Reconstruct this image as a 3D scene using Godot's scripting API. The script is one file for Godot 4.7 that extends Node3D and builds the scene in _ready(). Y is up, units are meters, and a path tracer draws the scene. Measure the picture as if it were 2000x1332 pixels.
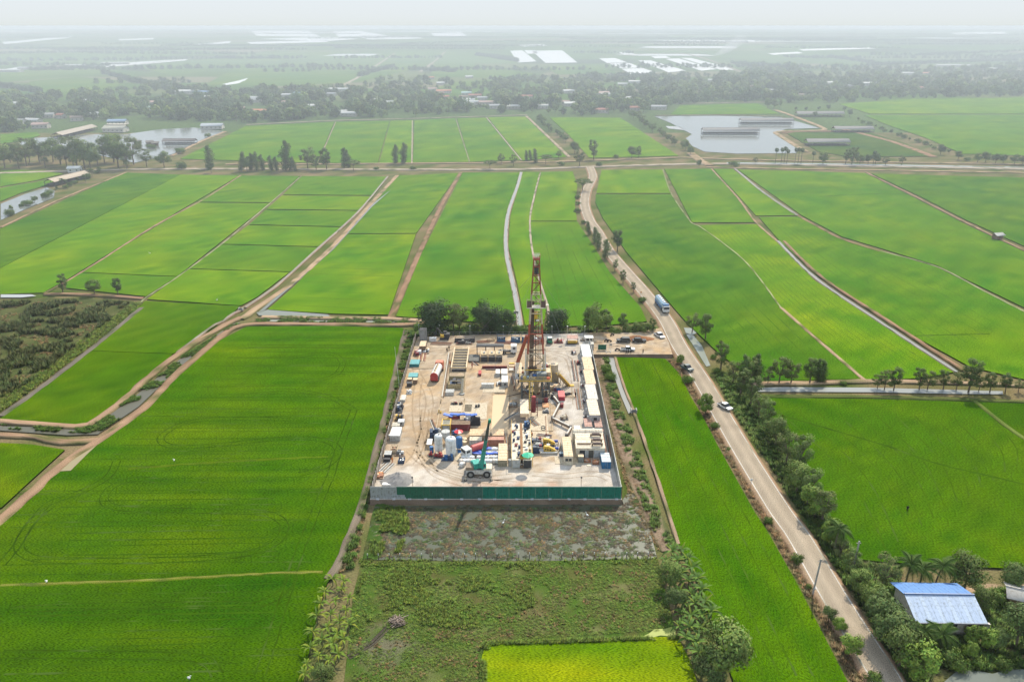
extends Node3D

const FOCAL := 1556.0                 # the lens in pixels of a 2000 pixel wide picture
const EYE := 100.0                    # height of the drone in metres
var tilt := deg_to_rad(21.6)
var rng := RandomNumberGenerator.new()
var wide := FastNoiseLite.new()       # blotches of tens of metres
var fine := FastNoiseLite.new()       # metres
var taken := {}
var mats := {}
var shapes := {}
var grime: Texture2D
var soil: Texture2D
var blades: Texture2D
var blades_bump: Texture2D
var soil_bump: Texture2D

func _ready() -> void:
	rng.seed = 77
	var cam := Camera3D.new()
	cam.name = "camera"
	cam.fov = 46.34
	cam.near = 0.5
	cam.far = 90000.0
	cam.position = Vector3(0, EYE, 0)
	cam.rotation.x = -tilt
	add_child(cam)
	var sky_mat := ProceduralSkyMaterial.new()
	sky_mat.sky_top_color = Color(0.68, 0.73, 0.80)
	sky_mat.sky_horizon_color = Color(0.655, 0.672, 0.675)
	sky_mat.sky_curve = 0.12
	sky_mat.ground_bottom_color = Color(0.45, 0.5, 0.35)
	sky_mat.ground_horizon_color = Color(0.655, 0.672, 0.675)
	sky_mat.sun_angle_max = 20.0
	var sky := Sky.new()
	sky.sky_material = sky_mat
	var env := Environment.new()
	env.background_mode = Environment.BG_SKY
	env.sky = sky
	env.tonemap_mode = Environment.TONE_MAPPER_LINEAR
	env.tonemap_exposure = 1.78
	env.background_energy_multiplier = 1.15
	env.fog_enabled = true
	env.fog_density = 0.00007
	env.fog_light_color = Color(0.96, 0.985, 1.0)
	env.volumetric_fog_enabled = true
	env.volumetric_fog_density = 0.0
	env.sdfgi_enabled = true
	env.ssao_enabled = true
	env.ssil_enabled = true
	var world := WorldEnvironment.new()
	world.name = "environment"
	world.environment = env
	add_child(world)
	var sun := DirectionalLight3D.new()
	sun.name = "sun"
	sun.light_energy = 1.12
	sun.light_color = Color(1.0, 0.955, 0.88)
	sun.light_angular_distance = 0.6
	sun.shadow_enabled = true
	# shadows fall towards the viewer and a little to the left; the sun stands 46 degrees high
	var fall := Vector3(-0.40, 0.0, 0.917).normalized() * cos(deg_to_rad(46.0)) + Vector3.DOWN * sin(deg_to_rad(46.0))
	sun.basis = Basis.looking_at(fall, Vector3.UP)
	add_child(sun)
	haze_banks()
	prepare()
	lay_ground()
	lay_water()
	lay_fields()
	lay_paths()
	lay_plain()
	build_site_ground()
	build_rig()
	build_site()
	build_traffic()
	build_farm()
	build_village()
	plant_trees()
	plant_shrubs()
	small_things()

# ---------------------------------------------------------------- helpers

# the place on the level h that the photograph shows at (px, py): a survey of the land from one calibrated view
func P(px: float, py: float, h := 0.0) -> Vector3:
	var vx := (px - 1000.0) / FOCAL
	var vy := (666.0 - py) / FOCAL
	var d := Vector3(vx, vy * cos(tilt) - sin(tilt), -vy * sin(tilt) - cos(tilt))
	var t := (h - EYE) / d.y
	return Vector3(0, EYE, 0) + d * t

# the air over the plain is thicker away from the site: a bluish bank of haze near the village, a paler one far out
func haze_banks() -> void:
	for k in 2:
		var m := FogMaterial.new()
		m.density = [0.00041, 0.00010][k]
		m.albedo = [Color(0.905, 0.945, 0.966), Color(0.975, 0.975, 0.965)][k]
		var f := FogVolume.new()
		f.shape = RenderingServer.FOG_VOLUME_SHAPE_BOX
		f.size = Vector3(50000, 120, [2300.0, 26000.0][k])
		f.position = Vector3(0, 40, [-240.0, -2540.0][k] - f.size.z / 2)
		f.material = m
		f.name = numbered("haze")
		add_child(f, true)
		tag(f, "pale haze lying over the far plain", "haze", "", "stuff")

func PP(list: Array, h := 0.0) -> PackedVector2Array:
	var out := PackedVector2Array()
	for k in range(0, list.size(), 2):
		var p := P(list[k], list[k + 1], h)
		out.append(Vector2(p.x, p.z))
	return out

# height of something that stands at ground row py0 and reaches up to row py1
func tall(py0: float, py1: float, h := 0.0) -> float:
	var far := -P(1000, py0, h).z
	return EYE - far * tan(tilt + atan((py1 - 666.0) / FOCAL)) - h

func prepare() -> void:
	wide.seed = 5
	wide.frequency = 1.0
	wide.fractal_octaves = 3
	fine.seed = 9
	fine.frequency = 1.0
	fine.fractal_octaves = 4
	grime = noise_tex(512, 0.012, 5, [Color(0.70, 0.67, 0.62), Color(0.96, 0.97, 0.96), Color(1, 1, 1)], [0.0, 0.45, 1.0], 3)
	soil = noise_tex(1024, 0.02, 6, [Color(0.66, 0.65, 0.64), Color(0.9, 0.9, 0.9), Color(1, 1, 1)], [0.15, 0.5, 0.85], 4)
	blades = noise_tex(1024, 0.035, 5, [Color(0.5, 0.54, 0.4), Color(0.86, 0.88, 0.84), Color(1, 1, 1)], [0.25, 0.5, 0.72], 5)
	blades_bump = noise_tex(1024, 0.05, 4, [], [], 6, 5.0)
	soil_bump = noise_tex(1024, 0.04, 5, [], [], 7, 3.0)

func noise_tex(size: int, freq: float, octaves: int, colors: Array, stops: Array, sd: int, bump := 0.0) -> Texture2D:
	var n := FastNoiseLite.new()
	n.seed = sd
	n.frequency = freq
	n.fractal_octaves = octaves
	var t := NoiseTexture2D.new()
	t.width = size
	t.height = size
	t.seamless = true
	t.noise = n
	if bump > 0.0:
		t.as_normal_map = true
		t.bump_strength = bump
	else:
		var g := Gradient.new()
		g.colors = PackedColorArray(colors)
		g.offsets = PackedFloat32Array(stops)
		t.color_ramp = g
	return t

# a painted or bare surface of one base colour (linear values), a little dirty
func mat(r: float, g: float, b: float, rough := 0.75, metal := 0.0) -> StandardMaterial3D:
	var key := "%.3f %.3f %.3f %.2f %.2f" % [r, g, b, rough, metal]
	if not mats.has(key):
		var m := StandardMaterial3D.new()
		m.albedo_color = Color(r, g, b).linear_to_srgb()
		m.roughness = rough
		m.metallic = metal
		m.albedo_texture = grime
		m.uv1_triplanar = true
		m.uv1_world_triplanar = true
		m.uv1_scale = Vector3(0.21, 0.13, 0.21)
		mats[key] = m
	return mats[key]

# a surface whose base colours are in its vertices
func tinted(called: String, tex: Texture2D = null, bump: Texture2D = null, rough := 0.9, strength := 1.0) -> StandardMaterial3D:
	if not mats.has(called):
		var m := StandardMaterial3D.new()
		m.vertex_color_use_as_albedo = true
		m.vertex_color_is_srgb = true
		m.roughness = rough
		m.albedo_texture = tex
		if bump:
			m.normal_enabled = true
			m.normal_texture = bump
			m.normal_scale = strength
		m.metallic_specular = 0.0
		mats[called] = m
	return mats[called]

func numbered(called: String) -> String:
	var n: int = taken.get(called, 0)
	taken[called] = n + 1
	return called if n == 0 else "%s_%03d" % [called, n]

func tag(o: Node, label: String, category := "", group := "", kind := "") -> Node:
	if label: o.set_meta("label", label)
	if category: o.set_meta("category", category)
	if group: o.set_meta("group", group)
	if kind: o.set_meta("kind", kind)
	return o

func thing(called: String, label: String, category: String, at := Vector3.ZERO, turn := 0.0, group := "") -> Node3D:
	var o := Node3D.new()
	o.name = numbered(called)
	o.position = at
	o.rotation.y = turn
	add_child(o, true)
	tag(o, label, category, group)
	return o

func obj(called: String, mesh: Mesh, m: Material, parent: Node = null) -> MeshInstance3D:
	var o := MeshInstance3D.new()
	o.name = called if parent else numbered(called)
	o.mesh = mesh
	o.material_override = m
	if parent: parent.add_child(o, true)
	else: add_child(o, true)
	return o

func copy(o: Node3D, at: Vector3, turn: float, label := "", group := "") -> Node3D:
	var c: Node3D = o.duplicate()
	c.name = numbered(str(o.name).rstrip("_0123456789"))
	add_child(c, true)
	c.position = at
	c.rotation.y = turn
	if label: c.set_meta("label", label)
	if group: c.set_meta("group", group)
	return c

# a box whose bottom centre is at (x, y, z)
func bx(parent: Node, called: String, s: Vector3, at: Vector3, m: Material, turn := 0.0) -> MeshInstance3D:
	var key := "b%.2f %.2f %.2f" % [s.x, s.y, s.z]
	if not shapes.has(key):
		var b := BoxMesh.new()
		b.size = s
		shapes[key] = b
	var o := obj(called, shapes[key], m, parent)
	o.position = at + Vector3(0, s.y / 2, 0)
	o.rotation.y = turn
	return o

func cy(parent: Node, called: String, r: float, h: float, at: Vector3, m: Material, axis := 1, r2 := -1.0, sides := 14) -> MeshInstance3D:
	var top := r if r2 < 0 else r2
	var key := "c%.2f %.2f %.2f %d" % [r, h, top, sides]
	if not shapes.has(key):
		var c := CylinderMesh.new()
		c.bottom_radius = r
		c.top_radius = top
		c.height = h
		c.radial_segments = sides
		c.rings = 1
		shapes[key] = c
	var o := obj(called, shapes[key], m, parent)
	o.position = at + (Vector3(0, h / 2, 0) if axis == 1 else Vector3.ZERO)
	if axis == 0: o.rotation.z = PI / 2
	if axis == 2: o.rotation.x = PI / 2
	return o

func ball(parent: Node, called: String, r: Vector3, at: Vector3, m: Material) -> MeshInstance3D:
	var key := "s%.2f %.2f %.2f" % [r.x, r.y, r.z]
	if not shapes.has(key):
		var st := SurfaceTool.new()
		st.begin(Mesh.PRIMITIVE_TRIANGLES)
		var s := SphereMesh.new()
		s.radius = 1.0
		s.height = 2.0
		s.radial_segments = 16
		s.rings = 8
		st.append_from(s, 0, Transform3D(Basis.from_scale(r), Vector3.ZERO))
		st.generate_normals()
		shapes[key] = st.commit()
	var o := obj(called, shapes[key], m, parent)
	o.position = at
	return o

# a straight bar from a to b
func bar(parent: Node, called: String, a: Vector3, b: Vector3, w: float, m: Material, round := false) -> MeshInstance3D:
	var len := snappedf(a.distance_to(b), 0.01)
	var o := cy(parent, called, w / 2, len, Vector3.ZERO, m, 1, -1.0, 8) if round else bx(parent, called, Vector3(w, len, w), Vector3.ZERO, m)
	var d := (b - a).normalized()
	var side := Vector3.RIGHT if absf(d.x) < 0.9 else Vector3.FORWARD
	var u := d.cross(side).normalized()
	o.basis = Basis(u, d, u.cross(d)).orthonormalized()
	o.position = (a + b) / 2
	return o

# vertex colours are kept in eight bits: store them gamma encoded
func enc(c: Color) -> Color:
	return Color(pow(clampf(c.r, 0, 1), 1 / 2.2), pow(clampf(c.g, 0, 1), 1 / 2.2), pow(clampf(c.b, 0, 1), 1 / 2.2))

func tri(st: SurfaceTool, a: Vector3, b: Vector3, c: Vector3) -> void:
	st.add_vertex(a); st.add_vertex(b); st.add_vertex(c)

func quad(st: SurfaceTool, a: Vector3, b: Vector3, c: Vector3, d: Vector3) -> void:
	tri(st, a, b, c); tri(st, a, c, d)

# a solid from an outline in the xy plane, drawn out along z, centred
func prism(outline: Array, depth: float) -> ArrayMesh:
	var st := SurfaceTool.new()
	st.begin(Mesh.PRIMITIVE_TRIANGLES)
	st.set_smooth_group(-1)
	var pts := PackedVector2Array(outline)
	if not Geometry2D.is_polygon_clockwise(pts): pts.reverse()
	var idx := Geometry2D.triangulate_polygon(pts)
	var f := depth / 2
	for k in range(0, idx.size(), 3):
		var q := [pts[idx[k]], pts[idx[k + 1]], pts[idx[k + 2]]]
		if Geometry2D.is_polygon_clockwise(PackedVector2Array(q)): q.reverse()
		tri(st, Vector3(q[0].x, q[0].y, f), Vector3(q[2].x, q[2].y, f), Vector3(q[1].x, q[1].y, f))
		tri(st, Vector3(q[0].x, q[0].y, -f), Vector3(q[1].x, q[1].y, -f), Vector3(q[2].x, q[2].y, -f))
	for k in pts.size():
		var a := pts[k]
		var b := pts[(k + 1) % pts.size()]
		quad(st, Vector3(a.x, a.y, f), Vector3(b.x, b.y, f), Vector3(b.x, b.y, -f), Vector3(a.x, a.y, -f))
	st.generate_normals()
	return st.commit()

# ---------------------------------------------------------------- land

func tone(kind: String, x: float, z: float, base: Color, turn := 0.0) -> Color:
	var u := x * cos(turn) + z * sin(turn)
	var v := -x * sin(turn) + z * cos(turn)
	match kind:
		"rice", "light graded rice":
			if kind == "light graded rice": base *= remap(clampf(-z, 100.0, 250.0), 100.0, 250.0, 0.88, 1.28)      # lighter towards the site: brightening at flatter view angles painted in
			var streak := wide.get_noise_2d(u / 70.0, v / 7.0)
			var blot := wide.get_noise_2d(x / 55.0 + 300.0, z / 55.0)
			var speck := fine.get_noise_2d(u / 6.0, v / 2.5)
			var k := 1.0 + 0.30 * streak + 0.13 * blot + 0.22 * speck
			return Color(base.r * k * (1.0 + 0.35 * blot + 0.35 * streak), base.g * k, base.b * k * (1.0 - 0.3 * blot))
		"dirt":
			var n := fine.get_noise_2d(x / 7.0, z / 7.0)
			var n2 := fine.get_noise_2d(x / 1.7 + 90.0, z / 1.7)
			var weed := clampf((wide.get_noise_2d(x / 9.0 + 700.0, z / 9.0) - 0.22) * 4.0, 0.0, 0.7)
			var c := base * (1.0 + 0.35 * n + 0.25 * n2)
			return c.lerp(Color(0.06, 0.10, 0.02), weed)
		"rough":
			var m := fine.get_noise_2d(x / 14.0, z / 14.0)
			var m2 := fine.get_noise_2d(x / 3.0 + 40.0, z / 3.0)
			var k2 := clampf(0.5 + 1.1 * m + 0.6 * m2, 0.0, 1.0)
			return Color(0.075, 0.115, 0.022).lerp(Color(0.25, 0.185, 0.105), k2)
		"brush":
			var b := fine.get_noise_2d(x / 9.0, z / 9.0)
			var b2 := fine.get_noise_2d(x / 2.2 + 40.0, z / 2.2)
			return (base * (1.0 + 0.5 * b2)).lerp(Color(0.15, 0.14, 0.06), clampf(b * 1.5 - 0.1, 0.0, 0.8))
	return ground_tone(kind, x, z, base)

# a sheet over a polygon of the land, cut into cells; lift: how a point's height follows from its place
func sheet(poly: PackedVector2Array, h: float, cell: float, kind: String, base: Color, turn := 0.0, skirt := 0.0, uv_size := Vector2(14, 7), lift = null) -> ArrayMesh:
	var st := SurfaceTool.new()
	st.begin(Mesh.PRIMITIVE_TRIANGLES)
	var box := Rect2(poly[0], Vector2.ZERO)
	for p in poly: box = box.expand(p)
	var z := floorf(box.position.y / cell) * cell
	while z < box.end.y:
		var row := PackedVector2Array([Vector2(box.position.x - 1, z), Vector2(box.end.x + 1, z), Vector2(box.end.x + 1, z + cell), Vector2(box.position.x - 1, z + cell)])
		for piece in Geometry2D.intersect_polygons(poly, row):
			var lo := INF
			var hi := -INF
			for p in piece:
				lo = minf(lo, p.x)
				hi = maxf(hi, p.x)
			var x := floorf(lo / cell) * cell
			while x < hi:
				var cut := [piece]
				if hi - lo > cell:
					cut = Geometry2D.intersect_polygons(piece, PackedVector2Array([Vector2(x, z), Vector2(x + cell, z), Vector2(x + cell, z + cell), Vector2(x, z + cell)]))
				for c in cut:
					var idx := Geometry2D.triangulate_polygon(c)
					for k in range(0, idx.size(), 3):
						var q := [c[idx[k]], c[idx[k + 1]], c[idx[k + 2]]]
						if (q[2] - q[0]).cross(q[1] - q[0]) > 0.0: q = [q[0], q[2], q[1]]
						for p in q:
							var y: float = h + (lift.call(p.x, p.y) if lift != null else 0.0)
							st.set_color(enc(tone(kind, p.x, p.y, base, turn)))
							st.set_normal(Vector3.UP)
							var u: float = p.x * cos(turn) + p.y * sin(turn)
							var v: float = -p.x * sin(turn) + p.y * cos(turn)
							st.set_uv(Vector2(u / uv_size.x, v / uv_size.y))
							st.add_vertex(Vector3(p.x, y, p.y))
				if hi - lo <= cell: break
				x += cell
		z += cell
	if skirt > 0.0:
		var pts := poly.duplicate()
		if Geometry2D.is_polygon_clockwise(pts): pts.reverse()
		for k in pts.size():
			var a := pts[k]
			var b := pts[(k + 1) % pts.size()]
			var n := Vector3((b - a).y, 0, -(b - a).x).normalized()
			for p in [[a, h], [b, h], [b, h - skirt], [a, h], [b, h - skirt], [a, h - skirt]]:
				st.set_color(enc(base * 0.8))
				st.set_normal(n)
				st.set_uv(Vector2(p[0].x + p[0].y, p[1]) / 6.0)
				st.add_vertex(Vector3(p[0].x, p[1], p[0].y))
	if lift != null:
		st.generate_normals()
	return st.commit()

# points along a smooth line through the given places
func smooth_line(pts: PackedVector2Array, step: float) -> PackedVector2Array:
	var c := Curve2D.new()
	for k in pts.size():
		var before := pts[maxi(k - 1, 0)]
		var after := pts[mini(k + 1, pts.size() - 1)]
		var d := (after - before) / 6.0
		var near := minf(pts[k].distance_to(before) if k > 0 else 1e9, pts[k].distance_to(after) if k < pts.size() - 1 else 1e9)
		d = d.limit_length(near * 0.35)
		c.add_point(pts[k], -d, d)
	c.bake_interval = 0.5
	var n := maxi(2, int(c.get_baked_length() / step))
	var out := PackedVector2Array()
	for k in n + 1: out.append(c.sample_baked(c.get_baked_length() * k / n))
	return out

# a ribbon of land: profile = [[offset across / half width, height, Color], ...] from left to right
func ribbon(pts: PackedVector2Array, width: float, profile: Array, step := 4.0, wobble := 0.0, kind := "dirt", taper := false) -> ArrayMesh:
	var line := smooth_line(pts, step)
	var st := SurfaceTool.new()
	st.begin(Mesh.PRIMITIVE_TRIANGLES)
	var rows := []
	var along := 0.0
	for k in line.size():
		var d := (line[mini(k + 1, line.size() - 1)] - line[maxi(k - 1, 0)]).normalized()
		var across := Vector2(-d.y, d.x)
		if k > 0: along += line[k].distance_to(line[k - 1])
		var row := []
		for q in profile:
			var off: float = q[0] * width / 2
			if wobble > 0.0: off += wobble * fine.get_noise_2d(along / 5.0, q[0] * 31.0)
			if taper: off *= 0.35 + 0.65 * sin(PI * k / (line.size() - 1))
			var p: Vector2 = line[k] + across * off
			row.append([Vector3(p.x, q[1], p.y), enc(tone(kind, p.x, p.y, q[2])), Vector2(off / 5.0, along / 5.0)])
		rows.append(row)
	for k in rows.size() - 1:
		for j in profile.size() - 1:
			var q := [rows[k][j], rows[k + 1][j], rows[k + 1][j + 1], rows[k][j + 1]]
			for i in [0, 1, 2, 0, 2, 3]:
				st.set_color(q[i][1])
				st.set_uv(q[i][2])
				st.add_vertex(q[i][0])
	st.generate_normals()
	var arrays := st.commit_to_arrays()
	var nn: PackedVector3Array = arrays[Mesh.ARRAY_NORMAL]
	if nn.size() and nn[0].y < 0.0:      # wound the wrong way round: turn every face
		var st2 := SurfaceTool.new()
		st2.begin(Mesh.PRIMITIVE_TRIANGLES)
		var v: PackedVector3Array = arrays[Mesh.ARRAY_VERTEX]
		var cc: PackedColorArray = arrays[Mesh.ARRAY_COLOR]
		var uv: PackedVector2Array = arrays[Mesh.ARRAY_TEX_UV]
		for k in range(0, v.size(), 3):
			for i in [0, 2, 1]:
				st2.set_color(cc[k + i]); st2.set_uv(uv[k + i]); st2.add_vertex(v[k + i])
		st2.generate_normals()
		return st2.commit()
	return st.commit()

# Points down the middle of a band whose sides are two lines of picture places
func struct(called: String, mesh: Mesh, m: Material, label := "") -> MeshInstance3D:
	var o := obj(called, mesh, m)
	o.set_meta("kind", "structure")
	if label: o.set_meta("label", label)
	return o

# ---------------------------------------------------------------- the ground, water, fields and paths

const RICE := Color(0.108, 0.226, 0.011)
const BRIGHT := Color(0.135, 0.256, 0.009)
const DEEP := Color(0.082, 0.185, 0.011)
const NEAR := Color(0.060, 0.134, 0.0010)  # deeper than RICE: the dimmer look at steep view angles is painted in
const SAND := Color(0.40, 0.29, 0.185)
const CLAY := Color(0.30, 0.19, 0.12)
const PALE := Color(0.40, 0.335, 0.26)

func lay_ground() -> void:
	var near := PackedVector2Array([Vector2(-640, -60), Vector2(640, -60), Vector2(900, -820), Vector2(-900, -820)])
	struct("ground", sheet(near, 0.0, 9.0, "rough", SAND), tinted("rough ground", soil, soil_bump, 0.95, 0.8), "dry grass and bare earth between the rice fields")
	var far := Color(0.085, 0.135, 0.045)
	var st := SurfaceTool.new()
	st.begin(Mesh.PRIMITIVE_TRIANGLES)
	var edges := [40.0, -800.0, -1700.0, -3200.0, -6000.0, -12000.0, -26000.0]
	for k in edges.size() - 1:
		var n := 40
		for j in n:
			var reach := 26000.0 if k > 2 else 7000.0
			var x0 := -reach + 2.0 * reach * j / n
			var x1 := -reach + 2.0 * reach * (j + 1) / n
			var c := enc(far * rng.randf_range(0.75, 1.3))
			var y := -0.3 if k == 0 else -0.1
			for p in [Vector3(x0, y, edges[k]), Vector3(x0, y, edges[k + 1]), Vector3(x1, y, edges[k + 1]), Vector3(x0, y, edges[k]), Vector3(x1, y, edges[k + 1]), Vector3(x1, y, edges[k])]:
				st.set_color(c)
				st.set_normal(Vector3.UP)
				st.set_uv(Vector2(p.x, p.z) / 90.0)
				st.add_vertex(p)
	struct("land", st.commit(), tinted("far land", soil, null, 0.95), "hazy green plain reaching to the horizon")

func pond(called: String, list: Array, base: Color, h := 0.06, rough := 0.12, label := "") -> void:
	var key := "water %s" % str(base)
	if not mats.has(key):
		var m := StandardMaterial3D.new()
		m.albedo_color = base.linear_to_srgb()
		m.roughness = rough
		m.metallic_specular = 0.38
		m.normal_enabled = true
		m.normal_texture = soil_bump
		m.normal_scale = 0.05
		m.uv1_triplanar = true
		m.uv1_world_triplanar = true
		m.uv1_scale = Vector3(0.1, 0.1, 0.1)
		mats[key] = m
	var poly := PP(list, h)
	var st := SurfaceTool.new()
	st.begin(Mesh.PRIMITIVE_TRIANGLES)
	var idx := Geometry2D.triangulate_polygon(poly)
	for k in range(0, idx.size(), 3):
		var q := [poly[idx[k]], poly[idx[k + 1]], poly[idx[k + 2]]]
		if (q[2] - q[0]).cross(q[1] - q[0]) > 0.0: q = [q[0], q[2], q[1]]
		for p in q:
			st.set_normal(Vector3.UP)
			st.set_uv(p / 10.0)
			st.add_vertex(Vector3(p.x, h, p.y))
	struct(called, st.commit(), mats[key], label)

func lay_water() -> void:
	var grey := Color(0.15, 0.165, 0.15)
	pond("water", [30, 281, 60, 270, 184, 262, 245, 262, 315, 252, 378, 249, 436, 256, 430, 262, 385, 277, 336, 301, 262, 318, 180, 300, 105, 296], grey, 0.3, 0.1, "still pond with sheds standing in it, left")
	pond("water", [0, 398, 50, 378, 90, 366, 106, 372, 104, 386, 50, 408, 0, 430], grey, 0.3, 0.1, "long narrow pond at the left edge")
	pond("water", [1278, 227, 1400, 226, 1525, 229, 1548, 234, 1601, 250, 1535, 252, 1515, 260, 1560, 292, 1556, 299, 1440, 300, 1376, 296, 1352, 285, 1340, 270, 1352, 262, 1340, 256, 1310, 240], grey, 0.3, 0.1, "wide duck pond around two long sheds")
	pond("water", [1300, 246, 1330, 247, 1336, 254, 1306, 251], Color(0.3, 0.3, 0.27), 0.3, 0.15)
	pond("water", [1480, 757, 1530, 756, 1700, 757, 1850, 761, 1960, 764, 1960, 770, 1850, 769, 1700, 766, 1480, 765], Color(0.22, 0.23, 0.21), 0.30, 0.2, "pale canal below the row of trees")
	pond("water", [107, 921, 136, 888, 172, 867, 192, 866, 170, 886, 137, 919], Color(0.24, 0.20, 0.10), 0.47, 0.2, "muddy brown pool at the corner of the big field")
	pond("water", [1185, 694, 1199, 695, 1212, 722, 1226, 770, 1237, 803, 1228, 808, 1214, 775, 1196, 725], Color(0.24, 0.24, 0.21), 0.25, 0.25, "narrow grey ditch beside the field")
	pond("water", [1845, 1332, 1868, 1312, 1900, 1308, 1940, 1316, 1975, 1306, 2040, 1310, 2040, 1360, 1845, 1360], Color(0.13, 0.145, 0.12), 0.3, 0.1, "greenish pond in the bottom corner by the house")
	pond("water", [1336, 640, 1358, 641, 1366, 648, 1352, 655, 1340, 650], Color(0.22, 0.24, 0.20), 0.2, 0.12)
	pond("water", [1340, 652, 1356, 656, 1372, 676, 1388, 714, 1380, 716, 1364, 690, 1350, 668], Color(0.22, 0.24, 0.20), 0.2, 0.12, "roadside ditch with pale water")
	pond("water", [0, 575, 60, 575, 70, 578, 40, 581, 0, 581], Color(0.30, 0.31, 0.29), 0.5, 0.12)
	pond("water", [500, 610, 522, 605, 640, 614, 645, 619, 560, 617, 505, 616], Color(0.16, 0.17, 0.13), 0.46, 0.15, "strip of water at the head of a field")

func rice(list: Array, base: Color, label: String, turn := 0.0, cell := 5.0, group := "rice fields around the drilling site") -> MeshInstance3D:
	var h: float = 0.4 + 0.004 * (taken.get("rice_field", 0) % 6)      # neighbours never lie in one plane
	var o := obj("rice_field", sheet(Geometry2D.offset_polygon(PP(list, 0.4), 0.3)[0], h, cell, "light graded rice" if cell == 2.5 else "rice", base, turn, 0.4, Vector2(26, 5)), tinted("rice", blades, blades_bump, 0.9, 0.32))
	tag(o, label, "rice field", group, "stuff")
	return o

# a thin dark line where the rice stands thinner or was pressed down by wheels
func furrow(parent: Node, list: Array, width: float, called := "furrow", base := Color(0.03, 0.07, 0.002), h := 0.432) -> void:
	obj(called, ribbon(PP(list, h), width, [[-1, h, base], [1, h, base]], 1.5, width * 0.5), tinted("ruts", null, null, 1.0), parent)

func ruts(parent: Node, list: Array, gap := 1.8, width := 0.27) -> void:
	var mid := smooth_line(PP(list, 0.432), 1.2)
	for s in [-1, 1]:
		var pts := PackedVector2Array()
		for k in range(0, mid.size(), 3):
			var d := (mid[mini(k + 1, mid.size() - 1)] - mid[maxi(k - 1, 0)]).normalized()
			pts.append(mid[k] + Vector2(-d.y, d.x) * gap / 2 * s)
		var c := Color(0.026, 0.062, 0.001)
		obj("wheel_track", ribbon(pts, width, [[-1, 0.436, c], [1, 0.436, c]], 1.0, width * 0.7), tinted("ruts", null, null, 1.0), parent)

# lines across a field between two of its edges
func lines_across(parent: Node, a0: Vector2, a1: Vector2, b0: Vector2, b1: Vector2, n: int, width: float, jitter := 0.25) -> void:
	for k in n:
		var t := (k + 0.5 + rng.randf_range(-jitter, jitter)) / n
		var a := a0.lerp(a1, t)
		var b := b0.lerp(b1, t)
		var s := rng.randf_range(0.0, 0.3)
		var e := rng.randf_range(0.75, 1.0)
		furrow(parent, [lerpf(a.x, b.x, s), lerpf(a.y, b.y, s), lerpf(a.x, b.x, (s + e) / 2), lerpf(a.y, b.y, (s + e) / 2), lerpf(a.x, b.x, e), lerpf(a.y, b.y, e)], width, "furrow", Color(0.05, 0.115, 0.005))

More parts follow.
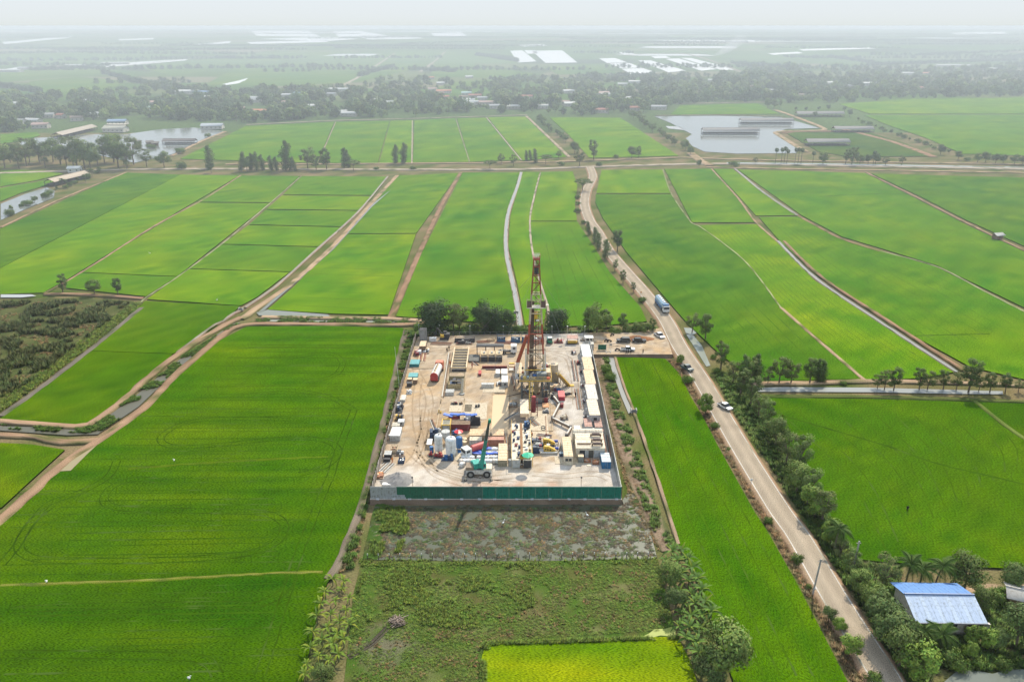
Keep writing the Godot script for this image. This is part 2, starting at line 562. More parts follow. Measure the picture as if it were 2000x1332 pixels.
func lay_fields() -> void:
	rice([0, 447, 245, 337, 350, 341, 119, 460, 0, 522], DEEP, "dark green rice field beside the long narrow pond", 0.9, 7)
	rice([352, 341, 466, 343, 300, 440, 128, 546, 82, 571, 0, 574, 0, 524, 121, 461], BRIGHT, "bright rice field between the dark field and the first brown path", 0.9, 7)
	rice([472, 343, 584, 344, 527, 395, 384, 394], RICE, "far rice field between two thin diagonal paths", 0.9, 7)
	rice([382, 396, 525, 397, 345, 539, 158, 531], BRIGHT, "long rice field between two thin diagonal paths, behind three trees", 0.9, 7)
	rice([155, 533, 343, 541, 283, 578, 130, 562, 128, 549], RICE, "short rice field right behind the three lone trees", 0.9, 6)
	rice([590, 344, 757, 345, 729, 381, 553, 380], RICE, "farthest of the short plots beside the diagonal track", 0.85, 7)
	rice([551, 382, 728, 383, 702, 410, 521, 408], BRIGHT, "second of the short plots beside the diagonal track", 0.85, 7)
	rice([519, 410, 700, 412, 668, 442, 487, 438], RICE, "third of the short plots beside the diagonal track", 0.85, 7)
	rice([485, 440, 666, 444, 622, 481, 436, 476], BRIGHT, "fourth of the short plots beside the diagonal track", 0.85, 7)
	rice([434, 478, 619, 483, 568, 530, 370, 524], RICE, "fifth of the short plots beside the diagonal track", 0.85, 6)
	rice([368, 526, 563, 532, 500, 580, 470, 596, 288, 584], BRIGHT, "nearest of the short plots beside the diagonal track", 0.85, 6)
	rice([283, 588, 466, 598, 446, 618, 416, 638, 338, 690, 178, 684], Color(0.082, 0.172, 0.003), "rice plot between the brush land and the bend of the track", 0.6, 5)
	rice([175, 686, 334, 692, 250, 770, 180, 822, 160, 831, 0, 818], Color(0.075, 0.155, 0.002), "rice plot between the brush land and the reedy canal", 0.6, 5)
	var big := rice([482, 638, 640, 637, 785, 641, 788, 655, 776, 715, 760, 780, 738, 865, 705, 985, 655, 1110, 636, 1138, 620, 1180, 585, 1345, 0, 1345, 0, 1016, 100, 925, 192, 868, 285, 800, 350, 735, 430, 665], NEAR, "big curving rice field with looping wheel tracks left of the drilling site", 0.03, 2.5)
	for k in 64:
		var y := 652.0 + 680.0 * pow(k / 64.0, 1.4) + rng.randf_range(-3, 3)
		var rise := lerpf(4.0, -14.0, clampf((y - 640.0) / 500.0, 0, 1))
		var x1 := lerpf(780.0, 590.0, clampf((y - 660.0) / 660.0, 0, 1))
		var x0 := maxf(0.0, lerpf(470.0, -40.0, clampf((y - 650.0) / 330.0, 0, 1)) + 12.0)
		var a := lerpf(x0, x1, rng.randf_range(0.0, 0.3))
		var b := lerpf(x0, x1, rng.randf_range(0.75, 0.99))
		var ya := y - rise * (a - x0) / 600.0
		var yb := y + rise * 0.5 * (b - x0) / 600.0
		furrow(big, [a, ya, (a + b) / 2, (ya + yb) / 2 + rng.randf_range(-2, 2), b, yb], rng.randf_range(0.16, 0.40), "furrow", Color(0.030, 0.074, 0.001))
	ruts(big, [567, 819, 480, 818, 394, 820, 345, 832, 314, 853, 321, 868, 357, 873, 450, 867, 525, 858, 600, 856, 640, 862, 660, 878, 650, 900, 620, 917, 563, 931])
	ruts(big, [227, 900, 210, 931, 157, 961, 94, 984, 55, 1030, 37, 1057, 42, 1080, 75, 1092, 157, 1095, 315, 1094, 455, 1085, 525, 1068, 553, 1040, 548, 1016, 507, 1001, 315, 996, 238, 993, 206, 984, 204, 966, 227, 945, 273, 935, 340, 943])
	ruts(big, [0, 1278, 150, 1278, 315, 1281, 385, 1285, 415, 1302, 432, 1336])
	ruts(big, [691, 800, 676, 840, 660, 882, 645, 930, 630, 963, 595, 1050, 570, 1117, 555, 1152, 507, 1181, 437, 1181, 350, 1182, 150, 1185, 0, 1192])
	ruts(big, [572, 1124, 546, 1197, 525, 1267, 500, 1340])
	ruts(big, [0, 1105, 30, 1068, 60, 1020, 110, 980], 1.7, 0.3)
	ruts(big, [690, 800, 640, 775, 560, 762, 480, 766], 1.8, 0.22)
	ruts(big, [560, 700, 640, 690, 668, 708, 650, 735, 590, 745], 1.8, 0.22)
	var bund := Color(0.09, 0.14, 0.006)
	obj("bund", ribbon(PP([0, 1143, 120, 1139, 240, 1135, 400, 1127, 520, 1120, 630, 1117], 0.44), 0.9, [[-1, 0.41, bund], [0, 0.50, Color(0.2, 0.2, 0.05)], [1, 0.41, bund]], 2.0, 0.5), tinted("bund", soil, null), big)
	obj("bund", ribbon(PP([250, 916, 340, 908, 500, 898, 640, 892], 0.44), 0.8, [[-1, 0.41, bund], [0, 0.49, Color(0.085, 0.15, 0.004)], [1, 0.41, bund]], 2.0, 0.5), tinted("bund", soil, null), big)
	rice([0, 866, 60, 869, 122, 879, 60, 935, 0, 990], Color(0.085, 0.165, 0.0015), "corner of a rice field at the left edge below the canal", 0.5, 4)
	var f := rice([780, 343, 896, 338, 812, 455, 672, 456], RICE, "far rice field between the diagonal track and the straight brown path", 1.2, 7)
	lines_across(f, Vector2(775, 345), Vector2(672, 455), Vector2(895, 340), Vector2(812, 455), 6, 0.5)
	f = rice([670, 458, 811, 457, 757, 614, 650, 612, 524, 604, 575, 560], BRIGHT, "near rice field between the diagonal track and the straight brown path", 1.2, 6)
	lines_across(f, Vector2(665, 460), Vector2(530, 600), Vector2(810, 458), Vector2(760, 612), 10, 0.35)
	f = rice([904, 337, 1014, 337, 989, 420, 983, 480, 990, 520, 1002, 580, 1007, 625, 985, 632, 775, 617, 822, 500], RICE, "rice field between the brown path and the white canal", 1.4, 6)
	lines_across(f, Vector2(900, 340), Vector2(776, 610), Vector2(1012, 340), Vector2(1004, 622), 14, 0.35)
	f = rice([1022, 336, 1053, 336, 1034, 430, 1040, 500, 1066, 600, 1060, 636, 1027, 634, 1013, 560, 994, 480, 998, 420], BRIGHT, "narrow rice field behind the mast, right along the white canal", 1.5, 6)
	f = rice([1058, 336, 1118, 335, 1127, 362, 1122, 400, 1126, 431, 1036, 431], BRIGHT, "far rice field left of the road bend", 1.5, 7)
	f = rice([1036, 433, 1127, 433, 1135, 446, 1158, 480, 1190, 532, 1250, 600, 1262, 627, 1180, 635, 1076, 637, 1073, 600, 1044, 500], RICE, "near rice field between the mast and the road", 1.5, 6)
	lines_across(f, Vector2(1050, 432), Vector2(1125, 432), Vector2(1090, 630), Vector2(1250, 625), 6, 0.3)
	rice([1176, 332, 1294, 331, 1311, 377, 1166, 377], BRIGHT, "small far rice field at the right of the road bend", 1.6, 7)
	f = rice([1165, 379, 1312, 379, 1351, 437, 1366, 441, 1450, 506, 1525, 600, 1688, 739, 1480, 744, 1440, 716, 1400, 684, 1345, 632, 1310, 592, 1225, 492, 1178, 425, 1164, 395], DEEP, "dark green rice field right of the road", 0.9, 6)
	for k in 8:
		var t := k / 8.0
		furrow(f, [lerpf(1190, 1330, t), lerpf(425, 420, t), lerpf(1310, 1440, t), lerpf(560, 520, t), lerpf(1440, 1640, t), lerpf(700, 715, t)], 0.3, "furrow", Color(0.042, 0.105, 0.006))
	rice([1299, 330, 1388, 330, 1440, 385, 1474, 434, 1353, 434], RICE, "rice field between two thin paths right of the road", 1.9, 7)
	f = rice([1368, 440, 1478, 438, 1516, 472, 1590, 547, 1720, 632, 1862, 726, 1800, 738, 1692, 741, 1610, 668, 1527, 600, 1452, 506], BRIGHT, "bright rice field left of the long white canal", 0.75, 6)
	for k in 9:
		var t := (k + 0.5) / 9.0
		furrow(f, [lerpf(1385, 1470, t), 445, lerpf(1530, 1600, t), lerpf(590, 560, t), lerpf(1700, 1850, t), lerpf(735, 727, t)], 0.3, "furrow", Color(0.066, 0.145, 0.006))
	rice([1395, 330, 1431, 330, 1490, 375, 1556, 420, 1478, 421, 1445, 384], BRIGHT, "small rice field at the head of the white canal", 2.2, 7)
	f = rice([1484, 424, 1562, 423, 1644, 466, 1830, 522, 2010, 612, 2010, 742, 1897, 716, 1780, 652, 1602, 541, 1524, 470], RICE, "wide rice field right of the white canal, crossed by a dark bund", 0.7, 6)
	furrow(f, [1783, 656, 1850, 654, 1935, 652], 0.7)
	for k in 9:
		var t := (k + 0.5) / 9.0
		furrow(f, [lerpf(1500, 1600, t), lerpf(430, 450, t), lerpf(1650, 1820, t), lerpf(560, 530, t), lerpf(1850, 2000, t), lerpf(690, 620, t)], 0.3, "furrow", Color(0.05, 0.115, 0.005))
	f = rice([1442, 331, 1690, 338, 1780, 383, 1890, 440, 2010, 496, 2010, 604, 1832, 518, 1646, 462, 1567, 420], RICE, "largest far rice field on the right, between the canal and the brown path", 0.7, 8)
	furrow(f, [1500, 372, 1575, 374], 1.0)
	furrow(f, [1600, 384, 1700, 379, 1830, 380], 1.0)
	for k in 12:
		var t := (k + 0.5) / 12.0
		furrow(f, [lerpf(1460, 1690, t), 342, lerpf(1620, 1860, t), lerpf(440, 420, t), lerpf(1800, 2000, t), lerpf(508, 500, t)], 0.35, "furrow", Color(0.06, 0.14, 0.007))
	rice([1704, 339, 2010, 347, 2010, 484, 1890, 430, 1796, 382], DEEP, "far rice field in the right corner beyond the brown path", 0.7, 8)
	f = rice([1482, 778, 1700, 780, 1903, 786, 1960, 828, 2010, 862, 2010, 1110, 1830, 1102, 1720, 1095, 1672, 1090, 1630, 1020, 1578, 935, 1530, 852, 1492, 796], Color(0.064, 0.146, 0.0015), "large rice field below the row of canal trees on the right", 0.75, 4)
	furrow(f, [1490, 800, 1600, 832, 1730, 870, 1830, 905, 2000, 945], 0.7)
	for k in 12:
		var t := (k + 0.5) / 12.0
		furrow(f, [lerpf(1500, 1960, t), lerpf(800, 820, t), lerpf(1640, 2000, t), lerpf(930, 870, t), lerpf(1720, 2000, t), lerpf(1080, 900, t)], 0.3, "furrow", Color(0.038, 0.085, 0.0012))
	rice([1911, 786, 2010, 789, 2010, 856, 1965, 826], Color(0.056, 0.125, 0.002), "corner of a rice field past the grassy bund on the right", 0.75, 4)
	f = rice([1205, 698, 1250, 699, 1298, 701, 1326, 730, 1346, 772, 1370, 812, 1400, 870, 1472, 1000, 1500, 1043, 1554, 1139, 1596, 1220, 1660, 1345, 1442, 1345, 1400, 1230, 1362, 1130, 1328, 1062, 1282, 930, 1246, 826, 1240, 803], Color(0.070, 0.160, 0.001), "long rice strip between the site and the concrete road", 1.25, 3)
	for k in 5:
		var t := (k + 0.4) / 5.0
		furrow(f, [lerpf(1210, 1300, t), 702, lerpf(1262, 1400, t), lerpf(850, 880, t), lerpf(1370, 1520, t), 1090, lerpf(1480, 1640, t), 1320], 0.3, "furrow", Color(0.04, 0.092, 0.001))
	rice([952, 1257, 1000, 1253, 1080, 1250, 1180, 1249, 1322, 1246, 1345, 1290, 1362, 1345, 946, 1345, 944, 1285], Color(0.185, 0.258, 0.003), "yellow green field of young rice at the bottom of the photo", 0.1, 2)
	# beyond the two canal roads
	var beyond := "hazy rice fields between the far road and the village"
	rice([352, 310, 480, 246, 652, 238, 618, 318], RICE, "far field behind the poplars, left of a thin path", 1.0, 12, beyond)
	rice([656, 238, 760, 236, 737, 318, 622, 318], RICE, "far field behind two poplars", 1.4, 12, beyond)
	rice([763, 236, 806, 235, 803, 317, 741, 318], BRIGHT, "narrow far field left of a straight pale path", 1.5, 12, beyond)
	rice([810, 235, 888, 231, 915, 316, 807, 317], RICE, "far field right of a straight pale path", 1.6, 12, beyond)
	rice([893, 231, 948, 230, 1015, 312, 919, 316], RICE, "far field with dark patches before the village", 1.7, 12, beyond)
	rice([953, 229, 1026, 228, 1106, 306, 1022, 313], BRIGHT, "far field left of the diagonal white lane", 1.8, 12, beyond)
	rice([1074, 229, 1212, 230, 1325, 304, 1152, 308, 1110, 262], BRIGHT, "far field between two diagonal hedges", 2.0, 12, beyond)
	rice([1310, 224, 1330, 206, 1480, 202, 1522, 222], RICE, "small far field above the duck pond", 0.2, 12, beyond)
	rice([1534, 258, 1700, 259, 1770, 280, 1822, 305, 1660, 306, 1600, 296], Color(0.07, 0.13, 0.02), "grassy yard around the nearest long shed", 0.2, 10, beyond)
	rice([1640, 203, 1770, 194, 2010, 190, 2010, 222, 1700, 222], BRIGHT, "far field on the right under the dark woods", 0.1, 12, beyond)
	rice([1690, 225, 2010, 224, 2010, 304, 1880, 300, 1812, 270, 1740, 246], RICE, "far field on the right behind the shrub line", 0.5, 12, beyond)
	rice([0, 332, 80, 333, 122, 339, 70, 352, 0, 364], BRIGHT, "small bright field at the left edge behind the long shed", 0.9, 8, beyond)
	rice([0, 367, 72, 355, 110, 345, 96, 360, 40, 376, 0, 393], RICE, "small strip of rice between the left pond and the long shed", 0.9, 8, beyond)
	rice([0, 262, 70, 258, 78, 264, 40, 276, 0, 280], RICE, "small field left of the pond with sheds", 0.2, 12, beyond)

func path(called: String, list: Array, width: float, base: Color, label: String, h := 0.5, wobble := 0.4) -> void:
	var side := base.lerp(Color(0.06, 0.1, 0.02), 0.55)
	struct(called, ribbon(PP(list, h), width, [[-1.3, 0.2, side], [-1, h, base], [-0.3, h - 0.04, base * 1.05], [0.3, h - 0.04, base * 1.05], [1, h, base], [1.3, 0.2, side]], 4.0, wobble), tinted("earth", soil, soil_bump, 0.95, 0.7), label)

func canal(list: Array, width: float, label: String, lip := PALE) -> void:
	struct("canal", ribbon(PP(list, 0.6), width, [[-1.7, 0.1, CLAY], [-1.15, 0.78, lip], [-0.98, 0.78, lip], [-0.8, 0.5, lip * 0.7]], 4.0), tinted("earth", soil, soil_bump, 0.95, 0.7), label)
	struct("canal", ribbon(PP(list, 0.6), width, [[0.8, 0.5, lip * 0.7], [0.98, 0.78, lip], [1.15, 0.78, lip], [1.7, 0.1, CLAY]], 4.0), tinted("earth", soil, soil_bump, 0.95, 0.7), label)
	var c := Color(0.25, 0.25, 0.225)
	if not mats.has("canal water"):
		var m := StandardMaterial3D.new()
		m.albedo_color = c.linear_to_srgb()
		m.roughness = 0.2
		m.metallic_specular = 0.35
		mats["canal water"] = m
	struct("water", ribbon(PP(list, 0.6), width, [[-0.9, 0.6, c], [0.9, 0.6, c]], 4.0), mats["canal water"], "water in the " + label)

func lay_paths() -> void:
	# the concrete road past the site
	var road := [1765, 1400, 1735, 1332, 1674, 1236, 1627, 1160, 1560, 1046, 1526, 1000, 1457, 890, 1411, 812, 1370, 741, 1327, 675, 1299, 622, 1255, 566, 1192, 493, 1166, 450, 1152, 430, 1142, 399, 1146, 371, 1158, 345, 1152, 325]
	var slab := Color(0.40, 0.335, 0.25)
	struct("road", ribbon(PP(road, 0.72), 5.4, [[-1.35, 0.1, CLAY], [-1.0, 0.7, SAND], [-0.96, 0.72, slab * 1.05], [-0.72, 0.73, slab * 0.9], [-0.45, 0.74, slab * 0.86], [-0.2, 0.75, slab], [0, 0.76, slab * 1.1], [0.2, 0.75, slab], [0.45, 0.74, slab * 0.88], [0.72, 0.73, slab * 0.92], [0.96, 0.72, slab * 1.05], [1.0, 0.7, SAND], [1.35, 0.1, CLAY]], 3.0, 0.0, "concrete"), tinted("concrete", soil, null, 0.85), "pale concrete road running past the drilling site")
	for s in [-1, 1]:
		var w := Color(0.62, 0.6, 0.55)
		var edge := smooth_line(PP(road, 0.72), 3.0)
		var pts := PackedVector2Array()
		for k in edge.size():
			var d := (edge[mini(k + 1, edge.size() - 1)] - edge[maxi(k - 1, 0)]).normalized()
			pts.append(edge[k] + Vector2(-d.y, d.x) * 2.42 * s)
		struct("road_line", ribbon(pts, 0.16, [[-1, 0.737, w], [1, 0.737, w]], 3.0), tinted("line paint", soil), "white line along the edge of the road")
	# the two far roads with the canal between
	path("road", [-60, 339, 250, 330, 460, 329, 700, 330, 1000, 330, 1150, 325, 1390, 319, 1600, 322, 2050, 330], 5.0, PALE, "pale far road across the whole view", 0.7, 0.3)
	path("path", [440, 320, 700, 319, 960, 317, 1120, 314, 1330, 307, 1390, 309, 1600, 314, 2050, 321], 2.6, SAND, "second track behind the far road", 0.7, 0.4)
	path("path", [1380, 326, 1600, 330, 1800, 333, 2050, 338], 2.6, SAND, "sandy track in front of the far road on the right", 0.6, 0.3)
	path("path", [1388, 322, 1368, 312, 1350, 298], 6.0, SAND, "short sandy ramp from the far road to the duck pond", 0.75, 0.3)
	pond("water", [1420, 317, 1600, 319, 2010, 326, 2010, 328, 1600, 321, 1420, 319], Color(0.25, 0.27, 0.24), 0.78, 0.1, "canal between the far road and the track")
	# dykes and tracks of the fields
	path("path", [775, 342, 722, 400, 645, 485, 560, 560, 500, 600, 470, 622], 2.3, SAND, "sandy diagonal farm track between the fields", 0.62, 0.6)
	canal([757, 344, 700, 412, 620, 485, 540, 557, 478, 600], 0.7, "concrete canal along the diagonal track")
	pond("water", [764, 370, 726, 404, 652, 486, 584, 546, 516, 606, 502, 611, 578, 545, 648, 481, 722, 402], Color(0.13, 0.14, 0.10), 0.55, 0.15, "reedy ditch beside the diagonal track")
	path("path", [470, 618, 440, 632, 345, 690, 240, 778, 185, 820, 160, 832, 60, 826, -20, 820], 1.9, CLAY.lerp(SAND, 0.4), "earth dyke on the far side of the reedy canal", 0.7, 0.7)
	canal([474, 604, 450, 614, 440, 624, 415, 636, 345, 688], 0.6, "small concrete canal at the bend of the dyke")
	path("path", [830, 630, 780, 633, 640, 632, 520, 631, 470, 634, 440, 648, 345, 728, 280, 795, 190, 860, 120, 905, 60, 960, -20, 1030], 2.1, CLAY.lerp(SAND, 0.25), "brown farm track around the big rice field", 0.7, 0.7)
	path("path", [190, 858, 120, 862, 60, 850, -20, 848], 1.8, CLAY.lerp(SAND, 0.2), "brown dyke turning off to the left edge", 0.65, 0.6)
	pond("water", [455, 632, 470, 629, 430, 655, 345, 722, 270, 794, 190, 848, 130, 850, -10, 840, -10, 832, 60, 834, 160, 840, 200, 820, 260, 776, 350, 702], Color(0.085, 0.08, 0.05), 0.35, 0.3, "reedy grey canal between the two dykes")
	path("path", [510, 618, 650, 620, 760, 621, 830, 626], 2.2, SAND, "pale track at the head of the two middle fields", 0.7, 0.4)
	pond("water", [520, 624, 640, 626, 780, 627, 780, 630, 640, 629, 520, 628], Color(0.2, 0.21, 0.15), 0.45, 0.2, "ditch between the two tracks behind the big field")
	path("path", [899, 337, 862, 400, 820, 490, 790, 558, 762, 620], 2.1, CLAY, "straight brown path between two rice fields", 0.6, 0.4)
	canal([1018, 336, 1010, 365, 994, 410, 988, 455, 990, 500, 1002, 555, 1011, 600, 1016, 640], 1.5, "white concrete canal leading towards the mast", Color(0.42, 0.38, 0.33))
	path("path", [1055, 337, 1044, 380, 1035, 430, 1042, 500, 1070, 600, 1074, 636], 0.9, PALE, "thin grey bund behind the mast", 0.55, 0.3)
	path("path", [469, 342, 400, 387, 300, 441, 200, 505, 130, 548, 84, 572], 0.9, CLAY.lerp(SAND, 0.3), "thin brown path between the left fields", 0.55, 0.3)
	path("path", [587, 344, 527, 396, 435, 474, 345, 541, 284, 580, 272, 592], 0.6, PALE.lerp(BRIGHT, 0.35), "thin pale bund between the left fields", 0.52, 0.3)
	path("path", [275, 600, 200, 662, 100, 740, 0, 812], 1.6, Color(0.17, 0.15, 0.12), "grey path along the brush land", 0.55, 0.4)
	path("path", [85, 573, 140, 573, 215, 577, 278, 582], 1.6, CLAY, "earth bank in front of the three lone trees", 0.8, 0.6)
	path("path", [0, 443, 120, 387, 246, 336], 1.2, CLAY.lerp(SAND, 0.5), "pale path beside the long narrow pond", 0.6, 0.4)
	path("path", [1295, 331, 1312, 378, 1352, 436, 1366, 441, 1452, 506, 1526, 600], 0.6, PALE.lerp(BRIGHT, 0.4), "thin pale bund in the field right of the road", 0.55, 0.3)
	path("path", [1526, 600, 1600, 665, 1690, 742], 1.1, SAND, "thin sandy path running to the canal trees", 0.6, 0.3)
	path("path", [1390, 329, 1440, 384, 1476, 432, 1518, 470], 1.0, SAND.lerp(CLAY, 0.4), "curving sandy path between the right fields", 0.6, 0.4)
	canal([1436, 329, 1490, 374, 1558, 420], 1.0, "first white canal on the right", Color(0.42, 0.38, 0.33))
	path("path", [1560, 421, 1640, 464, 1720, 490], 1.2, CLAY, "brown bund continuing from the white canal", 0.6, 0.4)
	path("path", [1720, 490, 1830, 520, 1920, 566, 2010, 612], 0.8, PALE.lerp(BRIGHT, 0.4), "thin bund through the right fields", 0.55, 0.3)
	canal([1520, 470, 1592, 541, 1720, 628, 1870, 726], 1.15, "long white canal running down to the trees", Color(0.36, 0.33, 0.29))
	path("path", [1532, 470, 1606, 540, 1734, 624, 1884, 722], 1.2, CLAY, "brown bank along the long white canal", 0.8, 0.5)
	path("path", [1692, 336, 1790, 384, 1900, 440, 2010, 492], 1.1, CLAY.lerp(SAND, 0.4), "brown path to the right edge", 0.6, 0.4)
	path("path", [1470, 748, 1600, 746, 1700, 743, 1870, 746, 2010, 752], 2.0, SAND, "sandy track behind the canal trees", 0.6, 0.4)
	path("path", [1470, 773, 1700, 774, 1905, 780, 2010, 784], 1.6, Color(0.11, 0.13, 0.04), "grassy bank in front of the canal trees", 0.6, 0.5)
	path("path", [1905, 782, 1962, 828, 2010, 860], 1.2, Color(0.13, 0.17, 0.04), "grassy bund in the right corner", 0.6, 0.4)
	path("path", [805, 235, 804, 318], 0.9, PALE, "straight pale path in the far fields", 0.6, 0.3)
	path("path", [950, 229, 1018, 312], 1.1, PALE, "pale curved path in the far fields", 0.6, 0.3)
	path("path", [890, 231, 917, 316], 0.8, PALE.lerp(RICE, 0.4), "faint path in the far fields", 0.6, 0.3)
	path("path", [655, 238, 620, 318], 0.8, PALE.lerp(CLAY, 0.4), "faint brown path in the far fields", 0.6, 0.3)
	path("path", [1028, 226, 1112, 306], 2.6, SAND.lerp(PALE, 0.5), "white lane from the village to the far road", 0.6, 0.3)
	path("path", [480, 243, 652, 235, 806, 231, 1030, 224], 2.6, PALE, "pale lane along the village edge", 0.5, 0.4)
	path("path", [334, 304, 390, 276, 440, 256], 2.4, SAND, "pale dyke along the right side of the left pond", 0.8, 0.4)
	path("path", [1280, 225, 1400, 224, 1530, 227], 2.0, PALE.lerp(CLAY, 0.5), "dyke behind the duck pond", 0.8, 0.4)
	path("path", [1515, 214, 1550, 226, 1612, 252, 1535, 255, 1516, 259, 1575, 296], 4.5, SAND, "sandy lane around the sheds of the duck farm", 0.7, 0.4)
	path("path", [1320, 202, 1480, 199, 1520, 203], 4.0, PALE, "pale lane above the duck pond", 0.6, 0.3)
	path("path", [1640, 250, 1740, 275, 1826, 306], 6.0, CLAY, "bare earth bank right of the duck farm", 0.6, 0.8)
	path("path", [1530, 260, 1560, 256, 1640, 256], 8.0, CLAY * 0.7, "dark bare earth beside the duck farm lane", 0.5, 0.8)

# the patchwork of fields, ponds and dykes beyond the village
func lay_plain() -> void:
	var st := SurfaceTool.new()
	var wet := SurfaceTool.new()
	st.begin(Mesh.PRIMITIVE_TRIANGLES)
	wet.begin(Mesh.PRIMITIVE_TRIANGLES)
	var greens := [Color(0.085, 0.165, 0.03), Color(0.105, 0.19, 0.04), Color(0.07, 0.14, 0.03), Color(0.15, 0.19, 0.07), Color(0.20, 0.19, 0.11), Color(0.06, 0.10, 0.035), Color(0.09, 0.17, 0.03)]
	var d := 1180.0
	while d < 15000.0:
		var deep := d * rng.randf_range(0.06, 0.13)
		var x := -d * 0.95
		while x < d * 0.95:
			var w := d * rng.randf_range(0.08, 0.3)
			var gap := 2.0 + d * 0.001
			var sl := rng.randf_range(-0.3, 0.3) * deep
			var wetland := rng.randf() < (0.13 if d > 1900.0 else 0.0)
			var y := 0.25 + d * 0.00002
			var q := [Vector3(x + sl, y, -d), Vector3(x + w - gap + sl, y, -d), Vector3(x + w - gap - sl, y, -d - deep + gap), Vector3(x - sl, y, -d - deep + gap)]
			var t := wet if wetland and w < d * 0.18 else st
			var c := enc(greens[rng.randi() % greens.size()] * rng.randf_range(0.85, 1.15))
			for i in [0, 2, 1, 0, 3, 2]:
				t.set_color(c)
				t.set_normal(Vector3.UP)
				t.set_uv(Vector2(q[i].x, q[i].z) / 70.0)
				t.add_vertex(q[i])
			x += w
		d += deep
	struct("field", st.commit(), tinted("far land", soil, null, 0.95), "patchwork of hazy fields beyond the village")
	var m := mat(0.55, 0.56, 0.54, 0.25)
	struct("water", wet.commit(), m, "pale flooded fields far off on the plain")
	var pools := [[996, 99, 1020, 98, 1048, 120, 1012, 122], [1024, 98, 1046, 98, 1052, 104, 1030, 105], [1038, 99, 1098, 98, 1128, 122, 1066, 123], [1170, 114, 1202, 113, 1226, 122, 1186, 123], [1190, 124, 1230, 123, 1254, 132, 1212, 133],
		[1214, 134, 1256, 133, 1284, 142, 1232, 145], [1246, 118, 1272, 118, 1340, 138, 1306, 141], [1300, 115, 1326, 114, 1400, 135, 1370, 138], [1272, 110, 1300, 109, 1310, 113, 1280, 114], [1330, 113, 1350, 113, 1440, 136, 1410, 137], [1206, 101, 1236, 104, 1246, 108, 1220, 107],
		[434, 164, 462, 158, 484, 152, 478, 157, 464, 163, 442, 166], [196, 128, 262, 121, 366, 115, 362, 118, 258, 127, 200, 132], [490, 60, 600, 60, 626, 72, 500, 70], [500, 76, 640, 72, 700, 76, 640, 80], [380, 86, 450, 80, 448, 84, 390, 89], [2, 82, 140, 70, 134, 74, 8, 86], [230, 76, 300, 74, 298, 77, 232, 79], [840, 64, 900, 62, 912, 70, 850, 72], [650, 62, 700, 60, 760, 70, 660, 72], [700, 72, 800, 70, 830, 75, 720, 77], [1010, 88, 1060, 86, 1070, 90, 1020, 91], [480, 82, 640, 78, 640, 82, 490, 86], [0, 136, 40, 130, 60, 134, 10, 140], [90, 132, 140, 128, 150, 132, 100, 136], [1560, 96, 1700, 92, 1710, 95, 1570, 99], [1500, 104, 1560, 101, 1570, 104, 1510, 107], [1860, 44 + 20, 1960, 62, 1970, 66, 1870, 68]]
	for p in pools: pond("water", p, Color(0.62, 0.62, 0.60), 0.75, 0.3, "white shallow pool far off on the plain")
	path("path", [1170, 110, 1330, 104, 1450, 140], 9.0, PALE * 0.8, "dyke around the white pools", 1.0, 0.5)
	for a in [[820, 140, 850, 118, 870, 100], [200, 132, 450, 108, 700, 98, 900, 92], [655, 172, 700, 150, 770, 104], [1410, 122, 1560, 138, 1650, 140]]:
		path("path", a, 7.0, PALE, "pale dyke across the far plain", 0.9, 0.5)
	# fields that lie between the village and the white pools, and left of the village
	for a in [[400, 165, 460, 132, 660, 118, 780, 100, 900, 100, 830, 130, 700, 160, 560, 168], [0, 190, 60, 158, 150, 150, 250, 158, 210, 175, 100, 188], [0, 140, 200, 134, 270, 140, 160, 146, 0, 152], [0, 105, 330, 95, 420, 100, 200, 124, 0, 130], [260, 130, 380, 118, 520, 100, 700, 100, 600, 112, 450, 130, 340, 148], [840, 150, 850, 124, 920, 124, 1060, 146, 1000, 152], [1060, 130, 1160, 128, 1210, 143, 1090, 146], [850, 172, 900, 158, 1010, 154, 1040, 160, 900, 172], [1440, 142, 1500, 130, 1500, 140, 1480, 146], [1580, 120, 1700, 118, 1760, 128, 1640, 132]]:
		var o := obj("rice_field", sheet(PP(a, 0.6), 0.6, 60.0, "rice", Color(0.10, 0.185, 0.03), 0.1), tinted("far land", soil, null, 0.95))
		tag(o, "wide hazy field beyond the village woods", "rice field", "hazy fields beyond the village", "stuff")

# ---------------------------------------------------------------- trees and plants

var kinds := {}
var leafy := {}

func leaf_mat(called: String, tint := Color(1, 1, 1)) -> StandardMaterial3D:
	if not mats.has(called):
		var m := StandardMaterial3D.new()
		m.vertex_color_use_as_albedo = true
		m.vertex_color_is_srgb = true
		m.albedo_color = tint
		m.roughness = 0.7
		m.metallic_specular = 0.3
		m.backlight_enabled = true
		m.backlight = Color(0.42, 0.5, 0.16)
		mats[called] = m
	return mats[called]

func leaf(st: SurfaceTool, p: Vector3, n: Vector3, out: Vector3, size: float, c: Color, r: RandomNumberGenerator) -> void:
	var u := n.cross(Vector3(r.randf_range(-1, 1), r.randf_range(-1, 1), r.randf_range(-1, 1))).normalized()
	var v := n.cross(u)
	var a := p + u * size * 0.5
	var b := p + v * size * 0.28
	var d := p - v * size * 0.28
	var e := p - u * size * 0.5 - n * size * 0.1
	st.set_color(c)
	st.set_normal((n + out * 0.45).normalized())
	for q in [a, d, b, d, e, b]: st.add_vertex(q)

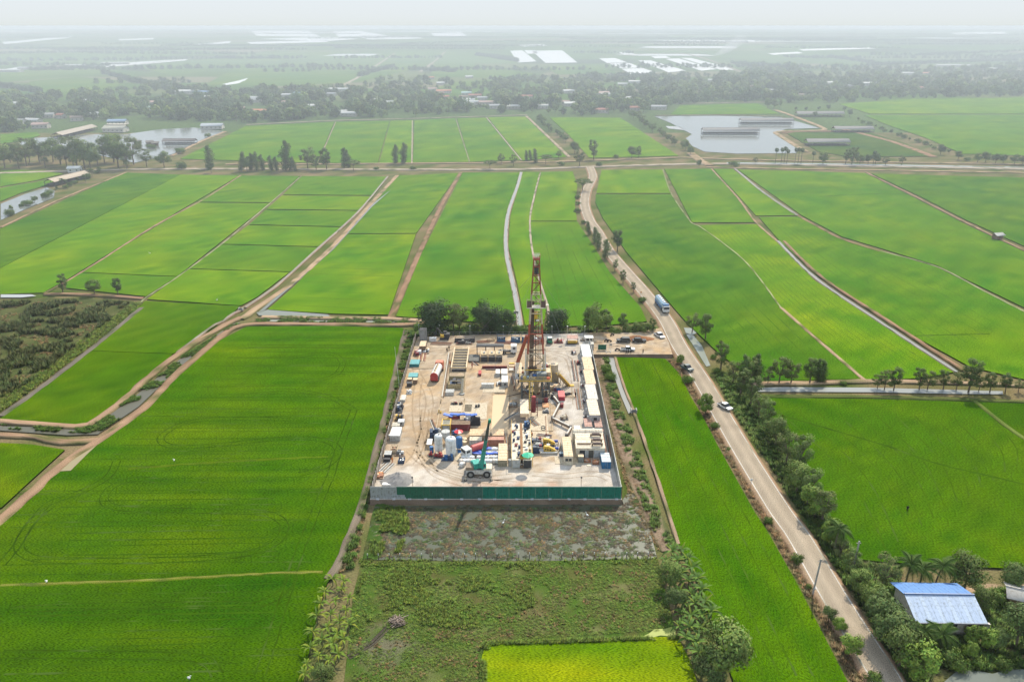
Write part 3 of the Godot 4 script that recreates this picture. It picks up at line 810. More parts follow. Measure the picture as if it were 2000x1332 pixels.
# leaves round one clump
func clump(st: SurfaceTool, at: Vector3, rad: Vector3, n: int, size: float, base: Color, r: RandomNumberGenerator, core: Vector3) -> void:
	var shade := r.randf_range(0.72, 1.25)
	for k in n:
		var d := Vector3(r.randfn(0, 1), r.randfn(0, 1), r.randfn(0, 1)).normalized()
		var p := at + d * rad * pow(r.randf(), 0.35)
		var out := (p - core).normalized()
		var nn := (d * 0.8 + out * 0.5 + Vector3(r.randf_range(-1, 1), r.randf_range(-0.4, 1), r.randf_range(-1, 1)) * 0.7).normalized()
		var k2 := shade * r.randf_range(0.75, 1.25)
		leaf(st, p, nn, out, size * r.randf_range(0.6, 1.35), enc(Color(base.r * k2 * r.randf_range(0.85, 1.25), base.g * k2, base.b * k2)), r)

func limb(st: SurfaceTool, a: Vector3, b: Vector3, r0: float, r1: float, sides := 6) -> void:
	var d := (b - a).normalized()
	var u := d.cross(Vector3.RIGHT if absf(d.x) < 0.8 else Vector3.FORWARD).normalized()
	var v := d.cross(u)
	for k in sides:
		var t0 := TAU * k / sides
		var t1 := TAU * (k + 1) / sides
		var e0 := u * cos(t0) + v * sin(t0)
		var e1 := u * cos(t1) + v * sin(t1)
		quad(st, a + e0 * r0, b + e0 * r1, b + e1 * r1, a + e1 * r0)

# one kind of tree, built once at a given height: [trunk mesh, crown mesh]
func build_tree(shape: String, sd: int, h: float, leaves: int, size: float, base: Color) -> Array:
	var r := RandomNumberGenerator.new()
	r.seed = sd
	var st := SurfaceTool.new()
	st.begin(Mesh.PRIMITIVE_TRIANGLES)
	var tk := SurfaceTool.new()
	tk.begin(Mesh.PRIMITIVE_TRIANGLES)
	var spots := []      # [centre, radius]
	var lean := Vector3(r.randf_range(-0.06, 0.06), 0, r.randf_range(-0.06, 0.06)) * h
	var fork := Vector3(0, 0.3 * h, 0)
	match shape:
		"round":
			for k in 17:
				var t := TAU * k / 17.0 * 2.4 + r.randf_range(-0.4, 0.4)
				var y := r.randf_range(0.36, 0.88)
				var w := sqrt(maxf(0.05, 1.0 - pow((y - 0.55) / 0.42, 2.0))) * 0.40
				spots.append([Vector3(cos(t) * w * r.randf_range(0.3, 1), y, sin(t) * w * r.randf_range(0.3, 1)) * h, Vector3(0.19, 0.15, 0.19) * h * r.randf_range(0.7, 1.2)])
		"dense":
			for k in 26:
				var t := k * 2.4 + r.randf_range(-0.4, 0.4)
				var y := r.randf_range(0.14, 0.9)
				var w := sqrt(maxf(0.04, 1.0 - pow((y - 0.45) / 0.5, 2.0))) * 0.56
				spots.append([Vector3(cos(t) * w * r.randf_range(0.2, 1), y, sin(t) * w * r.randf_range(0.2, 1)) * h, Vector3(0.22, 0.19, 0.22) * h * r.randf_range(0.75, 1.2)])
			fork.y = 0.15 * h
		"tall":
			for k in 13:
				var y := lerpf(0.3, 0.95, k / 12.0) + r.randf_range(-0.04, 0.04)
				var w := 0.16 * sin(PI * clampf((y - 0.15) / 0.95, 0, 1)) + 0.02
				var t := k * 2.4 + r.randf_range(-0.5, 0.5)
				spots.append([Vector3(cos(t) * w, y, sin(t) * w) * h + lean * y * 2.0, Vector3(0.11, 0.10, 0.11) * h * r.randf_range(0.7, 1.25)])
			fork.y = 0.38 * h
		"column":
			for k in 12:
				var y := lerpf(0.1, 0.95, k / 11.0)
				var w := (0.19 * (1.0 - pow(absf(y - 0.45) / 0.62, 2.2)) + 0.03) * r.randf_range(0.75, 1.2)
				spots.append([Vector3(r.randf_range(-0.05, 0.05), y, r.randf_range(-0.05, 0.05)) * h + lean * y * 2.5, Vector3(w, 0.09, w) * h])
			fork.y = 0.1 * h
		"umbrella":
			for k in 14:
				var t := k * 2.4
				var w := 0.62 * sqrt((k + 0.5) / 14.0)
				spots.append([Vector3(cos(t) * w, 0.82 - 0.14 * w + r.randf_range(-0.06, 0.06), sin(t) * w) * h, Vector3(0.24, 0.08, 0.24) * h * r.randf_range(0.7, 1.2)])
			fork.y = 0.45 * h
		"bush":
			for k in 9:
				var t := k * 2.4
				var w := 0.5 * sqrt((k + 0.5) / 9.0)
				spots.append([Vector3(cos(t) * w, 0.5 - 0.25 * w + r.randf_range(-0.1, 0.12), sin(t) * w) * h, Vector3(0.34, 0.3, 0.34) * h * r.randf_range(0.7, 1.2)])
			fork.y = 0.1 * h
		"airy":
			for k in 20:
				var t := k * 2.4 + r.randf_range(-0.5, 0.5)
				var y := r.randf_range(0.34, 0.95)
				var w := sqrt(maxf(0.05, 1.0 - pow((y - 0.6) / 0.42, 2.0))) * 0.34
				spots.append([Vector3(cos(t) * w * r.randf_range(0.5, 1), y, sin(t) * w * r.randf_range(0.5, 1)) * h, Vector3(0.12, 0.09, 0.12) * h * r.randf_range(0.6, 1.3)])
	var core := Vector3(0, 0.5 * h, 0)
	limb(tk, Vector3.ZERO, fork + lean * 0.3, 0.028 * h, 0.02 * h)
	for s in spots:
		clump(st, s[0], s[1], int(leaves / float(spots.size())), size, base, r, core)
		limb(tk, fork + lean * 0.3, s[0], 0.011 * h, 0.004 * h, 4)
	tk.generate_normals()
	return [tk.commit(), st.commit()]

func add_kind(called: String, shape: String, h: float, leaves: int, size: float, base: Color, variants := 2) -> void:
	kinds[called] = []
	for k in variants:
		var t := build_tree(shape, hash(called) % 9999 + k * 31, h, leaves, size, base * (1.0 + 0.12 * (k - (variants - 1) / 2.0)))
		kinds[called].append([t[0], t[1], h])

func tree_at(name_: String, kind: String, at: Vector3, h: float, label: String, category := "tree", group := "", bare := false) -> Node3D:
	var set_: Array = kinds[kind]
	var v: Array = set_[rng.randi() % set_.size()]
	var o: Node3D
	if bare:
		o = obj(name_, v[1], leaf_mat("foliage"))
		tag(o, label, category, group)
	else:
		o = thing(name_, label, category, Vector3.ZERO, 0.0, group)
		obj("trunk", v[0], mat(0.13, 0.10, 0.07, 0.95), o)
		obj("crown", v[1], leaf_mat("foliage"), o)
	o.position = at
	o.rotation.y = rng.randf() * TAU
	o.scale = Vector3.ONE * (h / v[2])
	return o

# a tree whose foot stands at (px, py) in the survey and whose top shows at row top
func tree(kind: String, px: float, py: float, top: float, label: String, group := "", name_ := "tree", ground := 0.0) -> Node3D:
	var at := P(px, py, ground)
	return tree_at(name_, kind, at, tall(py, top, ground), label, "shrub" if name_.contains("shrub") or name_.contains("bush") else "tree", group)

func blade_mesh(len: float, w: float, droop: float, sd: int, base: Color, torn := true) -> ArrayMesh:
	var r := RandomNumberGenerator.new()
	r.seed = sd
	var st := SurfaceTool.new()
	st.begin(Mesh.PRIMITIVE_TRIANGLES)
	var n := 7
	var prev := []
	for k in n + 1:
		var t := k / float(n)
		var p := Vector3(0, len * (0.75 * t - droop * t * t), len * 0.8 * t)
		var ww := w * sin(PI * clampf(0.12 + 0.88 * t, 0, 1)) * (r.randf_range(0.75, 1.1) if torn else 1.0)
		var row := [p + Vector3(-ww, ww * 0.35, 0), p, p + Vector3(ww, ww * 0.35, 0)]
		if k > 0:
			for j in 2:
				st.set_color(enc(base * r.randf_range(0.85, 1.2)))
				quad(st, prev[j], row[j], row[j + 1], prev[j + 1])
		prev = row
	st.generate_normals()
	return st.commit()

func make_banana(label: String, hue := 0) -> Node3D:
	var o := thing("banana_plant", label, "banana plant")
	cy(o, "stem", 0.14, 1.7, Vector3.ZERO, mat(0.16, 0.17, 0.06, 0.8), 1, 0.09, 8)
	for k in 10:
		var key := "banana%d" % (k % 4 + hue * 4)
		if not leafy.has(key):
			leafy[key] = blade_mesh([2.5, 2.1, 2.7, 1.9][k % 4], [0.25, 0.2, 0.24, 0.18][k % 4], [0.75, 0.45, 1.0, 0.3][k % 4], k, ([Color(0.10, 0.16, 0.012), Color(0.13, 0.19, 0.014), Color(0.17, 0.19, 0.015), Color(0.065, 0.115, 0.014)] if hue == 0 else [Color(0.055, 0.115, 0.014), Color(0.08, 0.15, 0.015), Color(0.045, 0.095, 0.013), Color(0.14, 0.18, 0.02)])[k % 4])
		var l := obj("leaf", leafy[key], leaf_mat("foliage"), o)
		l.position = Vector3(0, 1.55 + 0.04 * k, 0)
		l.rotation = Vector3(rng.randf_range(-0.2, 0.25), k * 2.4 + rng.randf_range(-0.3, 0.3), 0)
	return o

func make_palm(label: String, h: float) -> Node3D:
	var o := thing("coconut_palm", label, "palm")
	var bend := Vector3(rng.randf_range(-0.8, 0.8), 0, rng.randf_range(-0.5, 0.5))
	var st := SurfaceTool.new()
	st.begin(Mesh.PRIMITIVE_TRIANGLES)
	for k in 6:
		var a := k / 6.0
		var b := (k + 1) / 6.0
		limb(st, Vector3(0, h * a, 0) + bend * a * a, Vector3(0, h * b, 0) + bend * b * b, 0.17 - 0.05 * a, 0.17 - 0.05 * b, 7)
	st.generate_normals()
	obj("trunk", st.commit(), mat(0.2, 0.17, 0.13, 0.95), o)
	if not leafy.has("frond0"):
		for v in 2:
			var r := RandomNumberGenerator.new()
			r.seed = 50 + v
			var f := SurfaceTool.new()
			f.begin(Mesh.PRIMITIVE_TRIANGLES)
			for k in 26:
				var t := (k + 1) / 27.0
				var p := Vector3(0, 3.2 * (0.6 * t - [0.75, 1.15][v] * t * t), 3.1 * t)
				for s in [-1, 1]:
					f.set_color(enc(Color(0.07, 0.125, 0.02) * r.randf_range(0.75, 1.35)))
					var tip := p + Vector3(s * 0.85 * sin(PI * (0.15 + 0.8 * t)), -0.3, 0.45)
					tri(f, p + Vector3(0, 0, 0.09), tip, p - Vector3(0, 0, 0.09))
			f.generate_normals()
			leafy["frond%d" % v] = f.commit()
	for k in 15:
		var l := obj("frond", leafy["frond%d" % (k % 2)], leaf_mat("foliage"), o)
		l.position = Vector3(0, h, 0) + bend
		l.rotation = Vector3(rng.randf_range(-0.5, 0.35), k * 2.4, 0)
	return o

# a mass of small plants nobody would count
func weeds(called: String, label: String, category: String, spots: Array, mesh: Mesh, m: Material) -> void:
	var mm := MultiMesh.new()
	mm.transform_format = MultiMesh.TRANSFORM_3D
	mm.use_colors = true
	mm.mesh = mesh
	mm.instance_count = spots.size()
	for k in spots.size():
		var s: Array = spots[k]
		mm.set_instance_transform(k, Transform3D(Basis(Vector3.UP, rng.randf() * TAU).scaled(Vector3.ONE * s[1]), s[0]))
		mm.set_instance_color(k, s[2])
	var o := MultiMeshInstance3D.new()
	o.name = numbered(called)
	o.multimesh = mm
	o.material_override = m
	add_child(o, true)
	tag(o, label, category, "", "stuff")

func tuft_mesh(blades_: int, h: float, spread: float, w: float, base: Color, sd: int) -> ArrayMesh:
	var r := RandomNumberGenerator.new()
	r.seed = sd
	var st := SurfaceTool.new()
	st.begin(Mesh.PRIMITIVE_TRIANGLES)
	for k in blades_:
		var t := r.randf() * TAU
		var d := Vector3(cos(t), 0, sin(t))
		var foot := d * spread * r.randf() * 0.6
		var tip := foot + d * spread * r.randf_range(0.3, 1.0) + Vector3(0, h * r.randf_range(0.5, 1.1), 0)
		var side := Vector3(-d.z, 0, d.x) * w
		st.set_color(enc(base * r.randf_range(0.7, 1.3)))
		st.set_normal((Vector3.UP + d * 0.5).normalized())
		st.add_vertex(foot - side); st.add_vertex(tip); st.add_vertex(foot + side)
	return st.commit()

# n places inside a polygon of picture places, kept where the noise is above a level
func scatter(list: Array, n: int, h: float, lo: float, hi: float, level := -1.0, size := 9.0) -> Array:
	var poly := PP(list, h)
	var box := Rect2(poly[0], Vector2.ZERO)
	for p in poly: box = box.expand(p)
	var out := []
	var tries := 0
	while out.size() < n and tries < n * 12:
		tries += 1
		var p := Vector2(rng.randf_range(box.position.x, box.end.x), rng.randf_range(box.position.y, box.end.y))
		if Geometry2D.is_point_in_polygon(p, poly) and fine.get_noise_2d(p.x / size + 500.0, p.y / size) > level:
			var k := rng.randf_range(0.7, 1.3)
			out.append([Vector3(p.x, h, p.y), rng.randf_range(lo, hi), Color(k * rng.randf_range(0.9, 1.2), k, k)])
	return out

const ORD := ["first", "second", "third", "fourth", "fifth", "sixth", "seventh", "eighth", "ninth", "tenth", "eleventh", "twelfth", "thirteenth", "fourteenth", "fifteenth", "sixteenth", "seventeenth", "eighteenth", "nineteenth", "twentieth", "twenty-first", "twenty-second", "twenty-third", "twenty-fourth", "twenty-fifth", "twenty-sixth", "twenty-seventh", "twenty-eighth"]

func row_of_trees(list: Array, what: String, where: String, group: String) -> void:
	for k in list.size():
		var a: Array = list[k]
		var said: String = a[4] if a.size() > 4 else what
		tree(a[0], a[1], a[2], a[3], "%s, %s %s" % [said, ORD[k], where], group, "shrub" if a[0].contains("bush") else "tree")

func plant_trees() -> void:
	var dark := Color(0.080, 0.126, 0.033)
	var mid := Color(0.116, 0.174, 0.037)
	var light := Color(0.085, 0.125, 0.028)
	add_kind("round", "round", 8.0, 3600, 0.42, mid, 3)
	add_kind("round dark", "round", 8.0, 3600, 0.42, dark, 2)
	add_kind("round bright", "round", 7.0, 3000, 0.5, Color(0.135, 0.22, 0.03), 2)
	add_kind("dense", "dense", 8.0, 5200, 0.45, Color(0.044, 0.076, 0.028), 2)
	add_kind("tall", "tall", 11.0, 2600, 0.42, Color(0.098, 0.15, 0.038), 3)
	add_kind("tall dark", "tall", 10.0, 2800, 0.42, dark, 2)
	add_kind("column", "column", 9.0, 2400, 0.4, dark, 3)
	add_kind("umbrella", "umbrella", 7.0, 2200, 0.4, mid, 1)
	add_kind("airy", "airy", 9.0, 2400, 0.38, Color(0.118, 0.155, 0.045), 3)
	add_kind("bush", "bush", 2.5, 1200, 0.3, Color(0.105, 0.17, 0.03), 3)
	add_kind("dry bush", "bush", 3.0, 700, 0.3, Color(0.16, 0.13, 0.06), 1)
	add_kind("far round", "round", 9.0, 300, 1.5, mid, 3)
	add_kind("far dark", "dense", 9.0, 340, 1.6, Color(0.07, 0.115, 0.042), 2)
	add_kind("far tall", "tall", 12.0, 240, 1.2, mid, 2)
	# ---- right of the concrete road
	row_of_trees([["tall", 1408, 722, 668], ["airy", 1432, 748, 706], ["tall", 1446, 772, 722], ["tall", 1466, 792, 735], ["airy", 1482, 815, 768], ["tall", 1498, 838, 780], ["round", 1514, 870, 815], ["airy", 1536, 905, 842], ["tall", 1558, 925, 852, "tall leaning tree"],
		["round", 1556, 962, 905], ["tall", 1578, 985, 918], ["round bright", 1592, 1010, 950], ["airy", 1606, 1018, 955]], "broad roadside tree", "along the concrete road counted from the site on", "trees lining the right side of the road")
	row_of_trees([["round bright", 1622, 1062, 1018], ["airy", 1640, 1090, 1052], ["bush", 1652, 1112, 1088], ["tall", 1664, 1132, 1078], ["round", 1676, 1160, 1115], ["airy", 1722, 1150, 1085], ["round", 1700, 1192, 1140], ["round dark", 1718, 1236, 1160], ["round dark", 1738, 1270, 1192], ["round", 1756, 1302, 1228], ["round bright", 1792, 1330, 1260], ["bush", 1850, 1296, 1262], ["bush", 1812, 1268, 1250]],
		"leafy tree left of the blue roof", "on the way down to the pond", "trees around the house with the blue roof")
	row_of_trees([["round", 1884, 1152, 1085, "wide grey green tree right behind the blue roof"], ["round dark", 1862, 1140, 1098, "dark tree behind the blue roof"], ["round dark", 1975, 1155, 1100, "dark tree in the yard at the right edge"], ["bush", 1948, 1180, 1150, "pale bush in the sandy yard"], ["round", 1915, 1195, 1150, "leafy tree at the right end of the blue roof"], ["round dark", 1985, 1262, 1185, "big dark tree at the right edge by the pond"], ["round bright", 1896, 1258, 1226, "bright big-leaved tree in front of the house"], ["round bright", 1930, 1268, 1232, "bright big-leaved tree beside the pond"],
		["round bright", 1890, 1285, 1255, "small bright tree at the water's edge"], ["round dark", 1950, 1270, 1230, "dark bush by the pond"], ["bush", 1960, 1305, 1282, "reedy bush in the pond"], ["bush", 1912, 1302, 1284, "low bush at the pond's edge"], ["bush", 1870, 1305, 1278, "green bush left of the pond"]], "tree", "among those round the house", "trees around the house with the blue roof")
	# ---- the row along the canal on the right
	row_of_trees([["column", 1453, 748, 693], ["airy", 1466, 750, 700], ["column", 1478, 748, 693], ["airy", 1500, 752, 722], ["airy", 1522, 750, 694], ["airy", 1545, 750, 702], ["tall", 1582, 750, 697], ["column", 1598, 748, 702], ["column", 1607, 748, 706], ["bush", 1648, 752, 742], ["airy", 1714, 760, 731]], "slim tree with grey green leaves", "from the road end of the canal row", "row of trees along the pale canal")
	row_of_trees([["airy", 1728, 762, 723], ["tall dark", 1746, 764, 719], ["tall", 1796, 762, 718], ["airy", 1812, 762, 722], ["tall", 1843, 762, 723], ["airy", 1868, 764, 728], ["tall dark", 1892, 768, 701, "big dark leaning tree"], ["airy", 1912, 766, 736], ["tall", 1934, 768, 726], ["tall dark", 1964, 768, 729], ["airy", 1990, 766, 741]], "wind-bent tree with a thin crown", "of the canal row past the bush gap", "row of trees along the pale canal")
	# ---- left and right verge of the concrete road, from the bend down
	row_of_trees([["umbrella", 1138, 374, 347, "spreading umbrella-shaped tree at the road bend"], ["bush", 1128, 388, 378], ["bush", 1129, 400, 391], ["bush", 1128, 415, 404], ["bush", 1140, 437, 428], ["column", 1151, 459, 432, "dark pointed tree"], ["column", 1161, 474, 443, "dark pointed tree"], ["column", 1168, 487, 454, "dark pointed tree"], ["column", 1182, 506, 467, "largest dark pointed tree"], ["tall dark", 1206, 492, 449, "big leafy tree on the far side of the road"], ["tall", 1201, 529, 507], ["tall", 1217, 553, 526], ["tall", 1238, 571, 551], ["bush", 1255, 590, 577]], "small roadside shrub", "from the far bend", "trees on the left verge of the road")
	row_of_trees([["round bright", 1328, 712, 694], ["bush", 1344, 748, 730], ["round bright", 1378, 808, 772], ["bush", 1396, 836, 822], ["bush", 1500, 1022, 1008], ["bush", 1557, 1098, 1080], ["round dark", 1618, 1216, 1186], ["round bright", 1640, 1234, 1208], ["round bright", 1658, 1280, 1240], ["bush", 1706, 1332, 1310], ["bush", 1424, 880, 872], ["bush", 1580, 1150, 1140]], "leafy green shrub on the dry verge", "counted down the left side of the road", "shrubs on the left verge of the road")
	row_of_trees([["airy", 1352, 650, 612, "thin dry brown tree"], ["tall", 1378, 664, 611, "tall green tree"], ["bush", 1394, 700, 690, "low bush"], ["bush", 1400, 728, 716, "low bush"]], "tree", "at the ditch opposite the driveway", "plants at the roadside ditch")
	# ---- behind the site
	row_of_trees([["dense", 846, 652, 588, "huge dark round tree by the back corner"], ["dense", 948, 650, 592, "huge dark round tree"], ["dense", 982, 652, 604, "dark tree merging with its bigger neighbour"], ["dense", 1086, 650, 603, "dark round tree right of the mast"], ["tall", 1148, 648, 600, "light green tall tree"], ["round", 1166, 654, 594, "broad green tree behind the guard hut"], ["tall", 1184, 648, 602, "slender green tree behind the guard hut"], ["tall", 1217, 646, 610, "slim green tree by the parking place"], ["bush", 1200, 654, 635, "green bush"], ["round", 1226, 652, 630, "low green tree"], ["round", 1244, 652, 629, "low green tree"], ["round", 1260, 654, 628, "low green tree"], ["tall", 1275, 652, 622, "small tree beside the road"], ["bush", 1022, 650, 632, "banana-like green bush behind the mast"], ["bush", 1010, 650, 634, "banana-like green bush"], ["airy", 886, 648, 595, "thin bare tree"], ["airy", 898, 646, 592, "second thin bare tree"]], "tree", "behind the back fence from the left", "trees behind the drilling site")
	# ---- three lone trees and the left bank
	row_of_trees([["tall", 122, 572, 535, "leaning grey green lone tree"], ["round", 184, 577, 545, "round lone tree"], ["tall dark", 230, 577, 543, "wind-swept lone tree"]], "lone tree", "of the three on the bank of the brush land", "three lone trees by the brush land")
	# ---- behind the far road: poplars and acacias
	var where := "from the left along the far road"
	row_of_trees([["round dark", 412, 338, 316, "dark round bush under the poplar"], ["column", 408, 330, 283, "lone dark poplar"], ["column", 471, 334, 297], ["round dark", 482, 334, 304, "broad dark tree"], ["column", 490, 333, 299], ["column", 502, 333, 296], ["column", 513, 333, 302], ["column", 530, 334, 304], ["column", 540, 334, 306], ["column", 558, 333, 275, "tallest poplar"], ["column", 568, 333, 306], ["column", 576, 334, 312], ["airy", 601, 330, 286, "light feathery tree"], ["airy", 617, 333, 300, "light feathery tree"], ["tall dark", 638, 332, 288, "dark slim tree"], ["column", 672, 328, 288], ["column", 680, 328, 293], ["umbrella", 690, 334, 311, "spreading acacia"]], "dark poplar", where, "trees along the far canal road")
	row_of_trees([["column", 772, 320, 283, "left one of the poplar pair"], ["column", 788, 320, 279, "right one of the poplar pair"], ["bush", 735, 332, 323], ["bush", 806, 332, 322], ["umbrella", 957, 331, 311, "spreading acacia"], ["airy", 979, 320, 299], ["airy", 1003, 324, 301], ["column", 1028, 314, 294, "dark poplar"], ["column", 1037, 313, 293, "dark poplar"], ["column", 1046, 318, 291, "dark poplar"], ["umbrella", 1066, 321, 300, "broad dry acacia"], ["airy", 1091, 310, 293], ["bush", 1096, 323, 312, "wide green bush"], ["airy", 1132, 324, 292], ["round", 1122, 300, 276, "dark tree at the end of the hedge"]], "small tree", "past the poplars along the far road", "trees along the far canal road")
	row_of_trees([["tall", 1160, 312, 272, "tall round-topped tree at the junction"], ["bush", 1170, 325, 314], ["bush", 1203, 309, 299], ["round", 1234, 309, 285, "broad tree group in the far field"], ["tall", 1248, 308, 284, "slim tree of the field group"], ["round dark", 1366, 326, 311, "dark shrub at the duck farm ramp"], ["bush", 1434, 326, 310, "pale shrub on the canal"], ["airy", 1475, 320, 306], ["round", 1608, 322, 296, "leafy tree by the far canal"], ["tall", 1652, 320, 289, "tall leafy tree"], ["tall", 1664, 322, 286, "tall leafy tree"], ["round", 1680, 322, 300], ["round dark", 1696, 322, 300], ["round dark", 1710, 322, 298], ["airy", 1730, 324, 304], ["airy", 1762, 322, 302]], "small tree", "past the road junction", "trees along the far canal road")
	row_of_trees([["round dark", 1838, 302, 281], ["round", 1872, 312, 294], ["bush", 1890, 314, 304], ["round", 1910, 318, 298], ["round", 1925, 318, 296], ["round dark", 1945, 320, 299], ["round dark", 1960, 320, 300], ["round", 1982, 322, 300], ["round", 1998, 322, 303]], "round tree of the far hedge", "from the duck farm to the right edge", "trees along the far canal road")
	for k in 9:
		var p := P([1515, 1526, 1532, 1537, 1553, 1559, 1565, 1588, 1706][k], [318, 319, 318, 319, 319, 320, 318, 318, 322][k])
		sugar_palm(p, [9.5, 10, 10.5, 9, 10, 10.5, 9.5, 7, 9][k], "sugar palm with a round head, %s from the duck pond along the far canal" % ORD[k])
	# ---- the hedges in the far fields
	for k in 14:
		var t := k / 13.0
		tree("round" if k % 3 else "round dark", lerpf(1048, 1104, t) + rng.randf_range(-3, 5), lerpf(236, 278, t), lerpf(236, 278, t) - rng.randf_range(11, 17), "hedge tree beside the white lane, %s from the village" % ORD[k], "hedge along the white lane")
	for k in 18:
		var t := k / 17.0
		tree("round" if k % 2 else "airy", lerpf(1228, 1350, t) + rng.randf_range(-4, 6), lerpf(228, 302, t), lerpf(228, 302, t) - rng.randf_range(13, 21), "hedge tree left of the duck pond, %s from the village" % ORD[k], "hedge left of the duck pond")
	for k in 16:
		var t := k / 15.0
		tree("bush" if k % 3 else "round dark", lerpf(1672, 1852, t) + rng.randf_range(-4, 6), lerpf(236, 300, t), lerpf(236, 300, t) - rng.randf_range(6, 12), "shrub on the bank right of the duck farm, %s from the back" % ORD[k], "shrubs on the bank by the duck farm", "shrub")
	row_of_trees([["round dark", 1592, 230, 217, "dark round tree in front of the back shed"], ["round dark", 1660, 228, 212, "big dark tree at the shed's end"], ["round dark", 1650, 218, 206], ["round dark", 1618, 216, 203], ["round dark", 1600, 216, 207], ["round dark", 1575, 217, 208], ["round dark", 1555, 216, 208], ["round", 1500, 212, 190], ["round", 1512, 212, 194], ["tall", 1524, 210, 192]], "dark tree", "at the back shed", "trees at the duck farm")
	# ---- the belt of trees at the left between pond and road
	for k in 20:
		var px := 8.0 + k * 13.2 + rng.randf_range(-4, 4)
		var py := 322.0 + rng.randf_range(-6, 12)
		var top := py - rng.randf_range(36, 60)
		tree(["round", "round dark", "tall", "airy"][k % 4], px, py, top, "%s in the belt before the left pond, %s from the left edge" % [["broad tree", "dark tree", "tall tree", "feathery tree"][k % 4], ORD[k]], "belt of trees before the left pond")
	row_of_trees([["airy", 286, 326, 290], ["round", 320, 328, 294, "leafy tree at the pond corner"], ["bush", 354, 330, 312], ["round", 270, 296, 275, "tree on the islet among the sheds"], ["bush", 292, 290, 278], ["bush", 352, 300, 284], ["bush", 405, 268, 257], ["bush", 300, 290, 280]], "small tree", "between the left pond and the poplars", "trees at the left pond")
	for k in 18:
		var t := k / 17.0
		tree("bush" if k % 4 else "round", lerpf(196, 16, t) + rng.randf_range(-6, 6), lerpf(338, 420, t) + rng.randf_range(-8, 2), lerpf(326, 405, t), "shrub beside the long narrow pond, %s from the far road" % ORD[k], "shrubs beside the long narrow pond", "shrub")
	for k in 3: 
		var c := make_palm(["small palm at the end of the long left shed", "second small palm behind the long left shed", "palm leaning over the left pond"][k], 5.0)
		c.position = [P(166, 356), P(180, 346), P(122, 366)][k]
	# ---- palms and bananas by the house
	for k in 6:
		var c := make_palm("coconut palm %s" % ["behind the left end of the blue roof", "with hanging fronds behind the blue roof", "behind the middle of the blue roof", "in front of the house wall", "beside the road above the house, dark", "at the left corner of the house"][k], [5.0, 4.5, 5.2, 3.0, 5.5, 3.2][k])
		c.position = [P(1768, 1146), P(1796, 1148), P(1826, 1148), P(1838, 1270), P(1630, 1075), P(1806, 1256)][k]
	village_woods()

func sugar_palm(at: Vector3, h: float, label: String) -> void:
	var o := thing("sugar_palm", label, "palm", at, 0.0, "sugar palms along the far canal")
	cy(o, "trunk", 0.22, h, Vector3.ZERO, mat(0.14, 0.12, 0.1, 0.95), 1, 0.17, 8)
	if not leafy.has("fan"):
		var r := RandomNumberGenerator.new()
		r.seed = 8
		var st := SurfaceTool.new()
		st.begin(Mesh.PRIMITIVE_TRIANGLES)
		for k in 46:
			var d := Vector3(r.randfn(0, 1), r.randfn(0.15, 0.9), r.randfn(0, 1)).normalized()
			for j in 3: leaf(st, d * r.randf_range(0.9, 1.7), (d + Vector3(r.randf_range(-1, 1), 0.6, r.randf_range(-1, 1))).normalized(), d, 1.3, enc(Color(0.085, 0.13, 0.045) * r.randf_range(0.7, 1.3)), r)
		leafy["fan"] = st.commit()
	obj("crown", leafy["fan"], leaf_mat("foliage"), o).position.y = h + 0.4

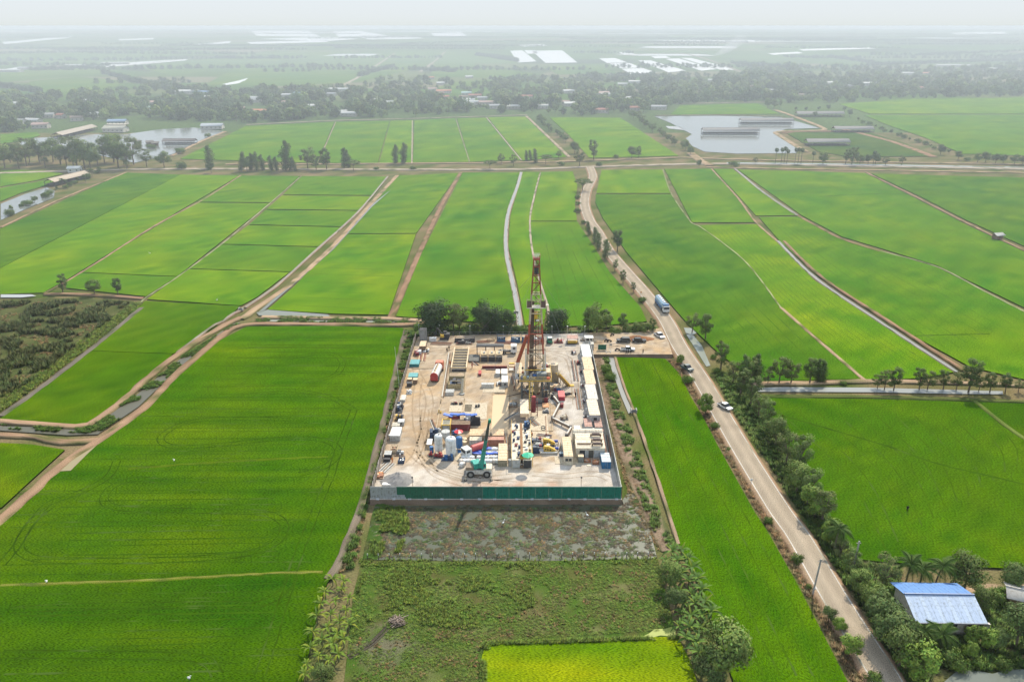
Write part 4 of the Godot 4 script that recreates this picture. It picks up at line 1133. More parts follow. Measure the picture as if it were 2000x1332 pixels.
func village_woods() -> void:
	# front edge of the wood as it runs across the view, and its back
	var front := Curve2D.new()
	for p in [Vector2(-40, 268), Vector2(70, 262), Vector2(180, 256), Vector2(250, 254), Vector2(350, 245), Vector2(430, 246), Vector2(480, 240), Vector2(600, 234), Vector2(700, 230), Vector2(820, 228), Vector2(900, 222), Vector2(1030, 221), Vector2(1150, 226), Vector2(1280, 218), Vector2(1330, 203), Vector2(1480, 198), Vector2(1560, 202), Vector2(1660, 200), Vector2(1760, 193), Vector2(1880, 190), Vector2(2040, 188)]:
		front.add_point(p)
	var back := Curve2D.new()
	for p in [Vector2(-40, 196), Vector2(100, 192), Vector2(200, 182), Vector2(300, 172), Vector2(420, 178), Vector2(560, 180), Vector2(700, 170), Vector2(760, 160), Vector2(860, 160), Vector2(930, 168), Vector2(1000, 160), Vector2(1100, 154), Vector2(1250, 157), Vector2(1440, 153), Vector2(1480, 128), Vector2(1580, 134), Vector2(1700, 136), Vector2(1800, 140), Vector2(2040, 122)]:
		back.add_point(p)
	var many := []
	var single := 0
	var r := RandomNumberGenerator.new()
	r.seed = 4242
	var zones := ["behind the left pond", "above the poplars", "by the red roofs", "right of the white lane", "above the duck pond", "in the dark woods on the right"]
	var seen_ := {}
	var sorted := []
	for k in 5600:
		var x := r.randf_range(-30, 2030)
		var yf := along(front, x)
		var yb := along(back, x)
		var t := pow(r.randf(), 0.95)
		var y := lerpf(yf, yb, t)
		var p := P(x, y)
		if fine.get_noise_2d(p.x / 110.0, p.z / 110.0) < (-0.12 if x < 1250 else -0.4) : continue
		if x > 60 and x < 460 and y > 236: continue
		if x > 780 and x < 960 and y > 170 and r.randf() < 0.45: continue
		var near_house := false
		for s in house_spots:
			if absf(s.x - x) < 11.0 and y - s.y > -2.0 and y - s.y < 8.0: near_house = true
		if near_house: continue
		sorted.append([y, x, p])
	sorted.sort_custom(func(a, b): return a[0] > b[0])
	for s in sorted:
		var p: Vector3 = s[2]
		var h := r.randf_range(6.0, 11.0) * (1.0 if r.randf() < 0.75 else 1.45)
		if s[1] > 1400 and s[1] < 1560 and s[0] < 180: h *= 1.3
		var kind: String = ["far round", "far dark", "far round", "far tall", "far dark", "far round"][r.randi() % 6]
		var z := 0 if s[1] < 440 else 1 if s[1] < 760 else 2 if s[1] < 1040 else 3 if s[1] < 1290 else 4 if s[1] < 1540 else 5
		if single < 84 and seen_.get(z, -1) < 26:
			single += 1
			tree_at("tree", kind, p, h, "%s on the wood's edge %s, %s from the front" % [{"far round": "rounded tree", "far dark": "dense dark tree", "far tall": "slim tree"}[kind], zones[z], nth(seen_, z)], "tree", "trees on the near edge of the village wood")
		else:
			many.append([p, h / 9.0 * r.randf_range(0.9, 1.25), Color(1, 1, 1) * r.randf_range(0.75, 1.25), r.randi() % 3])
	for v in 3:
		weeds("woods", "hazy wood spreading through and behind the village", "woods", many.filter(func(a): return a[3] == v), kinds[["far round", "far dark", "far round"][v]][v % 2][1], leaf_mat("foliage"))
	# lines of trees far off on the plain, fading into the haze
	var far := []
	for k in 62:
		var d := 1500.0 * pow(8.0, r.randf())
		var x := r.randf_range(-0.75, 0.75) * d
		var len := r.randf_range(0.05, 0.35) * d
		var slope := r.randf_range(-0.25, 0.25)
		var n := int(len / r.randf_range(7.0, 16.0))
		for j in n:
			var t := j / float(n)
			far.append([Vector3(x + len * t + r.randf_range(-4, 4), 0, -d + slope * len * t + r.randf_range(-12, 12)), r.randf_range(0.7, 1.5), Color(1, 1, 1) * r.randf_range(0.8, 1.2)])
	for a in [[200, 143, 260, 160, 60], [260, 160, 330, 176, 60], [470, 184, 660, 184, 60], [0, 105, 210, 102, 70], [240, 100, 560, 94, 90], [700, 150, 770, 130, 40], [820, 137, 890, 141, 30], [930, 108, 1000, 116, 200], [960, 112, 1010, 120, 160], [1020, 70, 1180, 66, 140], [60, 138, 200, 132, 50], [780, 86, 1010, 80, 120], [1430, 125, 1560, 134, 90], [1530, 112, 1600, 114, 30], [1620, 112, 1710, 124, 60], [1700, 128, 1990, 118, 160], [1770, 72, 2000, 76, 120], [1800, 108, 2000, 100, 90], [0, 170, 80, 182, 50]]:
		for j in a[4]:
			var t: float = j / float(a[4])
			var p := P(lerpf(a[0], a[2], t) + r.randf_range(-3, 3), lerpf(a[1], a[3], t) + r.randf_range(-1.2, 1.2))
			far.append([p, r.randf_range(0.7, 1.25), Color(1, 1, 1) * r.randf_range(0.8, 1.2)])
	weeds("woods", "scattered tree lines fading into haze across the far plain", "woods", far, kinds["far dark"][0][1], leaf_mat("foliage"))

func nth(d: Dictionary, z: int) -> String:
	d[z] = d.get(z, -1) + 1
	return ORD[d[z] % ORD.size()]

func along(c: Curve2D, x: float) -> float:
	for k in c.point_count - 1:
		var a := c.get_point_position(k)
		var b := c.get_point_position(k + 1)
		if x <= b.x: return lerpf(a.y, b.y, (x - a.x) / (b.x - a.x))
	return c.get_point_position(c.point_count - 1).y

var house_spots := []

func plant_shrubs() -> void:
	# banana plants on both sides of the marsh
	var left := [[650, 1132], [668, 1150], [682, 1168], [636, 1158], [655, 1172], [676, 1190], [628, 1180], [646, 1200], [664, 1214], [682, 1222], [620, 1206], [640, 1226], [660, 1240], [612, 1236], [630, 1252], [650, 1262], [672, 1252], [606, 1266], [624, 1280], [644, 1290], [600, 1296], [662, 1280], [596, 1318], [616, 1310], [690, 1205], [672, 1136]]
	var proto := make_banana("")
	for k in left.size():
		var a: Array = left[k]
		var o := proto if k == 0 else copy(proto, Vector3.ZERO, 0.0)
		o.position = P(a[0], a[1] + 12)
		o.rotation.y = rng.randf() * TAU
		o.scale = Vector3.ONE * rng.randf_range(0.65, 1.05)
		tag(o, "yellow green banana plant on the left bank, %s from the pond" % ORD[k], "banana plant", "banana plants on the left bank")
	var green: Node3D
	var right := [[1312, 1082], [1330, 1078], [1300, 1098], [1322, 1100], [1342, 1096], [1306, 1118], [1350, 1116], [1330, 1124], [1318, 1140], [1344, 1142], [1362, 1136], [1326, 1160], [1350, 1164], [1370, 1158], [1334, 1182], [1356, 1186], [1376, 1182], [1330, 1202], [1348, 1208], [1370, 1208], [1388, 1202], [1326, 1226], [1346, 1232], [1366, 1234], [1340, 1254], [1358, 1262], [1362, 1284], [1372, 1306]]
	for k in right.size():
		var a: Array = right[k]
		var o: Node3D = make_banana("", 1) if k == 0 else copy(green, P(a[0], a[1] + 12), rng.randf() * TAU)
		if k == 0: green = o
		o.position = P(a[0], a[1] + 12)
		o.scale = Vector3.ONE * rng.randf_range(0.85, 1.3)
		tag(o, "green banana plant on the right bank, %s from the pond" % ORD[k], "banana plant", "banana plants on the right bank")
	row_of_trees([["round", 632, 1345, 1300, "low leafy tree at the bottom of the left bank"], ["round", 1412, 1325, 1222, "big leafy tree"], ["round dark", 1388, 1340, 1275, "dark leafy tree under the big one"], ["round", 1308, 1150, 1100, "dark shrubby tree"], ["round dark", 1318, 1196, 1148, "dark shrubby tree"], ["bush", 1402, 1345, 1322, "pale bush at the bottom edge"], ["bush", 1184, 728, 712, "bush by the grey ditch"], ["bush", 1192, 742, 724, "second bush by the grey ditch"]], "tree", "by the bananas", "shrubs on the marsh banks")
	# weeds on the banks round the site
	var grass := tuft_mesh(26, 0.75, 0.5, 0.035, Color(0.10, 0.17, 0.022), 3)
	var dry := tuft_mesh(24, 0.6, 0.5, 0.04, Color(0.20, 0.155, 0.075), 4)
	var leafm := tuft_mesh(18, 0.8, 0.6, 0.10, Color(0.07, 0.14, 0.02), 5)
	var fol := leaf_mat("foliage")
	weeds("weeds", "green weeds on the bank left of the site fence", "weeds", scatter([792, 645, 812, 650, 800, 690, 775, 760, 755, 830, 735, 900, 722, 950, 716, 990, 700, 1060, 690, 1110, 660, 1120, 700, 1000, 738, 880, 765, 780], 2400, 0.2, 0.35, 1.0, -0.1, 5.0), leafm, fol)
	weeds("weeds", "dry grass on the bank left of the site fence", "weeds", scatter([788, 648, 816, 655, 770, 790, 718, 960, 700, 1090, 655, 1130, 700, 1000, 740, 870], 2200, 0.1, 0.4, 0.9), dry, fol)
	weeds("weeds", "green weeds on the strip right of the site", "weeds", scatter([1168, 686, 1186, 690, 1200, 740, 1215, 800, 1238, 850, 1262, 930, 1290, 1010, 1325, 1070, 1300, 1078, 1262, 1010, 1234, 920, 1205, 830, 1180, 740], 1900, 0.1, 0.3, 0.9, -0.05, 5.0), leafm, fol)
	weeds("weeds", "dry grass along the dirt tracks right of the site", "weeds", scatter([1160, 690, 1170, 690, 1225, 900, 1300, 1060, 1290, 1080, 1230, 980, 1200, 860], 2400, 0.05, 0.3, 0.8), dry, fol)
	weeds("weeds", "dry grass and weeds on the verges of the concrete road", "weeds", scatter([1306, 704, 1332, 700, 1376, 790, 1460, 920, 1540, 1060, 1620, 1200, 1690, 1332, 1664, 1332, 1560, 1135, 1480, 1000, 1400, 860, 1352, 772], 2600, 0.05, 0.6, 1.2), dry, fol)
	weeds("weeds", "green undergrowth below the trees right of the road", "weeds", scatter([1395, 730, 1440, 730, 1480, 790, 1545, 890, 1620, 1010, 1680, 1100, 1760, 1110, 1760, 1150, 1740, 1230, 1820, 1260, 1860, 1300, 1790, 1345, 1770, 1332, 1690, 1200, 1600, 1060, 1510, 920, 1425, 790], 4600, 0.05, 0.4, 1.2), leafm, fol)
	weeds("weeds", "grass and herbs around the house by the pond", "weeds", scatter([1760, 1160, 2000, 1150, 2000, 1310, 1860, 1312, 1790, 1280], 3600, 0.05, 0.4, 1.1, -0.15), leafm, fol)
	weeds("weeds", "rough weeds behind the back fence of the site", "weeds", scatter([810, 632, 1000, 640, 1120, 640, 1290, 640, 1290, 656, 1200, 654, 1110, 652, 810, 660], 1900, 0.1, 0.8, 1.6, -0.1), leafm, fol)
	weeds("weeds", "reeds in the canal between the dykes", "weeds", scatter([468, 632, 430, 655, 345, 722, 270, 794, 190, 848, 0, 838, 0, 830, 160, 838, 200, 818, 260, 772, 350, 700, 450, 636], 3200, 0.3, 0.3, 0.9, -0.05), leafm, fol)
	weeds("weeds", "weeds along the ditch behind the big rice field", "weeds", scatter([500, 618, 800, 622, 800, 632, 500, 630], 1400, 0.4, 0.35, 0.9, -0.05), leafm, fol)
	# the brush land on the left
	var brush := [0, 586, 90, 582, 200, 584, 262, 588, 225, 622, 140, 690, 60, 750, 0, 792]
	obj("brushland", sheet(PP(brush, 0.3), 0.3, 3.0, "brush", Color(0.085, 0.105, 0.035)), tinted("rough ground", soil, soil_bump, 0.95, 0.8)).set_meta("kind", "structure")
	weeds("brush", "dark reedy brush filling the overgrown plot on the left", "brush", scatter([0, 592, 90, 588, 200, 590, 250, 592, 215, 624, 130, 690, 60, 745, 0, 780], 3600, 0.3, 0.6, 1.9, 0.0, 14.0), tuft_mesh(22, 0.9, 0.6, 0.08, Color(0.075, 0.105, 0.032), 6), fol)
	weeds("brush", "dry straw-coloured patches in the overgrown plot", "brush", scatter([0, 590, 250, 592, 215, 630, 130, 700, 0, 788], 1500, 0.3, 0.5, 1.1, 0.1, 9.0), dry, fol)
	weeds("weeds", "light green grass bank between brush land and grey path", "weeds", scatter([262, 590, 280, 592, 195, 662, 95, 738, 0, 806, 0, 780, 90, 718, 190, 640], 2200, 0.2, 0.6, 1.3), tuft_mesh(22, 0.7, 0.5, 0.05, Color(0.12, 0.19, 0.03), 7), fol)
	# the marsh below the site
	weeds("marsh_grass", "rank green grass of the marsh below the pond", "grass", scatter([712, 1102, 900, 1098, 1100, 1098, 1284, 1096, 1296, 1140, 1310, 1200, 1300, 1232, 1060, 1246, 946, 1256, 940, 1345, 690, 1345, 682, 1240, 690, 1160], 19000, 0.1, 0.15, 0.5, -0.25, 7.0), tuft_mesh(30, 0.6, 0.7, 0.03, Color(0.095, 0.17, 0.022), 13), fol)
	weeds("marsh_grass", "lush taller grass in the middle of the marsh", "grass", scatter([712, 1104, 1040, 1100, 1080, 1180, 920, 1230, 720, 1215, 695, 1160], 4200, 0.1, 0.3, 0.85, 0.02, 11.0), grass, fol)
	weeds("marsh_grass", "ragged weeds along the edges of the yellow green field", "grass", scatter([938, 1262, 948, 1254, 1180, 1247, 1325, 1243, 1330, 1250, 1180, 1255, 956, 1262, 950, 1300, 950, 1345, 936, 1345], 1300, 0.3, 0.3, 0.9, -0.3), grass, fol)
	weeds("marsh_grass", "brown wilted patches in the marsh", "grass", scatter([1060, 1104, 1284, 1100, 1310, 1220, 1000, 1248, 940, 1262, 940, 1345, 690, 1345, 690, 1250, 900, 1220], 1500, 0.1, 0.25, 0.6, 0.12, 5.0), tuft_mesh(24, 0.6, 0.5, 0.05, Color(0.15, 0.115, 0.05), 14), fol)
	weeds("marsh_grass", "grassy bank between the pond and the marsh", "grass", scatter([700, 1090, 900, 1094, 1280, 1088, 1290, 1102, 900, 1104, 700, 1106], 1300, 0.2, 0.2, 0.55, -0.25), grass, fol)
	for v in 3:
		weeds("floating_weed", "%s drifting in patches on the flooded plot" % ["dark brown weed", "ochre weed", "green duckweed"][v], "water weed", scatter([740, 992, 1210, 990, 1230, 975, 1255, 1010, 1278, 1085, 1000, 1090, 720, 1088], [3800, 1500, 1500][v], 0.145 + 0.01 * v, 0.25, 0.9, [0.04, 0.10, 0.12][v], [4.0, 5.0, 3.0][v]), tuft_mesh(14, 0.06, 0.8, 0.09, [Color(0.075, 0.068, 0.045), Color(0.115, 0.095, 0.04), Color(0.065, 0.10, 0.035)][v], 20 + v), fol)
	weeds("marsh_grass", "tall grass in the left corner of the pond", "grass", scatter([738, 992, 790, 992, 800, 1030, 780, 1080, 720, 1088, 722, 1040], 1300, 0.1, 0.5, 1.2, -0.1), grass, fol)

# ---------------------------------------------------------------- the drilling site

const YARD := 1.2      # the yard is filled up above the fields

func site_tone(x: float, z: float) -> Color:
	var n := fine.get_noise_2d(x / 6.0, z / 6.0)
	var n2 := fine.get_noise_2d(x / 1.6 + 70.0, z / 1.6)
	var n3 := wide.get_noise_2d(x / 22.0 + 11.0, z / 22.0)
	var sand := Color(0.52, 0.375, 0.225)
	var gravel := Color(0.58, 0.54, 0.48)
	var c := sand.lerp(gravel, clampf((x - 8.0) / 7.0 + n * 1.1, 0.0, 1.0) * clampf((27.0 - x) / 3.0, 0.0, 1.0))
	c = c.lerp(gravel * 1.08, clampf((z + 172.0) / 8.0 + n * 0.8, 0.0, 0.85))
	c = c.lerp(Color(0.44, 0.38, 0.30), clampf(0.4 + n3 * 1.4, 0.0, 0.6))
	# churned brown earth where trucks turn on the left
	var churn := clampf(1.25 - Vector2((x + 19.0) / 9.0, (z + 186.0) / 14.0).length() + n * 0.7, 0.0, 1.0)
	c = c.lerp(Color(0.37, 0.255, 0.145), churn * 0.85)
	var red := clampf(1.1 - Vector2((x + 1.0) / 17.0, (z + 158.0) / 3.6).length() + n * 0.9, 0.0, 1.0)
	c = c.lerp(Color(0.43, 0.235, 0.14), red * 0.75)
	var dirty := clampf(1.1 - Vector2((x - 5.0) / 7.0, (z + 198.0) / 16.0).length() + n * 0.6, 0.0, 1.0)
	c = c.lerp(Color(0.17, 0.155, 0.135), dirty * 0.8)
	var stain := clampf((fine.get_noise_2d(x / 3.4 + 210.0, z / 5.0) - 0.18) * 3.0, 0.0, 0.4)
	c = c.lerp(Color(0.23, 0.19, 0.145), stain)
	c = c.lerp(Color(0.60, 0.53, 0.43), clampf((fine.get_noise_2d(x / 4.2 + 410.0, z / 4.2) - 0.15) * 2.5, 0.0, 0.5))
	return c * (1.0 + 0.17 * n2 + 0.16 * n)

func pit_depth(x: float, z: float) -> float:
	return -0.85 if x > -5.9 and x < -0.9 and z > -208.5 and z < -178.5 else 0.0

func build_site_ground() -> void:
	var yard := PP([722, 976, 1215, 976, 1196, 880, 1172, 760, 1157, 692, 1240, 692, 1314, 692, 1306, 668, 1292, 640, 1240, 650, 1190, 648, 1110, 652, 940, 654, 816, 658, 800, 700, 770, 800], YARD)
	var st := SurfaceTool.new()
	struct("yard", sheet(yard, YARD, 1.0, "site", SAND, 0.0, 0.0, Vector2(5, 5), pit_depth), tinted("yard", soil, soil_bump, 0.95, 0.5), "sandy and gravelly yard of the drilling site")
	var rim := yard.duplicate()
	rim.append(rim[0])
	var out := PackedVector2Array()
	st.begin(Mesh.PRIMITIVE_TRIANGLES)
	for k in rim.size() - 1:
		var a := rim[k]
		var b := rim[k + 1]
		var n := int(a.distance_to(b) / 1.5) + 1
		var side := (b - a).normalized()
		var away := Vector2(side.y, -side.x)
		if Geometry2D.is_point_in_polygon((a + b) / 2 + away * 0.3, yard): away = -away
		for j in n:
			var p := a.lerp(b, j / float(n))
			var q := a.lerp(b, (j + 1) / float(n))
			var mud := Color(0.20, 0.15, 0.105)
			var pts := [Vector3(p.x, YARD, p.y), Vector3(q.x, YARD, q.y), Vector3(q.x + away.x * 0.5, -0.3, q.y + away.y * 0.5), Vector3(p.x + away.x * 0.5, -0.3, p.y + away.y * 0.5)]
			for i in [0, 1, 2, 0, 2, 3]:
				st.set_color(enc(mud * (1.0 + 0.5 * fine.get_noise_2d(pts[i].x, pts[i].z + pts[i].y * 3.0))))
				st.set_normal(Vector3(away.x, 0.4, away.y).normalized())
				st.set_uv(Vector2(pts[i].x + pts[i].z, pts[i].y) / 4.0)
				st.add_vertex(pts[i])
	struct("embankment", st.commit(), tinted("earth", soil, soil_bump, 0.95, 0.7), "muddy edge of the raised yard")
	pond_rect("mud_pit", -5.9, -0.9, -208.5, -178.5, 0.75, Color(0.50, 0.365, 0.205), "tan mud in the rectangular pit of the yard")
	# concrete pads, slightly proud of the yard
	var pads := [[-17.4, -11.2, -201.0, -196.5], [-13.2, -6.9, -202.0, -192.0], [3.9, 9.6, -197.0, -181.4], [-19.0, -12.3, -176.6, -170.2], [10.5, 22.5, -172.0, -168.5], [-8.5, -2.0, -213.0, -209.0]]
	for p in pads:
		var w: float = p[1] - p[0]
		var d: float = p[3] - p[2]
		var o := bx(null, "concrete_pad", Vector3(w, 0.3, d), Vector3((p[0] + p[1]) / 2, YARD - 0.2, (p[2] + p[3]) / 2), mat(0.50, 0.42, 0.31, 0.95))
		o.set_meta("kind", "structure")
	# kerbs and pipes laid along the yard
	for a in [[[907, 780], [896, 835]], [[862, 780], [852, 838]], [[1076, 788], [1079, 842]], [[1034, 842], [1078, 842]], [[806, 720], [868, 719]], [[868, 719], [860, 790]], [[912, 690], [905, 830]]]:
		var b := bar(null, "kerb", P(a[0][0], a[0][1], YARD + 0.05), P(a[1][0], a[1][1], YARD + 0.05), 0.28, mat(0.42, 0.32, 0.21, 0.9))
		b.set_meta("kind", "structure")
	var rut := Color(0.30, 0.215, 0.13)
	for a in [[806, 700, 815, 730, 838, 775, 832, 830, 822, 880, 850, 925, 905, 945], [822, 690, 850, 682, 880, 682], [818, 740, 812, 790, 818, 850, 842, 905, 900, 930, 990, 944, 1100, 946], [830, 800, 826, 850, 812, 890, 800, 905], [800, 880, 830, 905, 900, 935, 1000, 930], [1160, 672, 1200, 673, 1250, 680, 1300, 684], [1160, 678, 1220, 672, 1270, 668, 1300, 664], [1080, 690, 1110, 700, 1122, 740, 1126, 790], [1010, 690, 1060, 685, 1130, 682, 1162, 676], [1040, 925, 1100, 930, 1160, 925, 1190, 935], [870, 690, 920, 676, 1000, 678, 1080, 684]]:
		var mid := smooth_line(PP(a, YARD), 1.5)
		for s in [-1, 1]:
			var pts := PackedVector2Array()
			for k in mid.size():
				var dd := (mid[mini(k + 1, mid.size() - 1)] - mid[maxi(k - 1, 0)]).normalized()
				pts.append(mid[k] + Vector2(-dd.y, dd.x) * 1.0 * s)
			struct("tyre_track", ribbon(pts, 0.42, [[-1, YARD + 0.006, rut.lerp(site_tone(pts[0].x, pts[0].y), 0.5)], [1, YARD + 0.006, rut.lerp(site_tone(pts[0].x, pts[0].y), 0.6)]], 1.5, 0.3, "site_rut"), tinted("yard", soil, soil_bump, 0.95, 0.5))
	# flooded plot in front of the site
	var wet := PP([733, 985, 790, 990, 1213, 984, 1222, 968, 1238, 962, 1252, 980, 1262, 1010, 1276, 1060, 1284, 1092, 1100, 1096, 900, 1097, 708, 1094, 718, 1050, 726, 1010], 0.0)
	struct("pond_bed", sheet(wet, 0.0, 0.45, "weedbed", SAND, 0.0, 0.0, Vector2(4, 4), bed_height), tinted("pond bed", soil, soil_bump, 0.9, 0.6), "weedy bed of the flooded plot before the fence")
	pond("water", [733, 984, 790, 988, 1213, 983, 1222, 967, 1238, 961, 1252, 979, 1262, 1009, 1276, 1059, 1284, 1091, 1100, 1095, 900, 1096, 708, 1093, 718, 1049, 726, 1009], Color(0.075, 0.082, 0.052), 0.13, 0.3, "shallow grey water of the flooded plot before the fence")
	var marsh := PP([706, 1095, 900, 1097, 1100, 1096, 1285, 1092, 1296, 1140, 1312, 1200, 1322, 1246, 1180, 1249, 950, 1256, 944, 1290, 944, 1350, 670, 1350, 682, 1240, 690, 1160], 0.05)
	struct("marsh", sheet(marsh, 0.12, 1.2, "marsh", SAND, 0.0, 0.0, Vector2(5, 5)), tinted("rough ground", soil, soil_bump, 0.95, 0.8), "boggy green ground between the banana rows")
	pond("water", [1256, 1243, 1270, 1236, 1278, 1229, 1300, 1228, 1312, 1224, 1320, 1232, 1319, 1243, 1290, 1241, 1272, 1246], Color(0.25, 0.29, 0.06), 0.16, 0.6, "patch of water covered with pale duckweed")
	# strips of bare track right of the site
	path("path", [1164, 682, 1176, 740, 1196, 800, 1222, 880, 1250, 950, 1276, 1010, 1312, 1075], 3.0, Color(0.27, 0.20, 0.14), "rutted dirt track right of the site fence", 0.25, 0.6)
	path("path", [1200, 692, 1218, 750, 1240, 806, 1262, 868, 1290, 950, 1326, 1062], 0.7, Color(0.33, 0.24, 0.16), "narrow earth bund along the rice strip", 0.6, 0.3)
	path("path", [792, 645, 778, 700, 762, 770, 738, 862, 706, 985, 655, 1108, 640, 1130], 1.5, Color(0.20, 0.165, 0.12), "grey earth bund between the big field and the site", 0.6, 0.4)
	path("path", [757, 1226, 735, 1250, 700, 1274, 680, 1284], 0.9, Color(0.075, 0.065, 0.05), "dark muddy trail in the marsh", 0.16, 0.3)
	# red earth thrown up at the driveway
	mound("earth_mound", "low heap of red earth behind the parked cars", P(1244, 662, YARD), 6.5, 2.2, 1.3, Color(0.33, 0.165, 0.085))
	mound("gravel_heap", "big grey gravel heap in the left front corner", P(777, 938, YARD), 3.6, 3.6, 2.1, Color(0.31, 0.30, 0.285))
	mound("gravel_heap", "low tongue of the grey gravel in the left front corner", P(760, 941, YARD), 2.4, 2.0, 0.8, Color(0.29, 0.28, 0.265))

func mound(called: String, label: String, at: Vector3, rx: float, rz: float, h: float, base: Color) -> void:
	var st := SurfaceTool.new()
	st.begin(Mesh.PRIMITIVE_TRIANGLES)
	var rings := 10
	var sides := 30
	var get := func(i: int, k: int) -> Vector3:
		var t: float = TAU * (k % sides) / sides
		var q: float = i / float(rings)
		var wob: float = 1.0 + 0.22 * fine.get_noise_2d(cos(t) * 2.0 + at.x, sin(t) * 2.0)
		var y: float = h * pow(1.0 - q, 0.9) * (1.0 + 0.25 * fine.get_noise_2d(cos(t) * q * 5.0, sin(t) * q * 5.0 + at.z))
		return Vector3(cos(t) * rx * q * wob, y - 0.05, sin(t) * rz * q * wob)
	for i in rings:
		for k in sides:
			for p in [get.call(i, k), get.call(i, k + 1), get.call(i + 1, k + 1), get.call(i, k), get.call(i + 1, k + 1), get.call(i + 1, k)]:
				st.set_color(enc(base * (1.0 + 0.35 * fine.get_noise_2d(p.x * 1.4 + at.x, p.z * 1.4))))
				st.set_uv(Vector2(p.x, p.z) / 3.0)
				st.add_vertex(p)
	st.generate_normals()
	var o := obj(called, st.commit(), tinted("yard", soil, soil_bump, 0.95, 0.5))
	o.position = at
	tag(o, label, "heap")

func bed_height(x: float, z: float) -> float:
	var n := fine.get_noise_2d(x / 11.0 + 31.0, z / 7.0)
	var n2 := fine.get_noise_2d(x / 2.4, z / 1.8 + 60.0)
	var left := clampf((-25.0 - x) / 4.0, 0.0, 1.0)
	var open := clampf(1.0 - Vector2((x - 21.0) / 8.0, (z + 150.0) / 4.0).length(), 0.0, 1.0) + clampf((z + 153.5) / 3.0 + 0.4, 0.0, 1.0) * 0.6
	var n3 := fine.get_noise_2d(x / 0.9 + 7.0, z / 0.8)
	return 0.16 + 0.34 * n + 0.36 * n2 + 0.22 * n3 + 0.3 * left - 0.25 * open

func pond_rect(called: String, x0: float, x1: float, z0: float, z1: float, h: float, base: Color, label: String) -> void:
	var m := StandardMaterial3D.new()
	m.albedo_color = base.linear_to_srgb()
	m.roughness = 0.45
	var b := PlaneMesh.new()
	b.size = Vector2(x1 - x0, z1 - z0)
	var o := struct(called, b, m, label)
	o.position = Vector3((x0 + x1) / 2, h, (z0 + z1) / 2)

# place and size of a box from the picture columns x0..x1, the rows of its foot, its front top edge and its back top edge
func slab(x0: float, x1: float, foot: float, front: float, back: float, h0 := YARD) -> Dictionary:
	var p := P((x0 + x1) / 2, foot, h0)
	var w := P(x1, foot, h0).x - P(x0, foot, h0).x
	var h := maxf(0.3, tall(foot, front, h0))
	var d := maxf(0.4, p.z - P(1000, back, h0 + h).z)
	return {"at": p - Vector3(0, 0, d / 2), "w": w, "h": h, "d": d}

# a container or cabin: body, roof, corner posts, ribs; what: parts on its front
func crate(called: String, label: String, category: String, s: Dictionary, wall: Material, roof: Material, what: Array = [], group := "", turn := 0.0) -> Node3D:
	var o := thing(called, label, category, s.at, turn, group)
	var w: float = s.w
	var h: float = s.h
	var d: float = s.d
	bx(o, "body", Vector3(w - 0.1, h - 0.1, d - 0.1), Vector3.ZERO, wall)
	bx(o, "roof", Vector3(w, 0.1, d), Vector3(0, h - 0.097, 0), roof)
	if w > 1.5 and d > 1.5:
		for a in [-1, 1]:
			for b in [-1, 1]: bx(o, "corner_post", Vector3(0.14, h - 0.1, 0.14), Vector3(a * (w / 2 - 0.07), 0, b * (d / 2 - 0.07)), wall)
		var n := int(d / 1.2)
		for k in n: bx(o, "roof_rib", Vector3(w - 0.2, 0.05, 0.12), Vector3(0, h + 0.002, -d / 2 + (k + 0.5) * d / n), roof)
	var dark := mat(0.03, 0.035, 0.04, 0.3)
	for q in what:
		match q:
			"windows":
				for a in [-1, 1]: bx(o, "window", Vector3(w * 0.3, h * 0.28, 0.08), Vector3(a * w * 0.2, h * 0.45, d / 2), dark)
			"window": bx(o, "window", Vector3(w * 0.3, h * 0.3, 0.08), Vector3(w * 0.05, h * 0.42, d / 2), dark)
			"doors":
				for a in [-1, 1]:
					var leaf_ := bx(o, "door", Vector3(w * 0.44, h * 0.86, 0.06), Vector3(a * w * 0.23, h * 0.05, d / 2), wall)
					bx(leaf_, "lock_bar", Vector3(0.06, h * 0.8, 0.06), Vector3(-a * w * 0.1, -h * 0.4, 0.05), mat(0.3, 0.3, 0.3, 0.5, 0.6))
			"door_left":
				var n := int(d / 3.2)
				for k in n: bx(o, "door", Vector3(0.07, h * 0.75, 0.9), Vector3(-w / 2 + 0.04, 0.03, -d / 2 + (k + 0.5) * d / n), mat(0.3, 0.3, 0.31, 0.6))
				for k in n: bx(o, "cooler", Vector3(0.4, 0.5, 0.7), Vector3(-w / 2 - 0.2, h * 0.5, -d / 2 + (k + 0.5) * d / n + 1.2), mat(0.55, 0.55, 0.52, 0.6))
			"ribs":
				var n := int(w / 0.4)
				for k in n: bx(o, "wall_rib", Vector3(0.16, h - 0.35, 0.07), Vector3(-w / 2 + (k + 0.5) * w / n, 0.15, d / 2 - 0.05), wall)
			"legs":
				for a in [-1, 1]:
					for b in [-1, 1]: bx(o, "leg", Vector3(0.22, 2.2, 0.22), Vector3(a * (w / 2 - 0.15), -2.2, b * (d / 2 - 0.2)), mat(0.2, 0.2, 0.19, 0.7))
	return o

